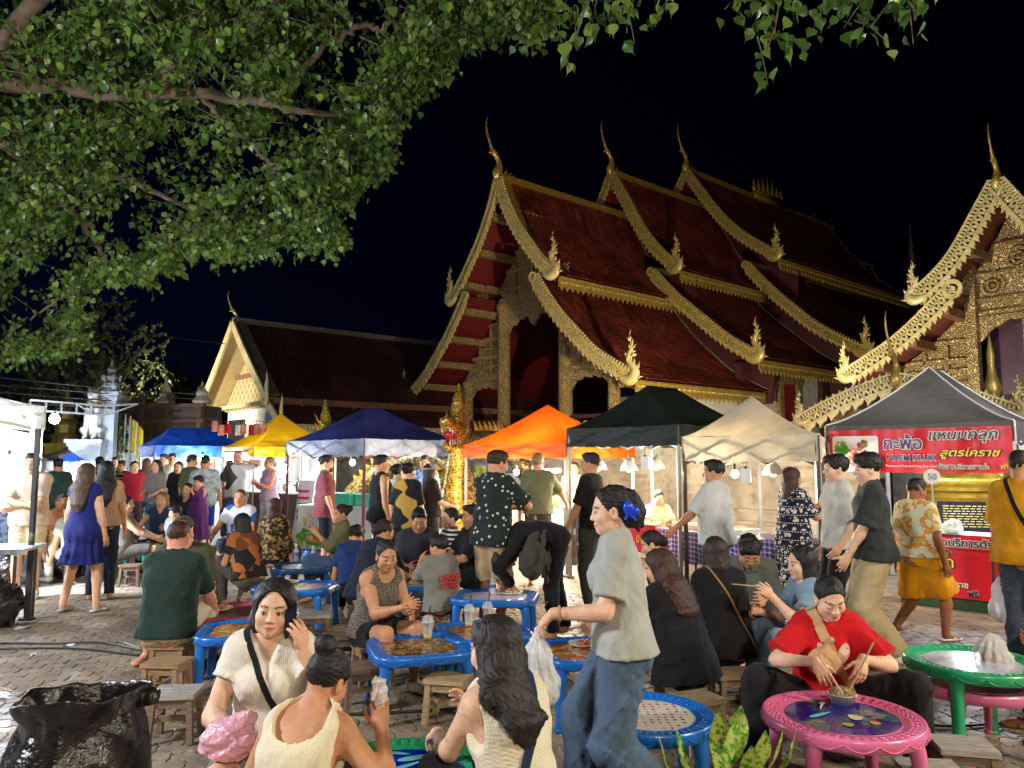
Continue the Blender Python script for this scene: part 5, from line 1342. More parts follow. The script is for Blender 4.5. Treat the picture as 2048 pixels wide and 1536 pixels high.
def naga(label,p,yaw,s=1.0,mat=None,flame=None):
 t=thing('naga_statue',label,'statue',p,yaw);mat=mat or SCALE
 v=Vol((-.45,-.62,0),(.45,.5,3.15),.021)
 for a,b,r0,r1 in(((0,.12,0),(0,-.03,.55),.22,.20),((0,-.03,.55),(0,-.10,1.05),.20,.175),((0,-.10,1.05),(0,.04,1.6),.175,.145),((0,.04,1.6),(0,.06,2.02),.145,.15)):v.cone(a,b,r0,r1,.05,X=(1,0,0),ax=1.0)
 v.cone((0,.06,2.15),(0,-.30,2.30),.19,.125,.04,X=(1,0,0),ax=1.05,bx=1.15);v.ell((0,-.38,2.33),(.12,.09,.09),None,.03)
 v.cone((0,.04,2.0),(0,-.27,1.90),.14,.085,.04,X=(1,0,0),ax=1.1,bx=1.15)
 for sg in(-1,1):v.ell((sg*.12,-.14,2.40),(.06,.07,.055),None,.02);v.cone((sg*.08,-.18,2.44),(sg*.19,.04,2.58),.035,.015,.02);v.ell((sg*.055,-.44,2.38),(.035,.03,.03),None,.01)
 v.cone((0,.05,2.35),(0,.10,2.72),.145,.10,.03).cone((0,.10,2.72),(0,.16,3.1),.10,.012,.02)
 x,y,z=v.ax[0][:,None,None],v.ax[1][None,:,None],v.ax[2][None,None,:]
 v.d=v.d+(.007*np.sin(z*62)*np.clip(1-np.abs(z-1.0)/1.0,0,1)*(y<0)+.006*np.sin(z*90)*(z>2.45)).astype(np.float32)
 vol_obj(v,'body',mat,t)
 v=Vol((-.2,-.45,1.85),(.2,.15,2.35),.016);v.cone((0,.05,2.1),(0,-.26,2.11),.12,.085,.02,X=(1,0,0),ax=1.1).cone((0,-.1,2.0),(0,-.34,1.98),.045,.03,.02);vol_obj(v,'mouth',MOUTH,t)
 mb=MB()
 for sg in(-1,1):
  for k in range(5):
   y=-.06-.075*k;xx=sg*(.135-.012*k)
   for z0,z1 in((2.20+.022*k,2.08+.012*k-(.05 if k==3 else 0)),(1.955-.008*k,2.05-.005*k+(.03 if k==4 else 0))):
    c=np.array([xx,y,z0]);V=[c+np.array([.018*math.cos(a),.022*math.sin(a),0])for a in np.linspace(0,2*math.pi,6,endpoint=False)]+[np.array([xx*.96,y,z1])];mb.add(V,[(i,(i+1)%6,6)for i in range(6)])
 mb.build('teeth',IVORY,t)
 mb=MB();fm=flame or M('flame_orange_gold',(.62,.28,.03),.35,.3,var=.3,bump=.3)
 for k in range(13):
  z=.5+k*.17;yy=float(np.interp(z,[0,.55,1.05,1.6,2.02,2.7],[.38,.22,.12,.20,.22,.18]));h=.17+.05*math.sin(k*2.3)
  mb.prism([(yy-.06,z-.09),(yy+.02,z+.08),(yy+h*.8,z+h*.9),(yy+h*.5,z+.0)],lambda a,b:(-.025,a,b),lambda a,b:(.025,a,b))
  if z>1.7:
   for sg in(-1,1):mb.prism([(yy-.1,z-.07),(yy-.02,z+.08),(yy+h*.6,z+h)],lambda a,b:(sg*(.16+.15*(b-z)),a,b),lambda a,b:(sg*(.13+.15*(b-z)),a,b))
 mb.build('flame_mane',fm,t)
 mb=MB();mb.box((0,.05,.14),(.85,.85,.28));mb.box((0,.05,.34),(.7,.7,.12));mb.build('plinth',WHITE,t)
 t.scale=(s,s,s);return t
q=gnd(908,1104);naga('rearing golden naga statue with open fanged jaws between the navy and orange stalls',(q[0],q[1],0),rad(-22))
q2=at(652,940,16.4);naga('second golden naga statue with tall crest behind the navy stall',(q2[0],q2[1],0),rad(35),.97,SCALEG)
def naga_body(label,pts,r,mat):
 t=thing('naga_balustrade',label,'statue',(0,0,0));mb=MB();C=crom(pts,50);mb.tube(C,np.linspace(r,r*.9,len(C)),14);mb.build('scaled_body',mat,t,True)
 mb=MB()
 for i in range(2,len(C)-2,2):p=C[i];tt=unit(C[i+1]-C[i-1]);mb.prism([(-.12,r*.85),(.12,r*.85),(.20,r*1.75)],lambda a,b:p+tt*a+np.array([0,0,b])+np.array([.015,.015,0]),lambda a,b:p+tt*a+np.array([0,0,b])-np.array([.015,.015,0]))
 mb.build('dorsal_flames',M('flame_orange_gold',(.62,.28,.03)),t);return t
naga_body('scaly naga body arching behind the navy stall to the golden head',[(q[0]+.1,q[1]+.45,.35),(q[0]+.1,q[1]+.9,1.3),(q[0]-.5,q[1]+1.3,1.78),(q[0]-1.5,q[1]+1.9,1.55),(q[0]-2.4,q[1]+2.6,.9)],.24,SCALED)
naga_body('coiling yellow naga tail low behind the navy stall counter',[(q2[0]+.2,q2[1]+.1,.3),(q2[0]+.9,q2[1]+.0,.95),(q2[0]+1.7,q2[1]-.1,.75),(q2[0]+2.4,q2[1]+.1,1.2),(q2[0]+2.9,q2[1]+.5,1.5)],.22,SCALEG)
naga_body('scaly naga body rising behind the orange stall',[(1.1,16.6,.2),(.6,16.2,1.0),(.2,16.0,1.6),(-.2,16.4,2.0),(-.9,17.5,2.1)],.26,SCALED)
# ------------------------------------------------------------------ trees
LEAFV=np.array([(0,0,0),(-.40,.10,.05),(-.43,.42,.06),(-.03,.86,0),(0,1.18,-.04),(.03,.86,0),(.43,.42,.06),(.40,.10,.05),(0,.40,-.05)])
LEAFF=[(0,8,1),(1,8,2),(2,8,3),(3,8,5),(5,8,6),(6,8,7),(7,8,0),(3,5,4)]
def leaf_mat(name,a,b,c,trans=.3,rough=.42):
 m,T,N,L,P=nmat(name);g=N.new('ShaderNodeNewGeometry')
 oi=N.new('ShaderNodeObjectInfo');r=mth(N,L,'FRACT',mth(N,L,'ADD',g.outputs['Random Per Island'],oi.outputs['Random']))
 col=ramp(N,L,r,[(0,a),(.55,b),(.93,c),(1,(c[0]*1.3,c[1]*1.1,c[2]))])
 L.new(col,P.inputs['Base Color']);P.inputs['Roughness'].default_value=rough;P.inputs['Specular IOR Level'].default_value=.4
 tr_=N.new('ShaderNodeBsdfTranslucent');L.new(col,tr_.inputs['Color']);mx=N.new('ShaderNodeMixShader');mx.inputs[0].default_value=trans
 L.new(P.outputs[0],mx.inputs[1]);L.new(tr_.outputs[0],mx.inputs[2]);L.new(mx.outputs[0],N['Material Output'].inputs[0]);return m
LEAF=leaf_mat('bodhi_leaf',(.04,.095,.016),(.08,.165,.028),(.18,.28,.055),rough=.32);LEAFD=leaf_mat('dark_leaf',(.04,.06,.02),(.07,.10,.03),(.13,.15,.05))
BARK=M('pale_bark',(.17,.12,.08),.85,var=.35,vs=3,bump=.7,bs=9,scale=(1,1,.4));TWIG=M('twig_bark',(.09,.075,.04),.8,var=.3)
def leaves_arrays(P,D,Nn,S):
 """P origins, D tip direction, Nn normal, S size -> vertex array"""
 X=np.cross(D,Nn);X/=np.linalg.norm(X,axis=1,keepdims=True)+1e-9;Nn=np.cross(X,D)
 V=P[:,None,:]+S[:,None,None]*(LEAFV[None,:,0,None]*X[:,None,:]+LEAFV[None,:,1,None]*D[:,None,:]+LEAFV[None,:,2,None]*Nn[:,None,:])
 return V
def inpoly(x,y,poly):
 r=False;j=len(poly)-1
 for i in range(len(poly)):
  xi,yi=poly[i];xj,yj=poly[j]
  if(yi>y)!=(yj>y)and x<(xj-xi)*(y-yi)/(yj-yi+1e-9)+xi:r=not r
  j=i
 return r
CAN=[(-250,-260),(1150,-260),(1110,5),(1085,60),(1000,50),(930,75),(885,140),(830,185),(800,205),(808,240),(760,290),(778,335),(700,385),(650,420),(640,455),(690,470),(690,490),(620,492),(575,462),(530,500),(470,512),(395,492),(335,540),(270,556),(215,545),(170,585),(168,690),(110,705),(70,695),(20,720),(-250,760)]
bod=thing('bodhi_tree','spreading bodhi tree whose heart-leaved boughs overhang the market from the top left','tree',(-8.6,9.6,0))
def W2(p):return np.asarray(p)-np.array([-8.6,9.6,0])
mb=MB();mb.tube(crom([(0,0,-.1),(.1,.05,1.5),(-.05,.1,3.2),(.25,0,4.8)],20),np.linspace(.62,.40,19),14);mb.build('trunk',BARK,bod,True)
def pl(*q):return[W2(at(*a))for a in q]
LIMBS=[([np.array([.2,0,4.6])]+pl((-120,190,9.6),(90,172,9.4),(240,190,9.3),(400,190,9.4),(520,205,9.6),(600,225,9.7),(690,228,9.8)),.13,.03),([np.array([.2,0,4.7])]+pl((-60,260,10.2),(90,360,10.6),(190,330,10.8)),.12,.04),(pl((300,195,9.3),(345,120,9.0),(400,80,8.8),(540,10,8.4),(620,-60,8.2)),.10,.05),(pl((520,205,9.6),(700,60,9.0),(760,60,8.8),(790,20,8.6)),.05,.02),(pl((90,172,9.4),(20,120,9.2),(-40,60,9.0)),.07,.04),(pl((400,190,9.4),(500,290,9.8),(560,340,10.0)),.04,.015),(pl((190,330,10.8),(400,420,11.3),(600,440,11.8)),.05,.015),(pl((90,360,10.6),(200,520,11.5),(60,640,12)),.06,.015),([np.array([.2,0,5.2])]+pl((300,-200,8.0),(900,-180,6.6),(1350,-130,5.6),(1800,-110,5.2)),.12,.03)]
for i,(pts,r0,r1)in enumerate(LIMBS):
 C=crom(pts,40);C[2:-1]+=NP.normal(0,.02,C[2:-1].shape);mb=MB();mb.tube(C,np.linspace(r0,r1,len(C)),9);mb.build('limb',BARK,bod,True)
Pn,Dn,Nn_,Sn=[],[],[],[];tw=MB();cnt=0
def clump(c,nleaf,size,spread,hang=.25,big=None):
 """a drooping twig with alternate leaves"""
 dirn=unit(NP.normal(0,1,3)*np.array([1,1,.25])+np.array([0,0,-.35]));L=spread
 p0=np.asarray(c)-dirn*L*.5;pts=[p0+dirn*L*t+np.array([0,0,-hang*L*t*t])for t in np.linspace(0,1,4)]
 tw.tube(np.array(pts),np.linspace(.009,.003,4),3,False)
 for k in range(nleaf):
  t=(k+.5)/nleaf;p=p0+dirn*L*t+np.array([0,0,-hang*L*t*t])+NP.normal(0,.03,3)
  d=unit(NP.normal(0,.42,3)+np.array([0,0,-1.0])+dirn*.25);n=unit(NP.normal(0,1,3)*np.array([1,1,.5])+np.array([0,-.5,.0]))
  st=unit(NP.normal(0,1,3))*.05;p=p+st
  Pn.append(p);Dn.append(d);Nn_.append(n);Sn.append(size*NP.uniform(.7,1.25))
tries=0;nz=[(NP.uniform(0,6.28),NP.uniform(.006,.02),NP.uniform(.006,.02))for _ in range(5)]
while cnt<4300 and tries<40000:
 tries+=1;x=NP.uniform(-240,1130);y=NP.uniform(-250,740)
 if not inpoly(x,y,CAN):continue
 edge=not inpoly(x+40,y+30,CAN)
 gap=sum(math.sin(a+x*kx+y*ky)for a,kx,ky in nz)
 if gap>1.35 and not edge and NP.uniform()<.85:continue
 base=8.2+3.4*np.clip((y+50)/700,0,1)+.0006*max(0,400-x)
 D=base+NP.uniform(-.9,1.6)*(1 if not edge else .4)
 ly=np.interp(x,[0,240,520,690],[172,190,205,228])
 if x<700 and abs(y-ly)<26 and D<10.2 and NP.uniform()<.72:D=10.2+NP.uniform(0,1)
 clump(W2(at(x,y,D)),int(NP.integers(7,13)),.088*NP.uniform(.7,1.3),NP.uniform(.35,.65));cnt+=1
for _ in range(420): # outline sprays
 i=NP.integers(2,len(CAN)-1);a,b=np.array(CAN[i]),np.array(CAN[(i+1)%len(CAN)]);q=a+(b-a)*NP.uniform()
 if q[0]<-40:continue
 D=8.2+3.4*np.clip((q[1]+50)/700,0,1)+NP.uniform(-.5,.5);clump(W2(at(q[0]-NP.uniform(0,25),q[1]-NP.uniform(5,30),D)),9,.092,.4)
V=leaves_arrays(np.array(Pn),np.array(Dn),np.array(Nn_),np.array(Sn));nl=len(V)
F=(np.arange(nl)[:,None,None]*9+np.array(LEAFF)[None]).reshape(-1,3)
o=obj('crown',np_mesh('crown',V.reshape(-1,3),F,LEAF,False),bod);tag(o,kind='stuff')
# the nearest, largest leaves are single objects
Pn,Dn,Nn_,Sn=[],[],[],[]
for cx,cy,D,n in((1150,55,5.3,4),(1190,20,5.3,5),(1230,25,5.4,4),(1125,95,5.2,2),(1260,50,5.8,3),(1330,15,5.9,4),(1200,-20,5.4,4),(1290,-15,5.6,4),(1465,10,5.4,2),(1490,-10,5.4,3),(1525,120,5.3,3),(1545,65,5.3,4),(1570,75,5.3,4),(1520,20,5.4,3),(1560,-5,5.3,4),(1590,10,5.4,3),(1650,15,5.2,4),(1690,20,5.1,3),(1740,60,5.0,3),(1720,15,5.0,4),(1790,-10,4.9,3),(1820,40,4.9,3),(1835,5,4.9,4)):
 p=W2(at(cx,cy-15,D));clump(p,n*3,.10,.26,.5)
near_tw=True
Pn,Dn,Nn_,Sn=[np.array(a)for a in(Pn,Dn,Nn_,Sn)]
lm=np_mesh('leaf',LEAFV,np.array(LEAFF),LEAF,False)
for k in range(min(len(Pn),300)):
 D_=Dn[k];X=unit(np.cross(D_,Nn_[k]));N3=np.cross(X,D_);o=obj('leaf',lm,bod)
 Mx=Matrix(((X[0],D_[0],N3[0],0),(X[1],D_[1],N3[1],0),(X[2],D_[2],N3[2],0),(0,0,0,1)));o.matrix_local=Matrix.Translation(Vector(Pn[k]))@Mx@Matrix.Diagonal((Sn[k],)*3+(1,))
for x0,y0,x1,y1,D in((1545,-60,1552,40,5.3),(1552,40,1530,110,5.3),(1210,-60,1150,80,5.3),(1810,-60,1740,55,5.0),(1830,-40,1830,40,4.9),(1680,-60,1650,10,5.2),(1320,-60,1330,20,5.8)):
 a,b=W2(at(x0,y0,D)),W2(at(x1,y1,D));tw.tube(crom([a,(a+b)/2+NP.normal(0,.03,3),b],8),.009,5)
o=tw.build('twigs',TWIG,bod);tag(o,kind='stuff')
def sparse_tree(label,px,D,ztop,limbs,nclump,size,mat,rad_,zc,name='background_tree',group=None,leafn=9):
 global Pn,Dn,Nn_,Sn,tw
 q=at(px,940,D);t=thing(name,label,'tree',(q[0],q[1],0),0,group);Pn,Dn,Nn_,Sn=[],[],[],[];tw=MB()
 mb=MB();mb.tube(crom([(0,0,-.1),(.1,0,ztop*.25),(-.1,.1,ztop*.55),(.05,0,ztop*.8)],16),np.linspace(.24,.08,16),9);mb.build('trunk',BARK,t,True)
 ends=[]
 for k in range(limbs):
  a=2.4*k+.5;z0=ztop*(.25+.5*k/limbs);e=np.array([math.cos(a)*rad_[0]*.8,math.sin(a)*rad_[1]*.8,z0+ztop*.28]);C=crom([(0,0,z0),(e[0]*.4,e[1]*.4,z0+ztop*.08),e],14);ends.append(C)
  mb=MB();mb.tube(C,np.linspace(.09,.02,len(C)),7);mb.build('limb',BARK,t,True)
 for k in range(nclump):
  if k%3==0 and ends:C=ends[NP.integers(len(ends))];c=C[NP.integers(len(C)//2,len(C))]+NP.normal(0,.35,3)
  else:
   u=unit(NP.normal(0,1,3))*NP.uniform(.3,1)**.4;c=np.array([u[0]*rad_[0],u[1]*rad_[1],zc+u[2]*rad_[2]])
  clump(c,leafn,size,NP.uniform(.5,.9))
 V=leaves_arrays(np.array(Pn),np.array(Dn),np.array(Nn_),np.array(Sn));F=(np.arange(len(V))[:,None,None]*9+np.array(LEAFF)[None]).reshape(-1,3)
 o=obj('crown',np_mesh('crown',V.reshape(-1,3),F,mat,False),t);tag(o,kind='stuff');o=tw.build('twigs',TWIG,t);tag(o,kind='stuff')
 return t
sparse_tree('thin pale-trunked tree with open crown behind the gate pillar',190,25,6.6,7,210,.13,LEAFD,(2.3,1.8,2.4),4.9)
sparse_tree('dark bushy tree beyond the boundary wall left of the cream gable',300,33,5.6,4,260,.20,LEAFD,(2.6,2.0,1.9),4.2)
sparse_tree('dark tree behind the white tent at the left edge',40,30,6.0,4,380,.20,LEAFD,(4.0,2.0,2.6),4.6)
sparse_tree('small bright green shrub beside the gate pillar',234,22.9,2.6,3,26,.10,leaf_mat('lime_leaf',(.08,.16,.02),(.12,.22,.03),(.2,.3,.05)),(.3,.3,.4),2.4,'shrub')
# overhead cables
def cable(label,pts,r=.014,group=None,sag=.5):
 mb=MB();mb.tube(crom(pts,24),r,5);o=mb.build('overhead_cable',M('black_plastic',(.02,.02,.02)),None);return tag(o,label,'cable',group)
cable('pale overhead wire sloping from the far tree to the cream gable apex',[at(150,640,24),at(300,668,25),at(450,688,26.5)],.02)
for k,(y0,y1,y2,w)in enumerate(((752,775,790,'uppermost'),(768,786,800,'second'),(782,800,812,'third'),(800,815,824,'lowest'))):
 cable('%s of the sagging dark street cables left of the cream gable'%w,[at(-30,y0,20),at(200,y1,21.5),at(410,y2,26)],.018)
 # string of paper lanterns
cols=[('pink',(.62,.30,.25)),('peach',(.70,.34,.22)),('crimson',(.55,.02,.04)),('white',(.70,.66,.60)),('rose',(.68,.32,.26)),('red',(.50,.02,.05)),('salmon',(.68,.30,.20)),('apricot',(.72,.40,.30))]
xs=[430,443,457,477,487,503,513,527]
lanp=[at(x,858-6*(k==0)+(2 if k%2 else 0),17.5)for k,x in enumerate(xs)]
for k,p in enumerate(lanp):
 t=thing('paper_lantern','%s cylindrical paper lantern, number %s on the string by the cream gable'%(cols[k][0],('one','two','three','four','five','six','seven','eight')[k]),'lantern',p,0,'paper lanterns on a string')
 mb=MB();pr=[]
 for i in range(9):pr+=[(.068+(.005 if i%2 else 0),-.12+.03*i)]
 mb.lathe(pr,(0,0,0),14);mb.build('paper_shade',fabric_canopy('lantern_'+cols[k][0],cols[k][1],trans=.45,dirt=.1),t,True)
 mb=MB();mb.tube([(0,0,.12),(0,0,.19)],.006,4);mb.build('hook',M('black_plastic',(.02,.02,.02)),t)
mb=MB();mb.tube([at(415,838,17.5)]+[p+np.array([0,0,.19])for p in lanp]+[at(545,846,17.5)],.006,4);o=mb.build('lantern_string',M('black_plastic',(.02,.02,.02)),None);tag(o,'dark cord carrying the row of paper lanterns','cord')
# ------------------------------------------------------------------ market tents
STEEL=M('tent_steel',(.35,.35,.34),.4,.6,var=.2);DSTEEL=M('dark_tent_steel',(.06,.06,.06),.45,.5,var=.2)
TRIM=M('white_piping',(.75,.75,.72),.6,var=.05)
def tent(label,corners,zb,zt,zp,mat,ridge=0.0,vmat=None,pole=None,piping=False,wrinkle=.03,sag=.05,seed=0,name='market_tent',polelen=0.0,axis=0,concave=1.3,scal=0.0):
 """corners: four ground points in order round the tent; valance from zb to zt, peak zp; ridge = length share of the ridge along edge 0-1 direction"""
 c=[np.array(q[:2],float)for q in corners];o=sum(c)/4;t=thing(name,label,'tent',(o[0],o[1],0));c=[q-o for q in c]
 vmat=vmat or mat;pole=pole or STEEL;r=np.random.default_rng(seed+3)
 ed=unit((c[1]-c[0])+(c[2]-c[3]))*np.linalg.norm(c[1]-c[0])*ridge/2
 if axis:ed=unit((c[2]-c[1])+(c[3]-c[0]))*np.linalg.norm(c[2]-c[1])*ridge/2
 pk=np.array([0,0])
 def apex(i): # apex points for corner i
  d0=np.dot(c[i],ed);return pk+(ed if d0>0 else-ed)
 mb=MB();ns,nt=18,10
 ph=r.uniform(0,6,8)
 def wr(x,y,z):return wrinkle*(math.sin(9*x+7*y+ph[0]+2*math.sin(5*z+ph[1]+3*x))*.5+math.sin(17*x-13*y+11*z+ph[2])*.3)
 pipes=[]
 for e in range(4):
  a,b=c[e],c[(e+1)%4];pa,pb=apex(e),apex((e+1)%4);G=np.zeros((ns+1,nt+1,3));nrm=unit(np.array([(b-a)[1],-(b-a)[0]]))
  for i in range(ns+1):
   s=i/ns;lo=a+(b-a)*s;hi=pa+(pb-pa)*s
   for j in range(nt+1):
    u=j/nt;xy=lo+(hi-lo)*u;z=zt+(zp-zt)*u**concave-sag*4*s*(1-s)*math.sin(math.pi*min(u*1.1,1))**1*(1-u*.5)
    if u==0:z-=sag*.3*4*s*(1-s)
    z+=wr(*xy,u)*(1-abs(2*s-1)**3)*(.35+.65*(1-u))*.5
    G[i,j]=(*xy,z)
  mb.grid(G);pipes.append(G[0,:])
 canopy=mb.build('canopy',mat,t,True)
 for e in range(4):
  a,b=c[e],c[(e+1)%4];nrm=unit(np.array([(b-a)[1],-(b-a)[0]]));nrm=nrm*(1 if nrm@(a+b)>0 else-1);mb=MB();G=np.zeros((ns*2+1,7,3))
  for i in range(ns*2+1):
   s=i/(ns*2);xy=a+(b-a)*s
   for j in range(7):
    u=j/6;z=zt-sag*.3*4*s*(1-s)+(zb-zt)*u+(scal*abs(math.sin(s*math.pi*9))*(u==1));w=wr(*(xy*2),u*.6)*(1+u)*.7
    if s in(0,1):w=0
    G[i,j]=(*(xy+nrm*(w+.012)),z+(.008*math.sin(i*1.7+ph[3])if j==6 else 0))
  mb.grid(G);mb.build('valance',vmat,t,True)
  mb=MB();n=3;A=np.array([*a*.93,0]);B=np.array([*b*.93,0]) # scissor truss
  for k in range(n):
   p,q=A+(B-A)*k/n,A+(B-A)*(k+1)/n;z0,z1=zb-.03,zt-.10
   mb.bar(p+(0,0,z0),q+(0,0,z1),.02,.028);mb.bar(p+(0,0,z1),q+(0,0,z0),.02,.028)
  mb.build('truss',pole,t)
  mb=MB();q=c[e]*.975;mb.box((*q,(zt-.02)/2),(.045,.045,zt-.02));mb.box((*q,.01),(.11,.11,.02));mb.build('pole',pole,t)
  if piping:
   mb=MB();mb.tube(pipes[e]+np.array([0,0,.006]),.011,5);P2=np.array([[*c[e],zt],[*c[e],zb]])+np.append(unit(c[e])*.012,0);mb.tube(P2,.011,5);mb.build('piping',TRIM,t)
 mb=MB();mb.tube([(0,0,zt-.2),(0,0,zp-.03)],.02,6)
 for e in range(4):mb.bar((0,0,zt-.1),(*c[e]*.95,zt-.12),.02)
 mb.build('centre_post',pole,t);return t
def quad(fr_px,fr_D,length,depth):
 """a tent standing on the row: near right corner by pixel and depth, front running back to the left along the row"""
 p=at(fr_px,915,fr_D)[:2];return[p-gv*length,p,p+rv*depth,p-gv*length+rv*depth]
CV_OR=fabric_canopy('canvas_orange',(.78,.125,.006),trans=.22,dirt=.15);CV_BK=fabric_canopy('canvas_black',(.010,.016,.012),trans=.06,dirt=.3);CV_CR=fabric_canopy('canvas_cream',(.62,.56,.43),trans=.25,dirt=.3)
CV_GY=fabric_canopy('canvas_grey',(.12,.11,.10),trans=.1,dirt=.1);CV_NV=fabric_canopy('canvas_navy',(.030,.034,.15),trans=.12,dirt=.25);CV_SV=fabric_canopy('canvas_silver',(.42,.46,.58),trans=.3,dirt=.2)
CV_BL=fabric_canopy('canvas_blue',(.008,.055,.36),trans=.2,dirt=.15);CV_YE=fabric_canopy('canvas_yellow',(.72,.42,.008),trans=.3,dirt=.1);CV_WH=fabric_canopy('canvas_white',(.62,.60,.54),trans=.35,dirt=.2);CV_PK=fabric_canopy('canvas_peach',(.62,.44,.36),trans=.3);CV_DG=fabric_canopy('canvas_teal_grey',(.05,.075,.085),trans=.1)
tent('orange pop-up tent with peaked roof beside the golden naga',[(-.83,13.0),(.80,11.0),(2.05,12.6),(.40,14.6)],1.70,1.92,2.60,CV_OR,pole=STEEL,seed=1,concave=1.25)
tent('black pop-up tent with long ridge between orange and cream tents',[(.80,10.93),(2.10,9.48),(3.55,10.75),(2.25,12.2)],1.86,2.12,2.72,CV_BK,ridge=.35,seed=2,wrinkle=.035,axis=1)
tent('cream pop-up tent with stained canvas and peaked roof',[(2.14,9.46),(3.32,8.15),(3.95,9.55),(2.77,10.86)],1.66,1.96,2.48,CV_CR,seed=3,pole=DSTEEL,wrinkle=.03)
tent('grey pop-up tent with white piping above the red banner',[(3.99,9.54),(5.43,8.12),(7.0,9.8),(5.56,11.22)],1.88,2.10,2.84,CV_GY,ridge=.25,seed=4,pole=STEEL,piping=True,wrinkle=.012,concave=1.35,axis=1)
tent('navy tent with silvery blue valance behind the seated crowd',[(-4.56,15.2),(-2.55,13.0),(-.95,14.4),(-2.96,16.6)],1.72,2.03,2.66,CV_NV,vmat=CV_SV,ridge=.2,seed=5,pole=M('maroon_pole',(.12,.02,.03),.45,.3),wrinkle=.05,axis=1,scal=.02)
pN=at(508,905,16.5)[:2];tent('bright yellow tent with peaked roof left of the navy tent',[pN-gv*1.95,pN,pN+rv*2.0,pN-gv*1.95+rv*2.0],1.72,1.95,2.75,CV_YE,seed=6)
pB=at(308,905,18.0)[:2];tent('bright blue tent with long ridge behind the left crowd',[pB-gv*1.3,pB,pB+rv*2.15,pB-gv*1.3+rv*2.15],1.72,2.0,2.45,CV_BL,ridge=.5,seed=7,axis=1)
pD=at(470,905,21.0)[:2];tent('dark teal tent half hidden between the blue and yellow tents',[pD-gv*3.0,pD,pD+rv*2.0,pD-gv*3+rv*2],1.7,1.85,2.3,CV_DG,seed=8)
lw=[np.array(q)for q in((-7.5,9.6),(-5.02,7.75),(-6.9,5.3),(-9.3,7.2))]
tent('white tent with bright lamps cut by the left edge of the frame',[(-8.0,10.3),(-5.05,8.1),(-6.8,5.8),(-9.7,8.0)],2.0,2.25,2.98,CV_WH,seed=9,pole=DSTEEL,wrinkle=.03,sag=.08)
pK=at(118,905,20.4)[:2];tent('small blue tent in front of the pedestal, behind the white tent',[pK-gv*.6,pK,pK+rv*.7,pK-gv*.6+rv*.7],1.58,1.62,1.86,CV_BL,seed=10)
pK=at(118,905,22)[:2];tent('peach coloured tent peak glimpsed behind the white tent',[pK-gv*2.4,pK,pK+rv*2,pK-gv*2.4+rv*2],1.68,1.8,2.35,CV_PK,seed=11)
# ------------------------------------------------------------------ lamps in the stalls
def tube_lamp(label,a,b,watts,col,es=26):
 a,b=np.asarray(a),np.asarray(b);c=(a+b)/2;t=thing('tube_lamp',label,'lamp',c);mb=MB();mb.tube([a-c,b-c],.018,8);mb.build('tube',emit('tube_%d'%round(col[2]*10),col,es),t)
 mb=MB();mb.bar(a-c+(0,0,.035),b-c+(0,0,.035),.05,.03);mb.build('housing',M('white_enamel',(.7,.7,.68),.35,var=0),t);lamp('tube_light',(0,0,-.10),watts,col,.18,parent=t)
tube_lamp('warm tube lamp under the orange tent near the olive shirt man',at(1088,944,12.3),at(1120,942,12.0),220,NEU)
bulb_lamp('warm bulb half hidden by the polka dot shirt man',at(1033,944,12.6),80,WARM,.05,30)
for k,(x,y,w)in enumerate(((1196,936,'left'),(1258,938,'middle'),(1313,934,'right'))):bulb_lamp('white shaded pendant lamp, %s one of three under the black tent'%w,at(x,y,10.9),34,NEU,.045,14,.16,True,'pendant_lamp','pendant lamps under the black tent')
bulb_lamp('glowing warm bulb under the cream tent beside the white shirt man',at(1470,948,9.5),46,WARM,.05,60,.2);bulb_lamp('white shaded pendant lamp under the cream tent by the elephant print woman',at(1546,946,9.4),30,NEU,.045,14,.16,True,'pendant_lamp')
bulb_lamp('cool bulb under the grey tent behind the banner',(5.6,9.5,1.95),70,COOL,.05,20,.1)
bulb_lamp('large round white globe lamp under the yellow tent',at(570,938,16.8),120,(1,.95,.85),.10,30)
bulb_lamp('bright lamp under the navy tent, above the crates',at(705,925,14.6),36,COOL,.06,40,.1);bulb_lamp('second lamp under the navy tent, behind the bearded man',at(640,925,15.4),70,(.95,1,.8),.05,20,.1)
bulb_lamp('bright white lamp at the edge of the blue tent',at(405,916,18.3),130,COOL,.07,60,.1);bulb_lamp('lamp under the blue tent by the boundary wall',at(330,918,19.5),60,COOL,.05,20,.1)
bulb_lamp('glaring lamp under the white tent at the left edge',at(18,925,9.4),320,COOL,.09,90,.25);bulb_lamp('second lamp deep under the white tent',(-7.6,7.9,1.95),260,COOL,.06,40,.15)
bulb_lamp('cool lamp under the small blue tent behind the white tent',at(140,932,20.5),90,COOL,.06,40,.1)
bulb_lamp('lamp glowing in the stall behind the navy dress woman',at(215,945,20.0),90,COOL,.05,30,.1)
# ------------------------------------------------------------------ tables, banners and goods
def text(body,size,p,x_dir,n_dir,mat,parent,name='lettering',ext=.003,align='LEFT',off=0.0,shear=0.0,wide=1.0,space=1.0):
 cu=bpy.data.curves.new(name,'FONT');cu.body=body;cu.size=size;cu.extrude=ext;cu.align_x=align;cu.offset=off;cu.shear=shear;cu.resolution_u=3;cu.space_character=space
 o=bpy.data.objects.new(name,cu);COL.objects.link(o);cu.materials.append(mat)
 x=Vector(x_dir).normalized();n=Vector(n_dir).normalized();y=n.cross(x)
 Mx=Matrix(((x[0]*wide,y[0],n[0],p[0]),(x[1]*wide,y[1],n[1],p[1]),(x[2]*wide,y[2],n[2],p[2]),(0,0,0,1)))
 if parent is not None:o.parent=parent;o.matrix_parent_inverse=parent.matrix_world.inverted()if False else Matrix.Identity(4)
 o.matrix_basis=Mx;return o
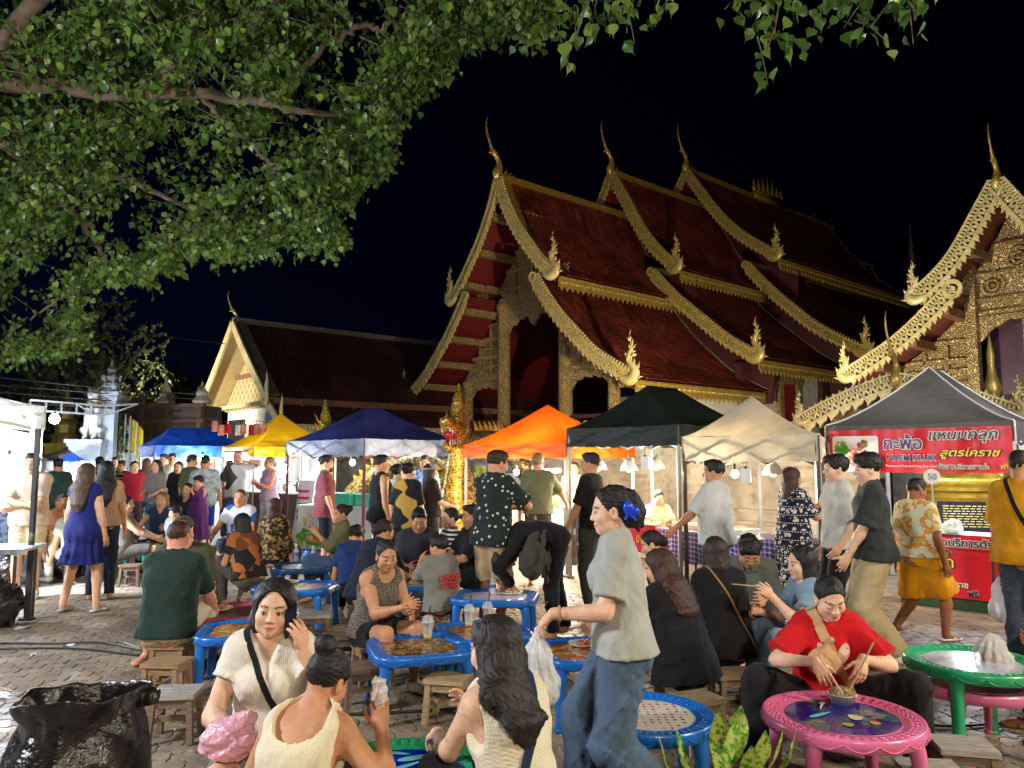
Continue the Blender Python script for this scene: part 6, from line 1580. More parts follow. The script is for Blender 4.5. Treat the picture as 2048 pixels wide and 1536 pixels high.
RED=M('banner_red',(.62,.012,.03),.35,var=.1,vs=2,bump=.25,bs=3,bd=.03);WHT=M('print_white',(.8,.8,.8),.4,var=0);NAVY=M('print_navy',(.02,.02,.16),.4,var=0);BLKP=M('print_black',(.015,.012,.02),.4,var=0);YEL=M('print_yellow',(.80,.62,.02),.4,var=0);GRN=M('print_green',(.03,.30,.12),.4,var=0)
# banner: its own axes, x along the front of the grey tent, origin at the left end
bl,br_=np.array([4.02,9.47]),np.array([5.40,8.09]);bx=unit(br_-bl);bL=np.linalg.norm(br_-bl);bn=np.array([-bx[1]*-1,bx[0]*-1]);bn=np.array([bx[1],-bx[0]])
ban=thing('banner','long red vinyl banner with Thai lettering and food picture on the grey tent','banner',(*(bl+bn*.05),0),math.atan2(bx[1],bx[0]))
mb=MB();mb.grid([[(bL*s,.012*math.sin(s*17)+.008*math.sin(s*41),z+.012*s)for z in(1.52,1.65,1.78,1.91,2.03)]for s in np.linspace(0,1,40)]);mb.build('vinyl',RED,ban,True)
X,Nn3=(1,0,0),(0,-1,0)
def outlined(body,size,x,z,par,col,out=WHT,y=-.022,shear=0.0,wide=1.0,o1=.010):
 text(body,size,(x,y,z),X,Nn3,out,par,'lettering_outline',.001,off=o1,shear=shear,wide=wide);return text(body,size,(x,y-.004,z),X,Nn3,col,par,'lettering',.002,off=.002,shear=shear,wide=wide)
outlined('กะพ้อ',.20,bL*.325,1.80,ban,NAVY,wide=1.0);outlined('แหนมคลุก',.15,bL*.575,1.905,ban,BLKP,wide=1.12,shear=.2);outlined('สูตรโคราช',.115,bL*.635,1.715,ban,YEL,BLKP,shear=.3,wide=1.25,o1=.008)
text('NAEM KLUK',.095,(bL*.345,-.024,1.665),X,Nn3,WHT,ban,'lettering_outline',.001,off=.006);text('NAEM KLUK',.095,(bL*.345,-.028,1.665),X,Nn3,NAVY,ban,off=.001)
text('Fermented Pork and Crisp Rice Salad',.036,(bL*.34,-.026,1.59),X,Nn3,WHT,ban);text('ผักสดบริการเองค่ะ',.068,(bL*.625,-.024,1.575),X,Nn3,WHT,ban,'lettering_outline',.001,off=.005);text('ผักสดบริการเองค่ะ',.068,(bL*.625,-.028,1.575),X,Nn3,GRN,ban);text('ฟรี',.08,(bL*.935,-.026,1.575),X,Nn3,YEL,ban)
mb=MB();poly=[]
for cx,cz,a0 in((bL*.285,1.93,0),(bL*.04,1.93,90),(bL*.04,1.56,180),(bL*.285,1.56,270)):poly+=[(cx+.03*math.cos(rad(a0+k*30)),cz+.03*math.sin(rad(a0+k*30)))for k in range(4)]
mb.prism(poly,lambda a,b:(a,-.030,b),lambda a,b:(a,-.022,b));pic=mb.build('food_picture',M('print_white',(.8,.8,.8)),ban)
def blob_print(par,cx,cz,w,h,cols,n,seed,y=-.034,rmin=.012,rmax=.035):
 r=random.Random(seed)
 groups={}
 for k in range(n):
  a=r.uniform(0,6.28);q=r.uniform(0,1)**.6;x,z=cx+w*q*math.cos(a),cz+h*q*math.sin(a);m=r.choice(cols);mb=groups.setdefault(m,MB());rr=r.uniform(rmin,rmax);el=r.uniform(.4,1);ro=r.uniform(0,3);yy=y-.0006*(k%7)
  mb.add([(x+rr*(math.cos(t)*math.cos(ro)-el*math.sin(t)*math.sin(ro)),yy,z+rr*(math.cos(t)*math.sin(ro)+el*math.sin(t)*math.cos(ro)))for t in np.linspace(0,2*math.pi,9,endpoint=False)],[tuple(range(9))])
 for m,mb in groups.items():o=mb.build('printed_shapes',M('print_'+m,dict(meat=(.55,.16,.12),pinkp=(.70,.36,.30),chili=(.45,.02,.02),herb=(.06,.30,.03),lime=(.30,.45,.05),pale=(.75,.62,.50),purple=(.35,.12,.30),sky=(.10,.35,.70),deep=(.01,.02,.30),sea=(.03,.12,.50),orange=(.75,.28,.03),brown=(.20,.11,.04),gold=(.55,.38,.08),cream=(.70,.62,.42),aqua=(.15,.55,.60))[m],.4,var=.15),par);tag(o,kind='stuff')
blob_print(ban,bL*.18,1.70,.14,.12,['meat','pinkp','pale','meat','chili'],60,1);blob_print(ban,bL*.08,1.80,.06,.12,['herb','lime','herb'],24,2,rmax=.05);blob_print(ban,bL*.21,1.86,.05,.03,['herb','chili'],12,3)
# round price sign on a stake
q=at(1864,953,8.6);ps=thing('price_sign','round white price sign reading 50 on a thin stake','sign',(q[0],q[1],0),rad(-25));mb=MB();mb.lathe([(.0001,0),(.085,0),(.085,.012),(.0001,.012)],(0,0,0),28);V=np.array(mb.v);mb.v=[(x,-z,q[2]+y)for x,y,z in V];mb.build('disc',WHT,ps);mb=MB();mb.tube([(0,.01,.5),(0,.01,q[2]-.06)],.012,6);mb.build('stake',STEEL,ps)
text('50',.095,(0,-.016,q[2]-.034),X,Nn3,M('print_pale_blue',(.25,.32,.5),.5,var=0),ps,align='CENTER',off=.002)
# red front boards of that stall, with the counter behind
fl_,fr_=np.array([4.55,8.98]),np.array([5.75,7.82]);fx=unit(fr_-fl_);fL=np.linalg.norm(fr_-fl_)
fb=thing('stall_counter','red printed counter front with Thai lettering below the price sign','counter',(*fl_,0),math.atan2(fx[1],fx[0]))
mb=MB();mb.box((fL/2,.35,.80),(fL,.7,.04));mb.build('counter_top',M('white_cloth',(.65,.65,.68),.6),fb)
mb=MB();mb.box((fL*.28,.0,.42),(fL*.56,.02,.56));mb.build('printed_panel',RED,fb);mb=MB();mb.box((fL*.79,.0,.42),(fL*.42,.022,.56));mb.build('printed_panel',M('banner_red2',(.55,.01,.02),.4,var=.1),fb)
mb=MB();mb.box((fL*.60,-.02,.76),(fL*.80,.02,.16));mb.build('printed_strip',RED,fb);mb=MB();mb.box((fL/2,.02,.08),(fL,.03,.14));mb.build('skirt',M('dark_green_cloth',(.02,.05,.02),.8),fb)
for x in(.05,fL-.05):
 for y in(.06,.64):mb=MB();mb.tube([(x,y,0),(x,y,.78)],.018,6);mb.build('leg',STEEL,fb)
outlined('ผักบริการตัวเอง',.12,fL*.23,.71,fb,BLKP,y=-.034);text('คลุกแหนมคลุก',.05,(fL*.22,-.034,.815),X,Nn3,BLKP,fb);outlined('คลุก',.17,fL*.17,.47,fb,YEL,BLKP,y=-.014,o1=.012);text('KLUK',.06,(fL*.21,-.016,.385),X,Nn3,YEL,fb);text('Crisp Rice Salad',.04,(fL*.17,-.016,.335),X,Nn3,WHT,fb);outlined('โคราช',.09,fL*.30,.26,fb,WHT,BLKP,y=-.014,o1=.006);text('ผักสดบริการเองค่ะ',.06,(fL*.02,-.016,.18),X,Nn3,WHT,fb);outlined('ฟรี',.09,fL*.42,.17,fb,BLKP,WHT,y=-.014,o1=.006)
sw=crom([(fL*.30+.07*math.cos(t)*(1-t/9),-.018,.62+.06*math.sin(t)*(1-t/9))for t in np.linspace(0,7,14)],40);mb=MB();mb.tube(sw,.010,5);mb.build('printed_swirl',GRN,fb)
blob_print(fb,fL*.80,.58,.13,.08,['purple','pale','lime'],16,5,-.016,.02,.05);blob_print(fb,fL*.82,.30,.15,.12,['herb','lime','meat','chili','meat'],50,6,-.016)
for k,(x,l,m)in enumerate(((.30,'clear plastic tub of vegetables on the red counter, leftmost',(.5,.6,.5)),(.62,'pale blue plastic bag heap on the red counter',(.35,.45,.65)),(.95,'clear plastic tub of herbs at the right end of the red counter',(.3,.5,.25)))):
 v=Vol((-.16,-.14,0),(.16,.14,.2),.012);v.ell((0,0,.07),(.13,.11,.08),None,.02).ell((.05,.03,.11),(.07,.06,.05),None,.03);v.fold(.012,1.5,k);v.cut((0,0,.004),(0,0,-1));w=np.array([*(fl_+fx*x*fL+np.array([-fx[1],fx[0]])*.30),.82]);o=vol_obj(v,'produce_tub' if k!=1 else 'plastic_bag',M('tub_%d'%k,m,.3,var=.4,vs=12),None,w);tag(o,l,'tub' if k!=1 else 'bag')
 # golden buddha seat and black inscription stones behind the grey stall
q=gnd(1925,1085);q=at(1925,960,11.2);bd=thing('buddha_statue','golden seated statue lap and lotus pedestal behind the grey tent stall','statue',(q[0],q[1],0),rad(-30))
v=Vol((-.75,-.5,.9),(.75,.5,2.6),.025);v.cone((-.42,-.1,1.48),(.42,-.16,1.46),.14,.14,.04).cone((-.38,-.28,1.36),(.42,-.22,1.36),.12,.12,.04).ell((0,.05,1.42),(.5,.34,.16),None,.05).cone((0,.05,1.4),(0,.08,2.0),.22,.24,.06).ell((0,.05,2.3),(.14,.15,.18),None,.04)
for sg in(-1,1):v.cone((sg*.27,.05,2.0),(sg*.36,-.02,1.65),.09,.07,.03).cone((sg*.36,-.02,1.65),(sg*.12,-.26,1.52),.065,.05,.03)
vol_obj(v,'seated_figure',gold_mat('statue_gold',(.60,.38,.05),.6,.25),bd);mb=MB()
for z0,z1,w in((1.22,1.32,.62),(1.12,1.22,.54),(.98,1.12,.60)):mb.lathe([(w,z0),(w*.94,(z0+z1)/2),(w,z1)],(0,0,0),20,1,.7)
mb.build('lotus_base',gold_mat('statue_gold',(.60,.38,.05),.6,.25),bd);mb=MB();mb.box((0,.05,.5),(1.4,1.0,1.0));mb.build('plinth',M('black_granite',(.015,.015,.018),.25,var=.2),bd)
for k,(x0,x1,y0,y1,D,l)in enumerate(((1880,1975,1003,1055,10.6,'large black inscription stone with gold writing below the statue'),(1835,1878,1012,1060,10.9,'small black inscription stone left of the large one'))):
 a,b=at(x0,y1,D),at(x1,y1,D);zt_=at(x0,y0,D)[2];t=thing('inscription_stone',l,'plaque',(a[0],a[1],0),rad(-14));w=b[0]-a[0];mb=MB();mb.box((w/2,.05,zt_/2),(w,.08,zt_));slab=mb.build('slab',M('black_granite',(.015,.015,.018)),t)
 for i in range(9):
  z=zt_-.06-i*.035;mb=MB();x=.05
  while x<w-.1:
   l2=RNG.uniform(.03,.1);mb.box((x+l2/2,.005,z),(l2,.006,.012));x+=l2+.02
  mb.build('engraved_line',GOLDP,slab)
  # long tables with purple checked cloth
def check_mat():
 m,T,N,L,P=nmat('purple_check');co=objco(N,L);x,y,z=sep(N,L,co)
 a=mth(N,L,'GREATER_THAN',mth(N,L,'SINE',mth(N,L,'MULTIPLY',x,105)),.62);b=mth(N,L,'GREATER_THAN',mth(N,L,'SINE',mth(N,L,'MULTIPLY',mth(N,L,'ADD',z,y),105)),.62)
 L.new(ramp(N,L,mth(N,L,'MULTIPLY',mth(N,L,'ADD',a,b),.5),[(0,(.045,.025,.20)),(.5,(.28,.25,.50)),(1,(.7,.7,.75))]),P.inputs['Base Color']);P.inputs['Roughness'].default_value=.6;return m
CHECK=check_mat()
def cloth_table(label,a,b,depth,zt=.76,drop=.40,mat=CHECK):
 a,b=np.array(a),np.array(b);d=unit(b-a);L_=np.linalg.norm(b-a);t=thing('stall_table',label,'table',(*a,0),math.atan2(d[1],d[0]));mb=MB();n=40
 mb.box((L_/2,depth/2,zt-.02),(L_,depth,.03));mb.build('table_top',M('white_cloth',(.65,.65,.68)),t);mb=MB()
 mb.grid([[(L_*s,-.012+(-.02*math.sin(s*34)-.012*math.sin(s*71))*(zt-z)/drop,z+.012*math.sin(s*26)*(zt-z)/drop)for z in np.linspace(zt,zt-drop,6)]for s in np.linspace(0,1,n+1)]);mb.build('cloth_drop',mat,t,True)
 for x in(.08,L_-.08):
  for y in(.06,depth-.06):mb=MB();mb.tube([(x,y,0),(x,y,zt-.03)],.016,6);mb.build('leg',DSTEEL,t)
 return t
T1a,T1b=at(1312,1062,10.3)[:2],at(1500,1062,8.9)[:2];cloth_table('stall table under the black tent with purple checked cloth and red sign',T1a,T1b,.7);T2a,T2b=at(1500,1062,8.82)[:2],at(1652,1062,8.1)[:2];cloth_table('stall table under the cream tent with purple checked cloth',T2a,T2b,.7,.77)
def tray(label,p,w,d,yaw,mat,food,n=14):
 t=thing('food_tray',label,'tray',p,yaw);mb=MB();mb.box((0,0,.006),(w,d,.012))
 for s in(-1,1):mb.box((s*w/2,0,.03),(.012,d,.06));mb.box((0,s*d/2,.03),(w+.012,.012,.06))
 mb.build('tray_shell',mat,t);r=random.Random(n*7+int(w*100));mb=MB()
 for k in range(n):mb.lathe([(.0001,0),(r.uniform(.02,.045),.01),(.02,.035),(.0001,.04)],(r.uniform(-w*.4,w*.4),r.uniform(-d*.38,d*.38),.012),7)
 mb.build('food',M(food[0],food[1],.45,var=.4,vs=20),t,True)
PINKT=M('pink_enamel_tray',(.55,.40,.42),.3,var=.1);ya=math.atan2(T1b[1]-T1a[1],T1b[0]-T1a[0]);dv=np.array([-math.sin(ya),math.cos(ya)]);du=np.array([math.cos(ya),math.sin(ya)])
tray('shallow tray of grilled food on the checked table, under the black tent',(*(T1a+du*.45+dv*.3),.765),.5,.36,ya,PINKT,('grilled_food',(.45,.22,.06)));tray('shallow tray with green leaves at the pole end of the checked table',(*(T1a+du*1.15+dv*.3),.765),.45,.36,ya,STEEL,('leaf_food',(.10,.25,.05)));tray('pink enamel tray of flat bread under the cream tent',(*(T2a+du*.30+dv*.3),.775),.48,.38,ya,PINKT,('bread_food',(.62,.45,.22)));tray('cream coloured tray beside the elephant print woman',(*(T2a+du*.85+dv*.3),.775),.35,.34,ya,M('white_enamel',(.7,.7,.68)),('cream_food',(.6,.5,.3)))
# red price card on the black tent table (its code square left blank)
q=at(1285,1082,10.25);t=thing('price_card','red price card with white edge hung on the checked table','sign',(q[0],q[1],q[2]),ya);mb=MB();mb.box((0,-.03,0),(.62,.02,.46));mb.build('card',RED,t);text('น้ำปลา',.12,(-.08,-.046,-.02),X,Nn3,YEL,t);mb=MB();mb.box((.22,-.044,.0),(.15,.008,.15));mb.build('blank_square',WHT,t);mb=MB();mb.box((0,-.044,-.18),(.60,.008,.06));mb.build('card_edge',WHT,t)
for l,px,py,D in(('white payment card clipped under the black tent valance',1290,925,10.0),('white payment card hanging by the glowing bulb',1492,950,9.1)):
 q=at(px,py,D);t=thing('hanging_card',l,'card',q,ya+.3);mb=MB();mb.box((0,0,0),(.12,.01,.17));mb.build('card',WHT,t);mb=MB();mb.tube([(0,0,.08),(0,0,.20)],.006,4);mb.box((0,0,.09),(.03,.02,.03));mb.build('clip',M('black_plastic',(.02,.02,.02)),t)
 # orange stall: glowing counter and green banner
oc=at(1040,1000,12.9)[:2];cloth_table('bright counter under the orange tent covered in white paper',at(1010,1000,13.4)[:2],at(1135,1000,12.2)[:2],.7,.85,.6,M('white_paper_cloth',(.7,.62,.45),.6));q=at(950,1020,13.6);t=thing('stall_banner','green and yellow vertical banner hanging in the orange stall','banner',(q[0],q[1],0),ya);mb=MB();mb.grid([[(x,.02*math.sin(z*6),z)for z in np.linspace(.55,1.55,8)]for x in(0,.2,.4)]);mb.build('sheet',M('banner_lime',(.25,.48,.04),.5,var=.35,vs=3),t);text('ขนม',.2,(.05,-.04,1.2),X,Nn3,WHT,t,off=.004)
v=Vol((-.5,-.3,0),(.5,.3,.35),.02)
for k in range(26):v.ell((RNG.uniform(-.42,.42),RNG.uniform(-.22,.22),RNG.uniform(.03,.15)),np.full(3,RNG.uniform(.05,.09)),None,.01)
v.cut((0,0,.003),(0,0,-1));w=at(1075,1000,13.1);o=vol_obj(v,'fried_snacks',M('fried_gold',(.62,.36,.08),.45,var=.4,vs=10),None,(w[0],w[1],.86));tag(o,'heap of golden fried snacks on the orange stall counter','food');o.rotation_euler.z=ya
# navy stall: printed box counter, crates
def box_counter(label,px0,px1,D0,D1,z,mat,extra=None,name='stall_counter',cat='counter',depth=.6):
 a,b=at(px0,1000,D0)[:2],at(px1,1000,D1)[:2];d=unit(b-a);L_=np.linalg.norm(b-a);t=thing(name,label,cat,(*a,0),math.atan2(d[1],d[0]));mb=MB();mb.box((L_/2,depth/2,z/2),(L_,depth,z-.02));mb.build('front',mat,t);mb=MB();mb.box((L_/2,depth/2,z),(L_+.04,depth+.04,.03));mb.build('counter_top',M('white_cloth',(.65,.65,.68)),t);return t,L_
t,L_=box_counter('white box counter printed with grass and daisies under the navy tent',597,745,14.3,13.6,.80,M('counter_white',(.55,.62,.58),.5,var=.1))
blob_print(t,.35,.2,.35,.18,['herb','lime','herb'],60,11,-.012,.03,.07);blob_print(t,.25,.5,.16,.15,['cream','pale','gold'],18,12,-.02,.03,.06);text('สด',.28,(.60,-.02,.35),X,Nn3,M('print_crimson',(.5,.02,.06),.4,var=0),t);text('อร่อย',.2,(1.0,-.02,.35),X,Nn3,M('print_crimson',(.5,.02,.06)),t)
for k,(px,D,c,l)in enumerate(((690,13.9,(.05,.45,.30),'green translucent plastic crate on the daisy counter'),(735,13.7,(.10,.55,.40),'smaller mint green crate at the end of the daisy counter'),(655,14.2,(.5,.5,.52),'pale plastic crate behind the bearded man'))):
 p=at(px,1000,D);t=thing('plastic_crate',l,'crate',(p[0],p[1]+.2,.82),rad(-35));mb=MB();w,d,h=.42,.3,.2
 mb.box((0,0,.01),(w,d,.02))
 for s in(-1,1):mb.box((s*w/2,0,h/2),(.012,d,h));mb.box((0,s*d/2,h/2),(w,.012,h))
 mb.build('shell',M('crate_%d'%k,c,.3,var=.1),t);mb=MB()
 for s in(-1,1):mb.box((s*(w/2+.008),0,h),(.03,d+.04,.025));mb.box((0,s*(d/2+.008),h),(w+.04,.03,.025))
 mb.build('rim',M('crate_%d'%k,c),t)
 # yellow stall: glowing sign box, dark counter, bottles
q=at(473,920,16.9);t=thing('lightbox_sign','glowing white lightbox sign under the yellow tent','sign',q,rad(-20));mb=MB();mb.box((0,0,0),(.62,.06,.36));mb.build('panel',emit('lightbox',(1,.93,.75),3.2,True),t);text('ชาเย็น',.15,(-.26,-.04,-.02),X,Nn3,M('print_ochre',(.6,.35,.02),.4,var=0),t);mb=MB();mb.box((0,.01,.19),(.66,.09,.03));mb.box((0,.01,-.19),(.66,.09,.03));mb.build('frame',DSTEEL,t)
t,L_=box_counter('dark timber counter with cups under the yellow tent',470,600,16.9,15.6,.95,M('dark_timber',(.05,.035,.025),.5,var=.3))
for k,px in enumerate((548,556,566,576,585,592)):
 p=at(px,1000,16.2-.004*(px-548));t=thing('drink_jar',('squat jar with dark lid','tall pale bottle','brown coffee jar','short white cup stack','clear tumbler','dark syrup bottle')[k]+' on the counter under the yellow tent','jar',(p[0],p[1]+.12,.97));h=(.14,.24,.16,.2,.12,.26)[k];mb=MB();mb.lathe([(.035,0),(.045,.02),(.045,h*.7),(.025,h*.85),(.025,h)],(0,0,0),10);mb.build('vessel',M('jar_%d'%k,((.4,.3,.2),(.6,.58,.5),(.12,.06,.03),(.7,.7,.68),(.5,.55,.55),(.03,.02,.02))[k],.25,var=.1),t,True);mb=MB();mb.lathe([(.03,h),(.03,h+.025),(.001,h+.026)],(0,0,0),10);mb.build('lid',M('black_plastic',(.02,.02,.02)),t)
t,L_=box_counter('long counter of the blue tent behind the crowd',290,440,20.2,18.9,.9,M('counter_white',(.55,.62,.58)))
q=at(408,925,19.2);t=thing('menu_board','colourful red and green menu board under the blue tent','sign',(q[0],q[1],q[2]-.25),rad(-30));mb=MB();mb.box((0,0,.1),(.8,.03,.8));mb.build('board',M('menu_red',(.55,.05,.03),.4,var=.6,vs=7),t);blob_print(t,0,.25,.32,.16,['herb','lime','orange','cream'],26,21,-.03,.03,.08)
q=at(600,1000,15.0);t=thing('leaning_sign_board','tall leaning price board with blue and red print beside the navy stall','sign',(q[0],q[1],0),rad(-30));mb=MB();mb.box((0,.1,.62),(.42,.03,1.25),rx(rad(-10)));mb.build('board',M('board_white',(.6,.62,.66),.4,var=.15),t);mb=MB()
for k in range(7):mb.box((0,.075-.026*(k-3)*-1*.0-.0+(.17*(.2*k-.6))*1.0*.18,.25+.13*k),(.3,.012,.05),rx(rad(-10)))
mb.build('printed_lines',M('print_crimson',(.5,.02,.06)),t)
# left stall: counter with green leaves, white sheets
cloth_table('narrow grey topped table at the left edge carrying green leaves',at(-70,1000,7.6)[:2],at(50,1000,7.7)[:2],.6,.78,.06,M('grey_board',(.2,.2,.2),.6,var=.2))
gl=thing('leaf_bunch','bunch of long green leaves lying on the left counter','vegetable',(at(20,1090,7.7)[0],7.95,.81))
for k in range(16):
 a=RNG.uniform(-.5,.5);l=RNG.uniform(.3,.5);x0=RNG.uniform(-.25,.1);mb=MB();mb.grid([[(x0+l*s*math.cos(a),-.08+l*s*math.sin(a)*.6+w*.016*(1-s),.012+.04*math.sin(s*2.6)+.004*k)for w in(-1,1)]for s in np.linspace(0,1,6)]);mb.build('leaf',M('pandan_green',(.12,.35,.03),.4,var=.3),gl)
mb=MB();a,b=at(-60,900,9.6),at(80,900,9.6);mb.grid([[(a[0]+(b[0]-a[0])*s,a[1]+.12*math.sin(s*9)+.06*math.sin(s*23),z)for z in(1.05,1.4,1.75,2.05)]for s in np.linspace(0,1,24)]);o=mb.build('white_sheet',fabric_canopy('sheet_white',(.7,.72,.75),trans=.4,dirt=.1),None,True);tag(o,'white plastic sheet hung as side wall of the white tent','sheet')
a,b=at(85,960,21),at(205,960,20.4);t=thing('goods_rack','brightly lit rack of small hanging goods behind the navy dress woman','rack',(a[0],a[1],0),math.atan2(b[1]-a[1],b[0]-a[0]));w=np.linalg.norm((b-a)[:2]);mb=MB();mb.box((w/2,.1,.95),(w,.04,1.3));mb.build('back_panel',WHITE,t)
for i in range(11):
 for j in range(4):mb=MB();mb.box(((i+.5)*w/11,.02,.5+.26*j),(.09,.05,RNG.uniform(.1,.19)));mb.build('packet',M('packet_%d'%((i*3+j*5)%5),((.5,.5,.55),(.2,.3,.5),(.5,.4,.3),(.6,.6,.6),(.15,.2,.3))[(i*3+j*5)%5],.4),t)
 # unseen lights: lamp posts assumed outside the frame, one added as fill, and assumed floodlights that light the temple fronts
def added_lamp_post(label,p,h,watts,col,target,spot=150,r=.3):
 t=thing('added_lamp',label,'lamp',(p[0],p[1],0));mb=MB();mb.tube([(0,0,0),(0,0,h)],np.array([.07,.045]),8);mb.build('post',DSTEEL,t);mb=MB();mb.lathe([(.2,h+.1),(.25,h+.05),(.12,h+.22),(.02,h+.3)],(0,0,0),12);mb.build('hood',DSTEEL,t);mb=MB();mb.lathe([(.0001,h-.06),(.12,h),(.15,h+.06)],(0,0,0),12);mb.build('lens',emit('added_lens_%d'%round(col[2]*10),col,8),t)
 lamp('added_light',(0,0,h-.3),watts,col,r,parent=t)
added_lamp_post('fill lamp post added behind the viewer to the right',(1.6,-3.2),4.6,540,(1.0,.88,.68),None,r=.5)  # weaker lamp added behind the camera as fill light
added_lamp_post('assumed lamp post right of the viewer, outside the frame',(6.4,1.0),4.6,1050,(1.0,.86,.64),None,r=.45)  # unseen warm lamp, added at the side to light and model the foreground
added_lamp_post('assumed lamp post left of the viewer, outside the frame',(-6.2,1.8),4.4,1250,(.95,.96,1.0),None,r=.45)  # unseen cool-white lamp, added on the left to shape the foreground light
added_lamp_post('assumed cool lamp post beyond the right edge of the frame',(8.2,5.6),3.6,520,(.80,.90,1.0),None)  # assumed source for the cool light on the tables at the right
def floodlight(label,p,target,watts,col,spot=70,h=.35):
 t=thing('floodlight',label,'lamp',p);mb=MB();mb.box((0,0,h),(.3,.16,.24));mb.build('housing',DSTEEL,t);mb=MB();mb.tube([(0,0,0),(0,0,h)],.03,6);mb.build('stand',DSTEEL,t)
 lamp('assumed_flood',(0,0,h+.25),watts,col,.12,'SPOT',np.array(target)-np.array(p),spot,.6,t)
GW=G_MAIN
def loc(u,d,z,G=G_MAIN):return np.array([G[0]+gv[0]*u+rv[0]*d,G[1]+gv[1]*u+rv[1]*d,z])
floodlight('assumed floodlight in front of the main temple gable',loc(-1.5,-7.0,0),loc(0,0,8),8500,(1,.84,.52),85);floodlight('assumed floodlight beside the main temple lighting its tiled roofs',loc(10.5,-2.5,1.75),loc(3,6,8),2000,(1,.82,.5),95);floodlight('assumed floodlight lighting the right hall gable',loc(-2.2,-5.0,0,G_R),loc(-.5,0,5.0,G_R),1700,(1,.90,.66),80);floodlight('assumed floodlight on a pole lighting the cream gable',loc(-2.0,-3.4,0,G_L),loc(0,.6,5.0,G_L),1500,(1,.90,.68),130,3.0)  # fixtures assumed from the light on the gables and roofs
# ------------------------------------------------------------------ plastic tables and wooden stools
def plastic(name,col):return M('plastic_'+name,col,.30,var=.10,vs=6,bump=.08,bs=60,coat=.25)
PB,PPK,PG,PT,PDB,PR_=plastic('blue',(.010,.14,.52)),plastic('pink',(.72,.16,.34)),plastic('green',(.02,.36,.16)),plastic('teal',(.01,.22,.22)),plastic('dark_blue',(.008,.07,.20)),plastic('rose_red',(.45,.06,.10))
def print_mat(name,stops,sc,sc2=0,kind='v',rough=.18):
 m,T,N,L,P=nmat('tabletop_'+name);co=objco(N,L)
 if kind=='v':v=N.new('ShaderNodeTexVoronoi');v.inputs['Scale'].default_value=sc;L.new(co,v.inputs['Vector']);f=sep(N,L,v.outputs['Color'])[0];c=ramp(N,L,f,stops,'CONSTANT');c=mixc(N,L,ramp(N,L,v.outputs['Distance'],[(.35,(0,0,0)),(.6,(.75,)*3)]),c,stops[0][1])
 elif kind=='n':c=ramp(N,L,noise(N,L,co,sc,5,.6),stops)
 else:
  v=N.new('ShaderNodeTexVoronoi');v.inputs['Scale'].default_value=sc;v.inputs['Randomness'].default_value=.15;L.new(co,v.inputs['Vector']);c=mixc(N,L,mth(N,L,'LESS_THAN',v.outputs['Distance'],.30),(.66,.62,.54),ramp(N,L,noise(N,L,co,3.5,1),stops,'CONSTANT'))
 L.new(c,P.inputs['Base Color']);P.inputs['Roughness'].default_value=rough;P.inputs['Coat Weight'].default_value=.4;return m
PM_MOS=print_mat('mosaic',[(0,(.05,.03,.015)),(.25,(.35,.22,.05)),(.5,(.16,.08,.03)),(.75,(.42,.32,.12))],26);PM_FOOD=print_mat('food',[(0,(.30,.05,.02)),(.3,(.55,.18,.03)),(.5,(.15,.25,.05)),(.7,(.60,.40,.10)),(.88,(.6,.55,.4))],19)
PM_SEA=print_mat('sea',[(.3,(.002,.008,.16)),(.5,(.004,.02,.42)),(.62,(.01,.10,.55)),(.75,(.05,.35,.65))],4,kind='n');PM_DOT=print_mat('chart',[(0,(.45,.04,.02)),(.42,(.05,.04,.04)),(.55,(.02,.25,.10)),(.65,(.10,.06,.35))],26,kind='d');PM_SP=print_mat('space',[(.30,(.003,.01,.30)),(.48,(.02,.015,.16)),(.56,(.02,.12,.16)),(.64,(.30,.24,.14)),(.74,(.10,.16,.45))],6.5,kind='n');PM_PALE=print_mat('pale',[(.35,(.25,.32,.6)),(.55,(.55,.6,.75)),(.7,(.7,.72,.8))],5,kind='n');PM_FISH=print_mat('picture',[(0,(.5,.5,.5)),(.3,(.45,.2,.1)),(.6,(.3,.4,.5)),(.85,(.6,.55,.45))],9)
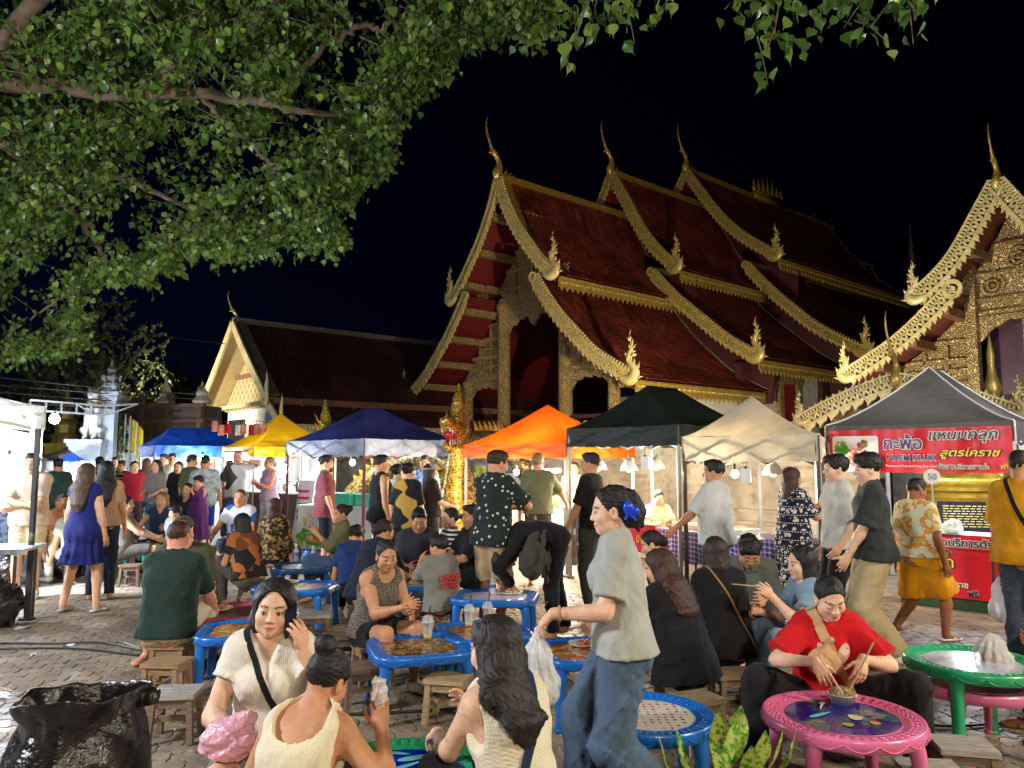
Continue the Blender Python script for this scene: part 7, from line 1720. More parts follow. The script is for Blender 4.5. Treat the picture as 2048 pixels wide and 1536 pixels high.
def table(label,px,py,shape,mat,pm,w=.70,z=.41,yaw=0.,d=None,scallop=True,group=None):
 q=gnd(px,py,z);t=thing('plastic_table',label,'table',(q[0],q[1],0),rad(yaw),group);d=d or w;rnd=shape=='round';n=48;e=2.0 if rnd else 4.6
 def out(k,s=1.0,N_=n):a=2*math.pi*k/N_;c,s_=math.cos(a),math.sin(a);r=(abs(c)**e+abs(s_)**e)**(-1/e);return np.array([r*c*w/2*s,r*s_*d/2*s])
 prof=[(.70,z),(.70,z-.004),(.725,z-.004),(.735,z),(.93,z+.004),(.965,z+.014),(.99,z+.010),(1.0,z-.004),(1.0,z-.045),(.97,z-.05),(.95,z-.045),(.95,z-.02)]
 mb=MB();V=[(*out(k,s),zz)for s,zz in prof for k in range(n)];m=len(prof);mb.add(V,[(i*n+k,(i+1)*n+k,(i+1)*n+(k+1)%n,i*n+(k+1)%n)for i in range(m-1)for k in range(n)])
 if scallop:
  for ring,(r0,zz)in enumerate(((.80,z+.004),(.86,z+.005),(.91,z+.006))):
   for k in range(0,n*2,2):p,q2=out(k,r0,n*2),out(k+1.1,r0+.03,n*2);mb.bar((*p,zz),(*q2,zz),.006,.006)
  for k in range(16):P=[(*(out(k*3+3*s,1.004)),z-.010-.030*math.sin(math.pi*s))for s in np.linspace(0,1,7)];mb.tube(P,.004,4)
 mb.build('rim',mat,t,True)
 mb=MB();mb.add([(*out(k,.705),z-.003)for k in range(n)],[tuple(range(n))]);mb.build('printed_top',pm,t)
 for k in range(4):
  a=45+90*k;dr=np.array([math.cos(rad(a))*w/2,math.sin(rad(a))*d/2])*(.93 if rnd else 1.16);P=[(*dr*.88,z-.02),(*dr*.97,z-.09),(*dr*1.0,z*.45),(*dr*1.04,.0)]
  mb=MB();mb.tube(crom(P,12),np.interp(np.linspace(0,1,13),[0,.2,.5,1],[.066,.042,.034,.031])[:len(crom(P,12))],12);mb.lathe([(.037,0),(.037,.018),(.031,.022)],(*dr*1.04,0),12);mb.build('leg',mat,t,True)
 return t
table('blue square plastic table with brown mosaic print and a drink cup',838,1292,'sq',PB,PM_MOS,.68,yaw=18);table('blue square plastic table with red food print behind the mosaic one',965,1262,'sq',PB,PM_FOOD,.66,yaw=22)
table('blue plastic table with picture top beside the phone woman',490,1258,'sq',PB,PM_FOOD,.66,yaw=12);table('rose red plastic table in front of the dark green shirt man',462,1222,'sq',PR_,M('dark_tray_top',(.10,.05,.05),.3,var=.4),.70,yaw=10,z=.40)
table('blue rectangular plastic table with pale printed top in mid crowd',592,1172,'sq',PB,PM_FISH,.80,yaw=-6,d=.6);table('dark blue plastic table with water bottles by the olive shirt woman',605,1132,'sq',PDB,M('white_print',(.6,.6,.62),.3,var=.2),.66,yaw=20);table('teal plastic table near the navy dress woman',272,1102,'sq',PT,PT,.62,yaw=-4,d=.5,scallop=False)
table('blue plastic table beside the polka dot shirt man',990,1192,'sq',PB,PM_PALE,.78,yaw=-8,d=.6,z=.43);table('green rimmed round plastic table with deep blue dolphin print at the bottom',805,1545,'round',PG,PM_SEA,.72,z=.42);table('blue round plastic table with white printed chart beside the walking woman',1296,1428,'round',PB,PM_DOT,.66,z=.42);table('pink round plastic table with blue space print and noodle bowl',1684,1432,'round',PPK,PM_SP,.76,z=.42);table('green round plastic table with pale shiny top stacked on a pink one',1945,1322,'round',PG,PM_PALE,.74,z=.50);table('pink round plastic table nested under the green one',1945,1362,'round',PPK,PPK,.70,z=.38,scallop=False)
table('blue plastic table behind the walking woman with orange food print',1160,1300,'sq',PB,PM_FOOD,.62,yaw=20);table('blue plastic table between the black clothed diners',1500,1235,'sq',PB,PM_FOOD,.6,yaw=10);table('pale low table by the striped shirt diners',850,1165,'sq',PB,M('white_print',(.6,.6,.62)),.66,yaw=10)
table('pale blue table in front of the white and blue shirt man',470,1092,'sq',PT,M('white_print',(.6,.6,.62)),.62,scallop=False)
# prints with single shapes on the dolphin and space tables
def flat_blobs(t,z,items):
 for(x,y,l,w,a,m)in items:
  mb=MB();ca,sa=math.cos(rad(a)),math.sin(rad(a));P=[(l*math.cos(k),w*math.sin(k)*(1.3-.5*math.cos(k)))for k in np.linspace(0,2*math.pi,12,endpoint=False)];mb.add([(x+ca*u-sa*v_,y+sa*u+ca*v_,z)for u,v_ in P],[tuple(range(12))]);mb.build('printed_shape',M('print_'+m,dict(aqua=(.15,.55,.60),lime=(.30,.45,.05),cream=(.70,.62,.42),orange=(.75,.28,.03),purple=(.35,.12,.30))[m],.3,var=.2),t)
for o in list(COL.objects):
 if o.get('label','').startswith('green rimmed'):flat_blobs(o,.421,[(.05,.16,.10,.018,25,'aqua'),(-.05,.20,.06,.012,-10,'aqua'),(.12,.08,.05,.02,5,'lime'),(.0,.06,.09,.012,40,'aqua'),(-.14,.13,.05,.01,60,'cream')])
 if o.get('label','').startswith('pink round plastic table with blue'):flat_blobs(o,.421,[(.06,-.02,.035,.03,0,'cream'),(.12,-.10,.025,.02,0,'orange'),(-.02,-.12,.03,.02,30,'lime'),(.16,.02,.04,.012,20,'purple'),(-.1,.02,.08,.012,30,'aqua')])
WOOD=[]
def wood(k,c):
 m,T,N,L,P=nmat('stool_wood_%d'%k);co=objco(N,L,(1,7,7));n=noise(N,L,co,9,6,.65);L.new(ramp(N,L,n,[(.3,tuple(x*.45 for x in c)),(.55,c),(.75,tuple(min(1,x*1.35)for x in c))]),P.inputs['Base Color']);P.inputs['Roughness'].default_value=.62;L.new(bumpn(N,L,n,.5,.006),P.inputs['Normal']);return m
WOOD=[wood(0,(.34,.21,.10)),wood(1,(.24,.16,.10)),wood(2,(.16,.10,.06)),wood(3,(.42,.29,.15))]
PALEW=wood(4,(.42,.38,.34))
def stool(label,px,py,yaw=0.,k=0,h=.285,top=None,D=None,w=.27,d=.235):
 q=gnd(px,py,h)if D is None else at(px,915,D);t=thing('wooden_stool',label,'stool',(q[0],q[1],0),rad(yaw),'wooden stools round the plastic tables');wm=WOOD[k];r=random.Random(int(px*7+py))
 for i in range(2):mb=MB();mb.box((0,(i-.5)*d/2,h-.014+r.uniform(-.002,.002)),(w,d/2-.004,.028));mb.build('seat_plank',top or wm,t)
 for sx in(-1,1):
  for sy in(-1,1):mb=MB();mb.bar((sx*(w/2-.03),sy*(d/2-.03),h-.028),(sx*(w/2-.012),sy*(d/2-.012),0),.034,.040,(0,1,0));mb.build('leg',wm,t)
  mb=MB();mb.box((sx*(w/2-.028),0,h-.055),(.018,d-.08,.04));mb.box((sx*(w/2-.024),0,h*.42),(.018,d-.07,.034));mb.build('rail',wm,t)
  mb=MB();mb.box((0,sx*(d/2-.028),h-.055),(w-.08,.018,.045));mb.build('rail',wm,t)
 mb=MB();mb.box((0,0,h*.42),(w-.06,.03,.03));mb.build('rail',wm,t);return t
stool('wooden stool with pale worn top beside the black rubbish bag',353,1380,6,1,top=PALEW);stool('brown wooden stool just behind the pale topped one',335,1320,-4,0,.30);stool('wooden stool under the dark green shirt man',345,1285,0,0,.29);stool('light wooden stool standing empty in front of the mosaic table',897,1352,-14,3);stool('dark wooden stool left of the mosaic table',725,1330,25,1);stool('wooden stool behind the phone woman',632,1226,10,1,top=PALEW);stool('dark low stool with a wet shiny patch on its seat',680,1268,20,2,.22);stool('wooden stool under the woman in the print tank top',745,1288,30,0,.30)
stool('light wooden stool under the black robed woman',1392,1392,24,3,.29);stool('wooden stool under the bob haired woman in black',1465,1342,8,1);stool('wooden stool under the boy in the grey shirt',886,1196,-8,1);stool('dark wooden stool beside the teal table',265,1128,4,2);stool('pale topped wooden stool between the pink and green tables',1925,1486,-12,1,.26,PALEW);stool('wooden stool cut by the bottom edge below the pink table',1862,1534,-8,0,.26,PALEW);stool('wooden stool beside the blue table near the bent over person',1222,1195,6,2);stool('small light wooden stool behind the phone woman by the pale table',512,1188,14,3);stool('wooden stool under the navy clothed woman',722,1205,12,2);stool('wooden stool under the olive shirt woman',645,1142,5,1,.28);stool('dark wooden stool behind the drink cups',935,1262,16,2,.25)
# ------------------------------------------------------------------ rubbish bags
def bag_mat():
 m,T,N,L,P=nmat('black_bag');co=objco(N,L);P.inputs['Base Color'].default_value=(.012,.010,.009,1);P.inputs['Roughness'].default_value=.20;P.inputs['Specular IOR Level'].default_value=.6
 v=N.new('ShaderNodeTexVoronoi');v.inputs['Scale'].default_value=4.5;L.new(co,v.inputs['Vector']);b=bumpn(N,L,v.outputs['Distance'],.7,.06);L.new(bumpn(N,L,noise(N,L,objco(N,L,(1,1,.5)),6,2,.5),.7,.05,bumpn(N,L,noise(N,L,co,26,4,.6),.5,.02,b)),P.inputs['Normal']);return m
BAG=bag_mat();q=gnd(166,1378,.72)
t=thing('rubbish_bag','large open black rubbish bag standing in the left foreground','bag',(q[0],q[1],0));n=96;rows=[]
pr=[(.225,.0),(.25,.1),(.265,.25),(.27,.4),(.262,.50),(.235,.57),(.215,.61),(.222,.65),(.238,.69),(.242,.71),(.232,.715),(.218,.69),(.20,.62),(.20,.5),(.18,.42),(.001,.40)];V=[]
for i,(r,z)in enumerate(pr):
 for k in range(n):
  a=2*math.pi*k/n;wv=.013*math.sin(a*3+z*17+2*math.sin(a*2))+.010*math.sin(a*5-z*29+1)+.005*math.sin(a*11+z*21)+.003*math.sin(a*17-z*33)+.010*math.sin(z*26+3*math.sin(a*2))*(z<.62)
  zz=z+(.025*math.sin(a+2.6)+.010*math.sin(a*3)+.006*math.sin(a*9))*max(0,(z-.5)/.25);rr=r*(1+.05*math.sin(a*2))+wv*(1 if i<13 else .3);V.append((rr*math.cos(a),rr*math.sin(a),zz))
mb=MB();mb.add(V,[(i*n+k,i*n+(k+1)%n,(i+1)*n+(k+1)%n,(i+1)*n+k)for i in range(len(pr)-1)for k in range(n)]);o=mb.build('plastic_film',BAG,t,True);sb=o.modifiers.new('smooth','SUBSURF');sb.levels=sb.render_levels=1
v=Vol((-.13,-.1,.65),(.13,.1,.85),.012);v.cone((-.09,0,.74),(.08,.02,.76),.03,.045,.02).ell((.05,.03,.77),(.05,.04,.04),None,.02).fold(.012,1.6,4);o=vol_obj(v,'knot',BAG,t);o.location=(.20,.06,-.10);o.scale=(.8,.8,1)
for l,px,py,s in(('full black rubbish bag tied up at the left edge',-14,1255,.30),('smaller black rubbish bag behind the one at the left edge',-12,1180,.3),('black rubbish bag on the ground behind the peach shirt man',135,1158,.36)):
 q=gnd(px,py);v=Vol((-s,-s,0),(s,s,s*2.1),.02);v.ell((0,0,s*.75),(s*.85,s*.8,s*.8),None,.1).cone((0,0,s*1.4),(0,0,s*1.8),s*.3,s*.1,.1).fold(.03,.7,px+50);v.cut((0,0,.004),(0,0,-1));o=vol_obj(v,'rubbish_bag',BAG,None,(q[0],q[1],0));tag(o,l,'bag')
 # ------------------------------------------------------------------ cups, bottles, bowls
CLEAR=clear_plastic('clear_cup',(.9,.92,.92),.08,.30);BOT=clear_plastic('bottle_clear',(.8,.9,1),.06,.32);FILM=clear_plastic('bag_film',(.85,.86,.86),.2,.42);FILMW=clear_plastic('bag_white_film',(.8,.82,.84),.3,.62)
def top_of(px,py,z):return gnd(px,py,z)
def cup(label,px,py,z=.412,juice=(.75,.55,.05)):
 q=top_of(px,py,z);t=thing('drink_cup',label,'cup',q);mb=MB();mb.lathe([(.0001,.002),(.028,.0),(.040,.115),(.043,.118)],(0,0,0),18);mb.build('tumbler',CLEAR,t,True);mb=MB();mb.lathe([(.0001,.004),(.0275,.004),(.031,.036),(.0001,.036)],(0,0,0),16);mb.build('juice',M('juice',juice,.2,var=.1),t,True)
 mb=MB();mb.lathe([(.046,.116),(.047,.124),(.040,.128),(.036,.150),(.022,.166),(.012,.168)],(0,0,0),18);mb.build('dome_lid',CLEAR,t,True);mb=MB();mb.tube([(-.012,0,.02),(.008,0,.16),(.018,.004,.235)],.0045,6);mb.build('straw',M('black_plastic',(.02,.02,.02)),t)
 mb=MB();mb.lathe([(.0001,.037),(.031,.038),(.034,.07),(.0001,.075)],(0,0,0),10);mb.build('ice',clear_plastic('ice',(.95,.95,.9),.3,.35),t)
cup('clear drink cup with orange juice dregs on the mosaic table',855,1278);cup('clear drink cup with yellow juice on the red food print table',938,1252);cup('clear drink cup behind, beside the yellow one',975,1246,juice=(.6,.6,.5))
def bottle(label,px,py,z=.41,h=.21):
 q=top_of(px,py,z);t=thing('water_bottle',label,'bottle',q);mb=MB();mb.lathe([(.0001,.003),(.028,0),(.031,.01),(.031,h*.3),(.028,h*.33),(.031,h*.36),(.031,h*.62),(.014,h*.86),(.013,h*.93)],(0,0,0),14);mb.build('vessel',BOT,t,True);mb=MB();mb.lathe([(.016,h*.92),(.016,h),(.0001,h)],(0,0,0),12);mb.build('cap',M('cap_white',(.6,.65,.75),.4,var=0),t);mb=MB();mb.lathe([(.0318,h*.40),(.0318,h*.58)],(0,0,0),14);mb.build('label_band',M('label_blue',(.05,.12,.45),.4,var=.2),t)
bottle('water bottle with blue label on the teal table',263,1100,.41,.26);bottle('water bottle left of the plastic bag on the dark blue table',592,1124);bottle('water bottle right of the plastic bag on the dark blue table',626,1126);bottle('water bottle standing near the price board',567,1095,.42,.24);bottle('short clear tumbler bottle by the polka shirt man',985,1188,.43,.15)
def film_bag(label,q,w,d,h,mat,seed,name='plastic_bag',handles=True,cont=None):
 t=thing(name,label,'bag',q);v=Vol((-w,-d,-h),(w,d,.02),.007);v.cone((0,0,-h*.84),(0,0,-h*.42),w*.50,w*.40,.05,X=(1,0,0),ax=1.0).ell((0,0,-h*.80),(w*.62,d*.62,h*.17),None,.05).cone((0,0,-h*.42),(0,0,-.02),w*.34,.012,.04)
 x,y,z=v.ax[0][:,None,None],v.ax[1][None,:,None],v.ax[2][None,None,:];v.d=v.d+(.012*np.sin(np.arctan2(x,y)*11+2*np.sin(z*14))*np.clip(-z/h+.15,0,.8)).astype(np.float32);v.fold(.006,1.5,seed);vol_obj(v,'film',mat,t)
 if cont:mb=MB();mb.lathe([(.0001,-h*.93),(w*.34,-h*.92),(w*.38,-h*.72),(.0001,-h*.70)],(0,0,0),14);mb.build('packed_food',M('packed_'+cont[0],cont[1],.5,var=.4,vs=20),t,True)
 return t
 # noodle bowl on the pink table
q=top_of(1684,1408,.412);t=thing('noodle_bowl','white paper bowl heaped with noodles on the pink table','bowl',q);mb=MB();mb.lathe([(.0001,.002),(.052,0),(.072,.052),(.076,.055),(.072,.058),(.066,.050),(.0001,.040)],(0,0,0),26);mb.build('bowl_shell',M('paper_white',(.68,.64,.55),.5,var=.05),t,True)
mb=MB();
for k in range(70):
 a=RNG.uniform(0,6.28);r=RNG.uniform(0,.055);p=np.array([r*math.cos(a),r*math.sin(a),.05+.03*(1-r/.06)]);b=RNG.uniform(0,6.28);mb.tube([p,p+np.array([.02*math.cos(b),.02*math.sin(b),.012]),p+np.array([.038*math.cos(b+.5),.038*math.sin(b+.5),-.002])],.0028,4)
o=mb.build('noodles',M('noodle',(.55,.42,.20),.45,var=.35,vs=40),t,True);tag(o,kind='stuff')
def plate(label,px,py,z,r=.11,food=(.35,.18,.06),sx=1.0):
 q=top_of(px,py,z);t=thing('food_plate',label,'plate',q);mb=MB();mb.lathe([(.0001,.002),(r*.7,.0),(r,.016),(r*.98,.018),(r*.7,.006),(.0001,.006)],(0,0,0),22);mb.build('plate_disc',M('plate_foam',(.62,.58,.50),.5,var=.05),t,True);v=Vol((-r,-r,0),(r,r,.06),.008)
 for k in range(12):a=k*2.4;v.ell((r*.42*math.cos(a)*(k%3)/2,r*.42*math.sin(a)*(k%3)/2,.014),np.full(3,RNG.uniform(.012,.024)),None,.006)
 v.cut((0,0,.006),(0,0,-1));vol_obj(v,'food',M('food_%d'%int(food[0]*100),food,.45,var=.5,vs=30),t)
plate('oval plate of noodles on the rose red table',440,1219,.41);plate('plate of food on the pale table by the grey shirt boy',820,1166,.412,.12,(.5,.4,.2));plate('flat food box on the low table near the boy',870,1158,.412,.13,(.6,.5,.3));plate('tray of food on the pale blue printed table',575,1166,.41,.12,(.4,.3,.2));plate('plate of snacks on the teal table',300,1098,.41,.12,(.6,.55,.45));plate('food carton on the orange print table behind the walking woman',1165,1290,.412,.1,(.45,.12,.05));plate('white food tray on the table beside the polka shirt man',1020,1186,.432,.13,(.5,.45,.35))
film_bag('blue knotted plastic bag between the water bottles',top_of(612,1124,.41)+np.array([0,.1,.16]),.12,.08,.17,M('blue_film',(.02,.15,.5),.25,var=.2),5);film_bag('clear crumpled plastic bag on the teal table',top_of(290,1102,.41)+np.array([0,.08,.14]),.10,.08,.15,FILMW,6);film_bag('clear plastic bag with scraps on the green table',top_of(1985,1318,.50)+np.array([0,0,.15]),.17,.13,.165,FILM,7,cont=('scraps',(.45,.12,.05)))
# white spoon on the pink table
q=top_of(1640,1418,.425);mb=MB();mb.tube([(0,0,0),(.03,.05,.006),(.045,.09,.002)],np.array([.004,.006,.018]),6,flat=.3,flatdir=(0,0,1));o=mb.build('plastic_spoon',M('paper_white',(.68,.64,.55)),None,True,q);tag(o,'white plastic spoon lying left of the noodle bowl','spoon')
# ------------------------------------------------------------------ potted plant at the bottom edge, cables and litter
q=gnd(1462,1700);pl_=thing('leafy_plant','broad leaved plant with yellow green variegated leaves at the bottom edge','plant',(q[0],q[1],0));VL=[]
def vleaf(k):
 m,T,N,L,P=nmat('variegated_leaf_%d'%k);co=objco(N,L,(1,1,1));x,y,z=sep(N,L,co);c=ramp(N,L,noise(N,L,objco(N,L,(9,2.5,9)),5,3),[(.36,(.04,.20,.015)),(.46,(.22,.42,.03)),(.54,(.55,.60,.12))]);L.new(c,P.inputs['Base Color']);P.inputs['Roughness'].default_value=.3;tr_=N.new('ShaderNodeBsdfTranslucent');L.new(c,tr_.inputs['Color']);mx=N.new('ShaderNodeMixShader');mx.inputs[0].default_value=.3;L.new(P.outputs[0],mx.inputs[1]);L.new(tr_.outputs[0],mx.inputs[2]);L.new(mx.outputs[0],N['Material Output'].inputs[0]);return m
VM=vleaf(0);r=random.Random(4);mb=MB();mb.lathe([(.12,0),(.14,.18),(.155,.2),(.13,.19),(.001,.18)],(0,0,0),18);mb.build('pot',M('clay_pot',(.25,.09,.05),.7),pl_,True)
spec=[(-.05,0,.62,.2,.085),(.02,.05,.66,.7,.09),(.10,0,.60,-1.2,.08),(-.12,.05,.50,2.6,.07),(.16,.05,.56,-.6,.075),(.0,-.06,.52,3.6,.07),(-.02,.1,.58,1.2,.07),(.22,.06,.54,-.25,.06),(-.20,.04,.50,2.9,.05),(.06,-.08,.55,4.6,.08)]
for k,(x,y,h,a,w)in enumerate(spec):
 h*=.62;C=crom([(x*.2,y*.2,.2),(x*.7,y*.7,h*.75),(x+.05*math.cos(a),y+.05*math.sin(a),h),(x+.08*math.cos(a),y+.08*math.sin(a),h+.08),(x+.10*math.cos(a),y+.10*math.sin(a),h+.16)],16)
 s=np.array([-math.sin(a),math.cos(a),0]);mb=MB();n=len(C);G=[]
 for i in range(n):
  t_=i/(n-1);ww=.006 if t_<.3 else w*math.sin(math.pi*((t_-.3)/.7)**.8)*.6+.003;G.append([C[i]+s*ww*f+np.array([0,0,.25*ww*abs(f)])for f in(-1,-.5,0,.5,1)])
 mb.grid(G);mb.build('leaf',VM,pl_,True)
def gcable(label,pts,r=.009):
 mb=MB();mb.tube(crom([(*gnd(x,y)[:2],r+.004)for x,y in pts],40),r,6);o=mb.build('ground_cable',M('black_plastic',(.02,.02,.02)),None,True);tag(o,label,'cable')
gcable('upper black cable lying across the pavers to the stools',[(-40,1288),(100,1290),(200,1288),(290,1304)]);gcable('lower black cable lying across the pavers to the stools',[(-40,1302),(80,1299),(180,1302),(280,1314)]);gcable('black cable running along the ground below the mosaic table',[(560,1420),(700,1432),(800,1428),(930,1420)]);gcable('black cable on the ground behind the pink table',[(1480,1372),(1560,1392),(1840,1452),(2040,1448)])
for k,(l,px,py,m,sz)in enumerate((('fallen yellow leaf on the pavers beside the phone woman',436,1465,(.45,.28,.05),.06),('scrap of white paper on the pavers near the cables',136,1292,(.6,.6,.6),.07),('small paper scrap near the cables',66,1310,(.6,.58,.5),.05),('white paper slip on the ground left of the rubbish bag',10,1396,(.6,.6,.6),.06),('flattened white carton by the tent pole',46,1256,(.6,.6,.6),.10),('brown leaf on the pavers near the mosaic table leg',775,1418,(.28,.16,.06),.05),('paper scrap by the green table',1888,1372,(.5,.5,.5),.04),('leaf scrap on the pavers by the walking woman',1135,1398,(.4,.34,.2),.05),('crumpled wrapper under the red shirt woman table',1820,1412,(.5,.5,.5),.04))):
 q=gnd(px,py);mb=MB();mb.grid([[(sz*(i-1.5)*.5,sz*(j-1)*.4*(1.4-abs(i-1.5)*.5),.006+.010*math.sin(i*2+j+k))for j in range(3)]for i in range(4)]);o=mb.build('fallen_leaf' if 'leaf' in l else 'paper_scrap',M('scrap_%d'%k,m,.7,var=.2),None,True,(q[0],q[1],0),k);tag(o,l,'leaf' if 'leaf' in l else 'paper')
for l,a,b in(('bamboo skewer on the pavers in front of the pale stool',(362,1412),(446,1404)),('bamboo skewer lying near the shoes of the green shirt man',(248,1286),(278,1298)),('thin stick on the ground at the left edge',(0,1376),(40,1390))):
 mb=MB();p0,p1=gnd(*a),gnd(*b);mb.tube([p0+(0,0,.008),p1+(0,0,.008)],.004,5);o=mb.build('skewer',M('bamboo',(.5,.4,.25),.6),None);tag(o,l,'stick')
 # ------------------------------------------------------------------ the crowd
def C(h,pat=None,c2=None,s=1.0,c3=None):return cloth('cloth_%s_%s_%s'%(h[1:],pat or 'plain',(c2 or '')[1:]),h,pat,c2,s=s,c3=c3)
def Sh(h,pat=None,c2=None,s=1.0,c3=None,**k):return dict(mat=C(h,pat,c2,s,c3),**k)
Pt=Sh
WSH,BSH,TSH=('sneaker',C('#d8d4c8')),('sneaker',C('#1b1b1d')),('sandal',C('#a8845f'))
def pp(label,px,D,face,tier,**k):
 q=at(px,915,D);return person(label,(q[0],q[1],0),face,tier,**k)
f=dict(sex='f');sit=dict(pose='sit')
# --- foreground
A=pp('seated woman in white wrap blouse holding a phone to her ear',556,3.42,188,0,locks=True,skin='fair',hair=('mid','black'),shirt=Sh('#e6e0d2','rib',sleeve=.45,neck='v',hem=-.02,crease=.01),pants=Pt('#8d8a86',kind='shorts',len=.7),H=1.63,seat=.33,lean=4,curl=4,head=(4,2,-6),hl=(-.15,.15,.875),el=(-.7,.3,-1),hr=(.06,.30,.58),er=(.8,-.6,-.3),fing=(.9,.6),hd=((.15,.05,1),(-.8,.4,-.2)),hn=((.6,-.5,0),(0,-.5,-1)),shoe=TSH,**f,**sit)
strap(A,'r',C('#17161a'),.026);bx=Vol((-.17,-.12,0),(.17,.12,.26),.007).ell((0,0,.08),(.115,.07,.07),None,.02).cone((-.05,0,.12),(.07,.02,.17),.045,.03,.03).fold(.012,1.5,9);o=vol_obj(bx,'pink_bag',M('pink_film',(.80,.42,.52),.32,var=.1,bump=.9,bs=22,bd=.02),None,np.array(A.root.location)+np.array([-.06,-.33,.50]));tag(o,'crumpled pink plastic bag in the lap of the phone woman','bag')
mb=MB();mb.box((0,0,0),(.012,.072,.15));ph=mb.build('phone',M('phone_black',(.01,.01,.012),.15,var=0),None,False,np.array(A.root.location)+np.array([.100,-.075,.985]),-.3);ph.rotation_euler=(.30,.18,-.25);tag(ph,'black mobile phone held to the ear of the white bloused woman','phone')
B=pp('woman in cream camisole seen from behind, eating at the bottom edge',588,2.78,-14,0,locks=True,skin='tan',hair=('topbun','black'),shirt=Sh('#e4d8ba','rib',neck='cami',crease=.009,loose=.016),pants=Pt('#6a6a6c'),H=1.60,seat=.20,lean=20,curl=16,head=(-16,30,4),hr=(.25,.27,.66),er=(1,-.3,-.8),hl=(-.16,.36,.48),fing=(1.1,.6),hd=((0,1,-.2),(-.3,.3,1)),hn=((0,0,-1),(-.3,1,0)),strand=.0012,**f,**sit)
strap(B,'r',C('#15141a','stripes','#8a8a8e',2.),.034,to=.5,frm=.9-1+.5);v=Vol((-.06,-.05,-.08),(.06,.06,.09),.006).ell((0,0,.01),(.035,.03,.055),None,.01).cone((0,0,-.02),(.01,0,-.07),.03,.02,.02).fold(.014,2,3);w=B.root.matrix_basis@Vector((B.hand['r'][0]-.02,B.hand['r'][1]+.03,B.hand['r'][2]+.13));o=vol_obj(v,'wrapped_snack',clear_plastic('snack_film',(.75,.68,.6),.15,.75),None,w);tag(o,'snack in clear film held by the camisole woman','food')
D_=pp('long dark haired woman in cream knit vest seen from behind, right of the dolphin table',1042,2.88,38,0,locks=True,skin='fair',hair=('longside','dark'),shirt=Sh('#dfd5bc','knit',neck='tank',crease=.008,loose=.018),pants=Pt('#3a3a40'),H=1.62,seat=.27,lean=13,curl=9,head=(18,12,2),hl=(-.05,.50,.56),hr=(.10,.44,.62),fing=(.9,.8),hd=((.3,.8,-.5),(-.2,.6,.6)),hn=((.2,0,-1),(-1,.3,0)),strand=.0012,**f,**sit)
strap(D_,'r',C('#202c4a'),.036)
mb=MB();mb.grid([[(x,.05*math.sin(x*12)*(.3-z),z)for z in np.linspace(0,.3,6)]for x in np.linspace(0,.26,10)]);o=mb.build('tote_bag',cloth('tote','#ddd6c2','stripes','#6a74a8',s=.0),None,True,np.array(D_.root.location)+np.array([-.34,-.10,.22]),.25);o.modifiers.new('t','SOLIDIFY').thickness=.03;tag(o,'cream tote bag with blue stripes under the arm of the long haired woman','bag')
E_=pp('woman in grey T-shirt and blue trousers walking left with a plastic bag',1238,3.6,84,0,locks=True,skin='fair',hair=('claw','black'),shirt=Sh('#a9aba4',sleeve=.78,drape=.02,hem=.03,crease=.009,wide=.012),pants=Pt('#4d6279',loose=.026,flare=.03,crease=.011),H=1.60,stride=.42,lean=3,head=(4,4,0),hl=(-.17,.31,1.00),el=(-.4,-1,-.7),hr=(.18,.10,.92),er=(.8,-1,.2),fing=(1.2,.6),hd=((.1,.7,-.6),None),hn=((.2,-.4,-1),None),shoe=WSH,strand=.0016,**f)
h=E_.root.matrix_basis@Vector(tuple(E_.hand['l']+np.array([.02,.07,-.04])));film_bag('thin clear carrier bag hanging from the walking woman hand',np.array(h),.15,.10,.36,FILMW,8,cont=('salad',(.4,.42,.25)))
cl=Vol((-.06,-.05,-.07),(.06,.05,.07),.006).ell((-.02,0,.02),(.035,.028,.045),None,.01).ell((.03,0,0),(.024,.03,.03),None,.01).cone((0,0,-.02),(.03,0,-.06),.014,.008,.01).cone((-.02,0,-.02),(-.04,0,-.055),.014,.008,.01);w=E_.root.matrix_basis@Vector(tuple(E_.headc+E_.Rh@np.array([-.078,-.085,.0])));o=vol_obj(cl,'hair_claw',M('claw_blue',(.01,.06,.75),.25,var=.1),None,w);o.scale=(.72,.72,.72);o.parent=E_.root;o.matrix_parent_inverse=E_.root.matrix_basis.inverted()
wr=MB();hh,ee=E_.hand['l'],E_.elb['l'];dd=unit(ee-hh);c_=hh+dd*.03;u1=unit(np.cross(dd,(0,0,1.)));u2=np.cross(dd,u1);wr.tube([c_+(u1*math.cos(a)+u2*math.sin(a))*.031 for a in np.linspace(0,6.3,18)],.0055,6,False,1.0);wr.build('wristband',GOLDP,E_.root)
F_=pp('woman in red T-shirt eating noodles at the pink table',1634,4.45,172,0,locks=True,skin='fair',hair=('tied','black'),shirt=Sh('#c4121c',sleeve=.85,drape=.015,wide=.02,crease=.008),pants=Pt('#17171a',loose=.03),H=1.60,seat=.24,lean=10,curl=8,head=(6,26,4),hl=(-.10,.36,.64),hr=(.14,.36,.62),el=(-1,-.4,-.5),er=(1,-.4,-.5),fl=(-.42,.22,0),fr=(.42,.24,0),kl=(-1,.6,.3),kr=(1,.6,.3),fing=(1.1,1.1),hd=((.3,.5,-.6),(-.3,.5,-.6)),hn=((.5,0,-1),(-.5,0,-1)),eyes='down',shoe=('sandal',C('#9a6a4a')),**f,**sit)
strap(F_,'r',C('#c9a57a'),.055);v=Vol((-.15,-.07,-.18),(.15,.07,.12),.008).ell((0,0,-.04),(.095,.045,.075),None,.02).cone((0,0,.0),(.04,-.01,.08),.025,.018,.03).fold(.008,1.6,2);w=F_.root.matrix_basis@Vector((.06,.20,.62));o=vol_obj(v,'sling_bag',C('#c9a57a'),None,w);tag(o,'tan cloth sling bag across the red T-shirt woman','bag')
B_=bvh(F_)
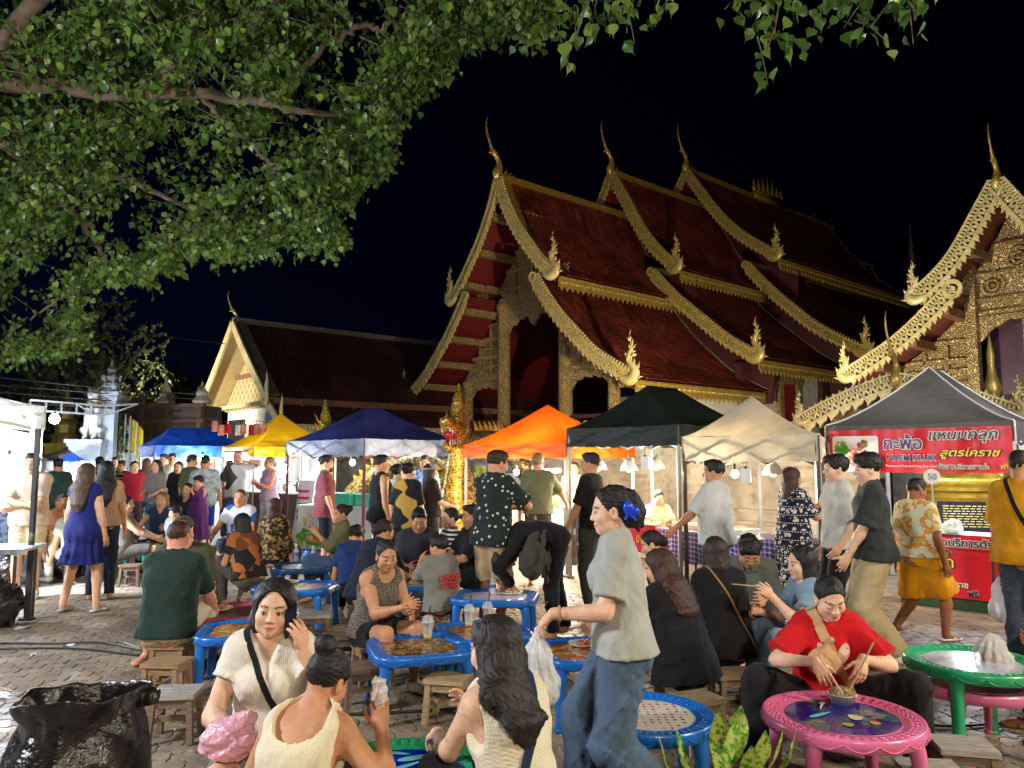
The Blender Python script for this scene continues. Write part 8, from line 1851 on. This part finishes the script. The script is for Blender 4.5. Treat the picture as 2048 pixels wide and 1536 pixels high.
for sg,wd in((1,.026),(-1,.034)): # petals of the shirt emblem, laid on the cloth
 mb=MB();P=[]
 for t in np.linspace(0,2*math.pi,14,endpoint=False):
  q=np.array([sg*.052+wd*math.cos(t)+sg*.018*math.sin(t),.29,F_.chest[2]-.02+.062*math.sin(t)]);hit=B_.ray_cast(Vector(q),Vector((0,-1,0)));P.append((q[0],hit[0][1]+.004 if hit[0]else .12,q[2]))
 hit=B_.ray_cast(Vector((sg*.052,.29,F_.chest[2]-.02)),Vector((0,-1,0)));mb.add(P+[(sg*.052,hit[0][1]+.005,F_.chest[2]-.02)],[(i,(i+1)%14,14)for i in range(14)]);mb.build('shirt_emblem',M('print_palepink',(.75,.5,.45),.6,var=0),F_.root)
for nm,a,b,m,l in(('chopsticks',F_.hand['l']+np.array([.0,.10,.06]),np.array([.02,.50,.50]),M('bamboo',(.5,.4,.25)),'pair of bamboo chopsticks lifting noodles over the bowl'),('fork',F_.hand['r']+np.array([-.02,.08,.02]),np.array([.04,.49,.49]),M('fork_white',(.6,.5,.4),.4),'plastic fork in the hand of the red T-shirt woman')):
 mb=MB();Wm=F_.root.matrix_basis;pa,pb=[np.array(Wm@Vector(tuple(x)))for x in(a,b)];mb.tube([pa+(pa-pb)*.25,pb],.0045,6);o=mb.build(nm,m,None);tag(o,l,nm)
pp('woman in patterned tank top with clasped hands, sitting by the mosaic table',752,5.85,222,0,locks=True,skin='tan',hair=('tied','dark'),shirt=Sh('#8d8478','tweed','#2a2622',neck='tank',crease=.006),pants=Pt('#141416',kind='shorts',len=.62),H=1.58,seat=.30,lean=16,curl=8,head=(-14,12,0),hl=(-.06,.42,.60),hr=(.03,.44,.63),fing=(.9,.9),hd=((.5,.7,.3),(-.5,.7,.3)),eyes='down',shoe=WSH,girth=1.08,**f,**sit)
# --- middle left
pp('broad man in dark green T-shirt sitting with his back turned',349,5.9,2,0,skin='pink',hair=('crop','auburn'),shirt=Sh('#1e332b',sleeve=.85,hem=.06,drape=.02),pants=Pt('#cfc3a8'),H=1.78,seat=.30,lean=10,curl=8,head=(0,10,0),hl=(-.16,.42,.45),hr=(.2,.44,.45),girth=1.04,shoe=BSH,**sit)
K=pp('stout bearded man in olive T-shirt and camouflage cap facing the viewer',392,6.85,176,1,skin='pink',hair=None,beard=True,shirt=Sh('#4a4a30',sleeve=.85,drape=.03),pants=Pt('#8d7458',kind='shorts',len=.8),H=1.78,seat=.28,lean=14,curl=8,head=(4,14,0),hl=(-.22,.42,.46),hr=(.15,.42,.46),girth=1.28,**sit)
def cap(p,mat,brim=True,bucket=False):
 R,c,h_=p.Rh,p.headc,p.hs;v=Vol(c-.2,c+.2,.008);L=lambda x,y,z:c+R@np.array([x,y,z])*h_
 v.ell(L(0,-.01,.05),np.array([.086,.106,.085])*h_,R,0,cuts=((L(0,0,.045),R@np.array([0,-.1,-1.])),))
 if brim:v.ell(L(0,.10,.05),np.array([.07,.08,.008])*h_,R,.01)
 if bucket:v.ell(L(0,0,.045),np.array([.13,.15,.012])*h_,R,.02)
 vol_obj(v,'hat',mat,p.root)
cap(K,C('#4c4636','patch','#2b2a20',2.0,'#6a5d45'))
pp('woman in navy sleeveless dress standing with her back turned',176,8.5,-8,1,skin='light',hair=('long','ombre'),shirt=Sh('#1c2468',sleeve=.25,skirt=.36,flare=.20),H=1.62,fl=(-.2,0,0),fr=(.17,.05,0),shoe=('sandal',C('#b8bab4')),shirtname='dress',**f)
pp('dark haired woman in peach top and jeans leaning towards the navy dress woman',214,9.2,25,1,skin='tan',hair=('long','black'),shirt=Sh('#b08a6c',sleeve=.7),pants=Pt('#1b2236'),H=1.64,head=(10,10,0),**f)
pp('man in peach T-shirt and pale shorts with folded arms under the white tent',66,9.3,196,1,skin='light',hair=('short','black'),shirt=Sh('#d9c1ab',sleeve=.85,drape=.03,hem=.08),pants=Pt('#d8c39b',kind='shorts',len=.92,loose=.025),H=1.74,hl=(.08,.22,1.10),hr=(-.05,.25,1.14),el=(-1,-.1,-.7),er=(1,-.1,-.7),shoe=WSH)
pp('seated man in orange print shirt behind the navy dress woman',128,10.6,250,2,skin='brown',hair=('short','dark'),shirt=Sh('#8a5a3c','patch','#c98a52'),pants=Pt('#2a2a30'),H=1.65,seat=.36,**sit)
pp('dark clothed seated person at the far left edge',18,10.4,200,2,skin='brown',hair=('short','black'),shirt=Sh('#2c3442','noise','#5a6476'),pants=Pt('#1c1e24'),H=1.65,seat=.36,**sit)
pp('person in white trousers crouching behind the navy dress woman',160,10.4,60,2,skin='light',hair=('tied','black'),shirt=Sh('#c9cbb8'),pants=Pt('#d9d8cc'),H=1.6,seat=.3,lean=20,shoe=WSH,**f,**sit)
pp('seated woman in grey sleeveless dress facing right by the teal table',256,10.4,-72,1,skin='light',hair=('bun','black'),shirt=Sh('#6e6660',neck='tank',hem=.1),pants=Pt('#5c5652',kind='shorts',len=.9),H=1.6,seat=.36,hl=(-.1,.4,.6),hr=(.1,.4,.6),**f,**sit)
pp('blonde woman in navy V-neck top facing the viewer in the seated crowd',328,11.2,186,1,skin='light',hair=('mid','blond'),shirt=Sh('#141c34',neck='v',sleeve=.2),pants=Pt('#1c1e26'),H=1.62,seat=.36,hl=(-.2,.35,.7),hr=(.25,.32,.66),**f,**sit)
pp('small child sitting beside the navy V-neck woman',355,10.6,150,2,skin='light',hair=('mop','dark'),shirt=Sh('#8c9a96'),pants=Pt('#3a4250'),H=1.15,seat=.42,**sit)
pp('little girl in purple dress standing among the seated diners',400,11.8,170,1,skin='light',hair=('mop','dark'),shirt=Sh('#6b3a86',neck='tank',skirt=.42,flare=.17),H=1.18,pelvis=(0,0,.86),hl=(.02,.12,1.15),hr=(.06,.14,1.18),shirtname='dress',**f)
pp('seated woman in black behind the purple dress girl',378,12.6,175,2,skin='light',hair=('tied','black'),shirt=Sh('#1a1a20',sleeve=1.6),pants=Pt('#1a1a20'),H=1.62,seat=.45,**f,**sit)
pp('grey haired man in white shirt with blue sleeves sitting facing the viewer',486,11.2,184,1,skin='tan',hair=('crop','grey'),shirt=Sh('#c8cbd4','patch','#2a5ab8',.35),pants=Pt('#2a3040'),H=1.72,seat=.36,lean=8,hl=(-.1,.38,.62),hr=(.3,.36,.56),**sit)
pp('woman in orange and black patchwork top crouched at the pale blue table',506,8.7,48,1,skin='tan',hair=('bob','black'),shirt=Sh('#1c1715','patch','#9c5a26',1.0,'#6a3a20',drape=.03),pants=Pt('#5a5650','tweed','#3a3834'),H=1.6,seat=.26,lean=22,head=(10,12,0),hl=(-.1,.42,.5),**f,**sit)
pp('auburn haired woman in dark gold print dress sitting with her back turned',553,9.8,-6,1,skin='light',hair=('bob','auburn'),shirt=Sh('#1a1612','noise','#6e5426',1.4,'#a07c36',sleeve=1.5),pants=Pt('#15151a'),H=1.62,seat=.34,**f,**sit)
pp('woman with glasses and hair bun in olive shirt, eating',688,9.3,108,1,skin='tan',hair=('bun','brown'),shirt=Sh('#6a6a48',sleeve=1.5,collar=True,drape=.02),pants=Pt('#45597a'),H=1.58,seat=.32,head=(10,6,0),hl=(-.02,.3,.78),hr=(.06,.33,.70),**f,**sit)
pp('boy in blue shirt hunched beside the navy clothed woman',712,8.2,12,1,skin='tan',hair=('mop','black'),shirt=Sh('#1b2f63',sleeve=.8),pants=Pt('#22252c'),H=1.42,seat=.28,lean=25,curl=15,head=(-30,20,0),**sit)
pp('woman in dark navy T-shirt bending over her food',736,7.5,-28,1,skin='tan',hair=('tied','brown'),shirt=Sh('#141c2c',sleeve=.9,drape=.02,hem=.06),pants=Pt('#1c2028'),H=1.66,seat=.28,lean=24,curl=10,head=(-20,20,0),hr=(.2,.45,.5),girth=1.1,**f,**sit)
pp('man in charcoal T-shirt facing the viewer at the low table',838,8.4,190,1,skin='tan',hair=('short','black'),shirt=Sh('#33343c',sleeve=.85),pants=Pt('#2a2c34'),H=1.72,seat=.28,lean=10,head=(0,22,0),hl=(-.05,.36,.56),hr=(.12,.38,.56),eyes='down',**sit)
pp('ponytailed woman in black and white striped top facing left',903,8.6,112,1,skin='light',hair=('pony','black'),shirt=Sh('#15161a','stripes','#d8d6cc',.9,sleeve=.8),pants=Pt('#1c2028'),H=1.62,seat=.30,hl=(-.1,.36,.6),hr=(.1,.38,.6),**f,**sit)
Bo=pp('boy in grey T-shirt with red lettering sitting on a stool with his back turned',884,7.1,38,1,skin='tan',hair=('mop','black'),shirt=Sh('#7d7a70',sleeve=.9,hem=.08,drape=.03),pants=Pt('#10182c',kind='shorts',len=.9),H=1.32,seat=.29,lean=4,head=(25,4,0),hl=(-.06,.26,.72),shoe=('sneaker',C('#7a1a1c')),**sit)
for k,tx in enumerate(('DRAG','STAR')):text(tx,.075,(Bo.chest[0]-.08,Bo.chest[1]-.150-.004*k,Bo.chest[2]-.035-.068*k),(1,0,0),(0,-1,-.05),M('print_scarlet',(.55,.03,.03),.7,var=0),Bo.root,off=.004)
pp('man with glasses in black T-shirt half hidden by the polka dot shirt man',945,8.3,112,1,skin='tan',hair=('short','black'),shirt=Sh('#17171a',sleeve=.85),pants=Pt('#1a1a1e',kind='shorts',len=.8),H=1.72,seat=.30,hl=(-.1,.4,.62),hr=(.1,.42,.55),**sit)
# --- centre
pp('man in dark green shirt with white polka dots and khaki shorts',985,7.35,-38,0,skin='pink',hair=('short','brown'),shirt=Sh('#1f2c29','dots','#c9c7b8',sleeve=.85,drape=.04,hem=.10,wide=.02,collar=True),pants=Pt('#b09a72',kind='shorts',len=.95,loose=.02,flare=.015),H=1.76,lean=4,head=(-16,14,0),hr=(.12,.42,1.22),hl=(-.04,.40,1.20),er=(1,-.5,-.6),fing=(.9,.9),shoe=TSH)
bk=pp('person in black bent double with a grey backpack slung in front',1108,7.3,96,0,skin='tan',hair=('tied','black'),shirt=Sh('#121114',sleeve=1.9,hem=.0),pants=Pt('#14151b',loose=.012),H=1.66,lean=92,curl=52,head=(0,140,0),hl=(-.10,.42,.50),hr=(.12,.46,.44),el=(-.2,.6,-.4),er=(.2,.6,-.4),fl=(-.10,.05,0),fr=(.10,-.10,0),**f)
v=Vol((-.22,-.14,-.30),(.22,.16,.28),.012).ell((0,0,0),(.17,.10,.23),None,.03).ell((0,.07,-.07),(.13,.06,.12),None,.03).cone((-.10,-.1,.2),(-.12,-.11,-.2),.022,.022,.02).cone((.10,-.1,.2),(.12,-.11,-.2),.022,.022,.02).fold(.012,1,7);o=vol_obj(v,'backpack',C('#3e3d33'),None,np.array(bk.root.location)+np.array([-.20,-.24,.80]));o.rotation_euler=(0,rad(25),rad(70));tag(o,'olive grey backpack held open by the bent over person','backpack')
pp('man in black T-shirt and grey trousers standing at the black tent pole',1182,8.3,62,1,skin='tan',hair=('fade','black'),shirt=Sh('#121214',sleeve=.85),pants=Pt('#3b3a38',loose=.02),H=1.74,hl=(-.24,.2,.92),shoe=BSH)
pp('man in olive T-shirt reaching over the orange stall counter',1076,10.4,-12,1,skin='pink',hair=('short','blond'),shirt=Sh('#6f7050',sleeve=.9,drape=.03),pants=Pt('#4a463c'),H=1.74,hr=(.36,.42,1.0),er=(1,-.3,-.5))
pp('vendor in pale shirt behind the orange stall counter',1148,12.2,170,2,skin='light',hair=('tied','brown'),shirt=Sh('#c9b48c',sleeve=.8),pants=Pt('#2a2a2e'),H=1.62,**f)
pp('smiling stall woman in cream top sitting behind the checked table',1313,10.9,186,1,skin='light',hair=('tied','black'),shirt=Sh('#d2b88c',sleeve=.7),pants=Pt('#3a3a40'),H=1.60,seat=.42,head=(10,14,0),hl=(-.12,.4,.78),hr=(.12,.4,.78),**f,**sit)
pp('man in white T-shirt with earbuds seen from behind at the cream tent',1428,7.7,48,1,skin='tan',hair=('short','black'),shirt=Sh('#c6c8c6',sleeve=.9,drape=.03,hem=.08),pants=Pt('#2d3038'),H=1.66,hl=(-.22,.34,.98),girth=1.1,head=(20,0,0))
EW=pp('woman in navy elephant print dress holding a cup',1582,8.0,-72,1,skin='tan',hair=('shoulder','auburn'),shirt=Sh('#181c38','bands','#c9c6bc',1.7,sleeve=.9,skirt=.46,flare=.19,drape=.02),H=1.58,hl=(-.04,.34,1.18),hr=(.08,.36,1.12),girth=1.08,shoe=TSH,shirtname='dress',**f)
w=EW.root.matrix_basis@Vector((.03,.45,1.14));t=thing('drink_cup','clear cup of orange iced tea in the hand of the elephant print woman','cup',w);mb=MB();mb.lathe([(.03,-.06),(.042,.06),(.045,.065)],(0,0,0),14);mb.build('tumbler',CLEAR,t,True);mb=MB();mb.lathe([(.0001,-.055),(.03,-.055),(.038,.02),(.0001,.02)],(0,0,0),12);mb.build('tea',M('orange_tea',(.55,.20,.03),.3),t,True)
pp('young man in white T-shirt and black trousers walking left',1672,7.0,86,1,skin='fair',hair=('mop','black'),shirt=Sh('#c9c7bd',sleeve=.95,drape=.03,hem=.06,wide=.02),pants=Pt('#17181b',loose=.02),H=1.72,hl=(-.2,.06,.92),stride=.2)
YM=pp('young man in dark grey T-shirt and khaki trousers holding a phone',1738,6.25,74,1,skin='fair',hair=('mop','black'),shirt=Sh('#2f3433',sleeve=.95,drape=.05,hem=.07,wide=.03),pants=Pt('#b3a27c',loose=.035,flare=.03),H=1.73,hl=(-.16,.22,.90),head=(6,4,0),stride=.18,shoe=WSH)
w=YM.root.matrix_basis@Vector((-.14,.27,.84));mb=MB();mb.box((0,0,0),(.15,.012,.075));o=mb.build('phone',M('phone_black',(.01,.01,.012)),None,False,w);tag(o,'dark phone in the hand of the khaki trousered young man','phone')
pp('boy in bright print shirt and yellow shorts walking right in flip-flops',1826,7.2,-68,1,skin='brown',hair=('fade','black'),shirt=Sh('#cfd2b4','noise','#d98a3c',.8,'#b9c47a',sleeve=.8,drape=.03),pants=Pt('#d9930c',kind='shorts',len=1.0,loose=.03,flare=.03),H=1.54,stride=.46,girth=1.12,head=(-6,10,0),shoe=('sandal',C('#d0c8bc')))
Y=pp('man in mustard yellow T-shirt with black sling carrying a white bag',2040,6.1,-52,0,skin='tan',hair=('fade','black'),shirt=Sh('#c58a12',sleeve=.9,drape=.04,hem=.10,wide=.02),pants=Pt('#3c4450',loose=.02),H=1.74,hl=(-.20,.06,.80),girth=1.12,fing=(1.2,.5))
strap(Y,'l',C('#131316'),.032);h=Y.root.matrix_basis@Vector(tuple(Y.hand['l']+np.array([0,.01,-.10])));film_bag('white plastic carrier bag held by the mustard shirt man',np.array(h),.20,.13,.40,FILMW,12,cont=('box',(.5,.55,.4)))
# --- right diners
pp('woman in loose black robe with long brown hair seen from behind',1362,4.95,34,0,locks=True,skin='light',hair=('long','auburn'),shirt=Sh('#15161a',sleeve=1.4,drape=.06,hem=.10,wide=.03,loose=.02,crease=.011),pants=Pt('#15161a',kind='shorts',len=.6),H=1.62,seat=.29,lean=18,curl=8,head=(24,16,0),hl=(-.06,.44,.56),**f,**sit)
Q=pp('bob haired woman in black T-shirt with thin tan strap seen from behind',1442,5.55,8,1,skin='light',hair=('bob','brown'),shirt=Sh('#101012',sleeve=.95,drape=.03,hem=.10),pants=Pt('#101012'),H=1.64,seat=.28,lean=12,curl=8,head=(0,12,0),girth=1.06,hl=(-.14,.42,.5),hr=(.16,.42,.5),**f,**sit)
strap(Q,'l',C('#9a7048'),.014)
G8=pp('bowed man with glasses in grey shirt at the right diners table',1488,6.5,164,1,skin='tan',hair=('mop','black'),shirt=Sh('#5f6664',sleeve=.9,collar=True,drape=.02),pants=Pt('#4a4a42'),H=1.72,seat=.28,lean=24,curl=14,head=(10,38,0),hl=(-.12,.40,.56),hr=(.05,.42,.5),eyes='down',**sit)
mb=MB();R,c=G8.Rh,G8.headc
for sg in(-1,1):mb.tube([c+R@np.array([sg*.033+.026*math.cos(a),.102,-.004+.022*math.sin(a)])*G8.hs for a in np.linspace(0,6.3,16)],.003,4,False);mb.tube([c+R@np.array([sg*x,y,.0])*G8.hs for x,y in((.058,.10),(.078,.0))],.0025,4)
mb.build('glasses',GOLDP,G8.root)
H9=pp('bob haired woman in pale denim blouse raising chopsticks',1628,5.45,96,0,locks=True,skin='fair',hair=('bob','black'),shirt=Sh('#7f98ad',sleeve=.6,drape=.03,wide=.02),pants=Pt('#8fa8bd',loose=.03),H=1.60,seat=.26,lean=14,head=(2,4,0),hl=(-.12,.40,.74),el=(-.4,.2,-1),hr=(.1,.4,.6),fl=(-.1,.5,0),fr=(.12,.46,0),fing=(1.2,.8),hd=((0,.6,.5),None),shoe=('sandal',C('#b39a6e')),**f,**sit)
mb=MB();w=H9.root.matrix_basis;a,b=[np.array(w@Vector(tuple(H9.hand['l']+np.array(x))))for x in((.02,.06,.07),(.03,.28,.09))];mb.tube([a,b],.005,5);o=mb.build('chopsticks',M('bamboo',(.5,.4,.25)),None);tag(o,'chopsticks raised by the denim bloused woman','chopsticks')
pp('dark haired diner facing left behind the walking woman',1338,6.6,80,1,skin='light',hair=('tied','black'),shirt=Sh('#1c1c22',sleeve=.8),pants=Pt('#22222a'),H=1.58,seat=.28,lean=16,head=(0,20,0),**f,**sit)
pp('person at the right edge reaching over the green table',2190,4.7,78,0,skin='brown',hair=('short','black'),shirt=Sh('#3a3f4a',sleeve=.8),pants=Pt('#1d2027'),H=1.68,seat=.34,lean=20,hl=(-.10,.36,.66),hr=(.02,.40,.60),fing=(1.1,1.1),shoe=('sandal',C('#8a6a40')),**sit)
# --- standing behind
pp('bearded man in red checked shirt walking right',652,11.2,-80,1,skin='light',hair=('short','dark'),beard=True,shirt=Sh('#8c4a50','plaid','#5e2a32',1.6,sleeve=.95,drape=.03,hem=.12),pants=Pt('#14161f',kind='shorts',len=.95),H=1.72,hr=(.2,.14,.86),hl=(-.2,.08,.86))
pp('muscular man in black tank top looking right',762,10.1,-64,1,skin='tan',hair=('fade','black'),shirt=Sh('#0f0f12',neck='tank',hem=.08),pants=Pt('#15151a'),H=1.72,hl=(-.28,.02,.86),girth=1.05)
pp('woman with hair bun in black top with yellow print back',816,9.7,-22,1,skin='light',hair=('bun','black'),shirt=Sh('#17171a','patch','#b08a3c',.6,sleeve=.9,drape=.03,hem=.12),pants=Pt('#22242c'),H=1.62,hl=(-.24,.1,.86),head=(-10,10,0),**f)
pp('person in white top next to the tank top man',796,10.5,-40,2,skin='light',hair=('bun','black'),shirt=Sh('#c9c4ba'),pants=Pt('#3a3a44'),H=1.60,**f)
Ht=pp('person in brown top and pale bucket hat facing right',862,10.9,-66,1,skin='light',hair=('mid','black'),shirt=Sh('#261d1a',sleeve=.9,drape=.03),pants=Pt('#3c3a38'),H=1.60,hl=(-.08,.3,1.02),hr=(.1,.3,1.0),**f);cap(Ht,C('#a39a88'),False,True)
pp('man in blue shirt facing the viewer behind the bucket hat person',850,12.6,178,2,skin='tan',hair=('short','black'),shirt=Sh('#4d78b8','noise','#9fb8d6'),pants=Pt('#22242c'),H=1.72)
for(l,px,D,a,sk,hr_,sc,pc,H,sx,kw)in(('distant man in striped dark shirt by the boundary wall',245,15.8,172,'tan',('short','black'),('#20222a','stripes','#a89a6a',.5),'#2a2c34',1.62,'m',{}),('woman in red shirt in the far left crowd',270,15.0,220,'light',('bun','brown'),('#9c1a2a',),'#3a2a30',1.62,'f',{}),('woman with shoulder bag and grey top in the far crowd',314,14.4,172,'light',('long','black'),('#7a7672',),'#3a5a7a',1.64,'f',dict(hl=(-.1,.26,1.0),hr=(.08,.28,1.02))),('man in white T-shirt behind the shoulder bag woman',328,16.4,176,'light',('short','brown'),('#c2c8c0',),'#4a5060',1.76,'m',{}),('man in pale yellow shirt far back beside the white T-shirt man',345,16.8,200,'light',('short','brown'),('#b4ac78',),'#3a3a3a',1.78,'m',{}),('man in olive shirt with back turned in the far crowd',384,13.8,-24,'tan',('fade','black'),('#4f4d34',),'#1c2030',1.74,'m',{}),('man in white print shirt and bright blue shorts with back turned',411,13.0,18,'tan',('fade','black'),('#b4c0c4','noise','#8ea0a8',1.0),'#1c3aa8',1.72,'m',dict(sh=1)),('tall man in white T-shirt raising a phone under the yellow tent',476,14.6,192,'pink',('crop','blond'),('#c4c4c0','patch','#3a3a3c',.3),'#4a5a78',1.82,'m',dict(hl=(-.20,.28,1.62),hr=(.2,.25,1.2))),('woman in lilac sleeveless top and white shorts looking at her phone',540,14.2,138,'pink',('tied','blond'),('#b09ab4',),'#c4ccd4',1.70,'f',dict(hl=(-.05,.28,1.24),hr=(.05,.28,1.22),sh=1)),('person half hidden beside the tall white T-shirt man',460,15.8,170,'light',('short','brown'),('#8a6a60',),'#4a3a34',1.62,'f',{}),('woman with light brown hair in teal top in the far crowd',294,16.2,30,'light',('long','light'),('#3a6a6c',),'#2a2c34',1.66,'f',{}),('young woman in black top behind the olive shirt man',358,15.6,190,'light',('long','black'),('#16161c',),'#1c1c22',1.60,'f',{}),('man in dark green shirt near the gate pillar',200,15.0,30,'tan',('short','black'),('#24382c',),'#22242c',1.70,'m',{}),('person in pale top far back by the gate pillar',232,17.5,185,'light',('short','dark'),('#a8a294',),'#3a3a40',1.70,'m',{}),('person in dark jacket standing under the small blue tent',118,13.5,20,'tan',('short','black'),('#2a3a34',),'#22242c',1.66,'m',{})):
 kw=dict(kw);shorts=kw.pop('sh',0);pp(l,px,D,a,2,skin=sk,hair=hr_,shirt=Sh(*sc[:1],*(sc[1:3]if len(sc)>1 else()),s=sc[3]if len(sc)>3 else 1.0,sleeve=.0 if 'sleeveless' in l else .9,drape=.02,hem=.06,**({'neck':'tank'}if 'sleeveless' in l else{})),pants=Pt(pc,**(dict(kind='shorts',len=.9)if shorts else{})),H=H,sex=sx,**kw)
 # lettering becomes mesh
bpy.context.view_layer.update();dg=bpy.context.evaluated_depsgraph_get()
for o in[o for o in COL.objects if o.type=='FONT']:
 me=bpy.data.meshes.new_from_object(o.evaluated_get(dg));n=obj(o.name.split('.')[0],me,o.parent);n.matrix_basis=o.matrix_basis.copy();bpy.data.objects.remove(o)
for o in COL.objects:
 if o.get('category')in('wall','roof','pillar'):o['kind']='thing'
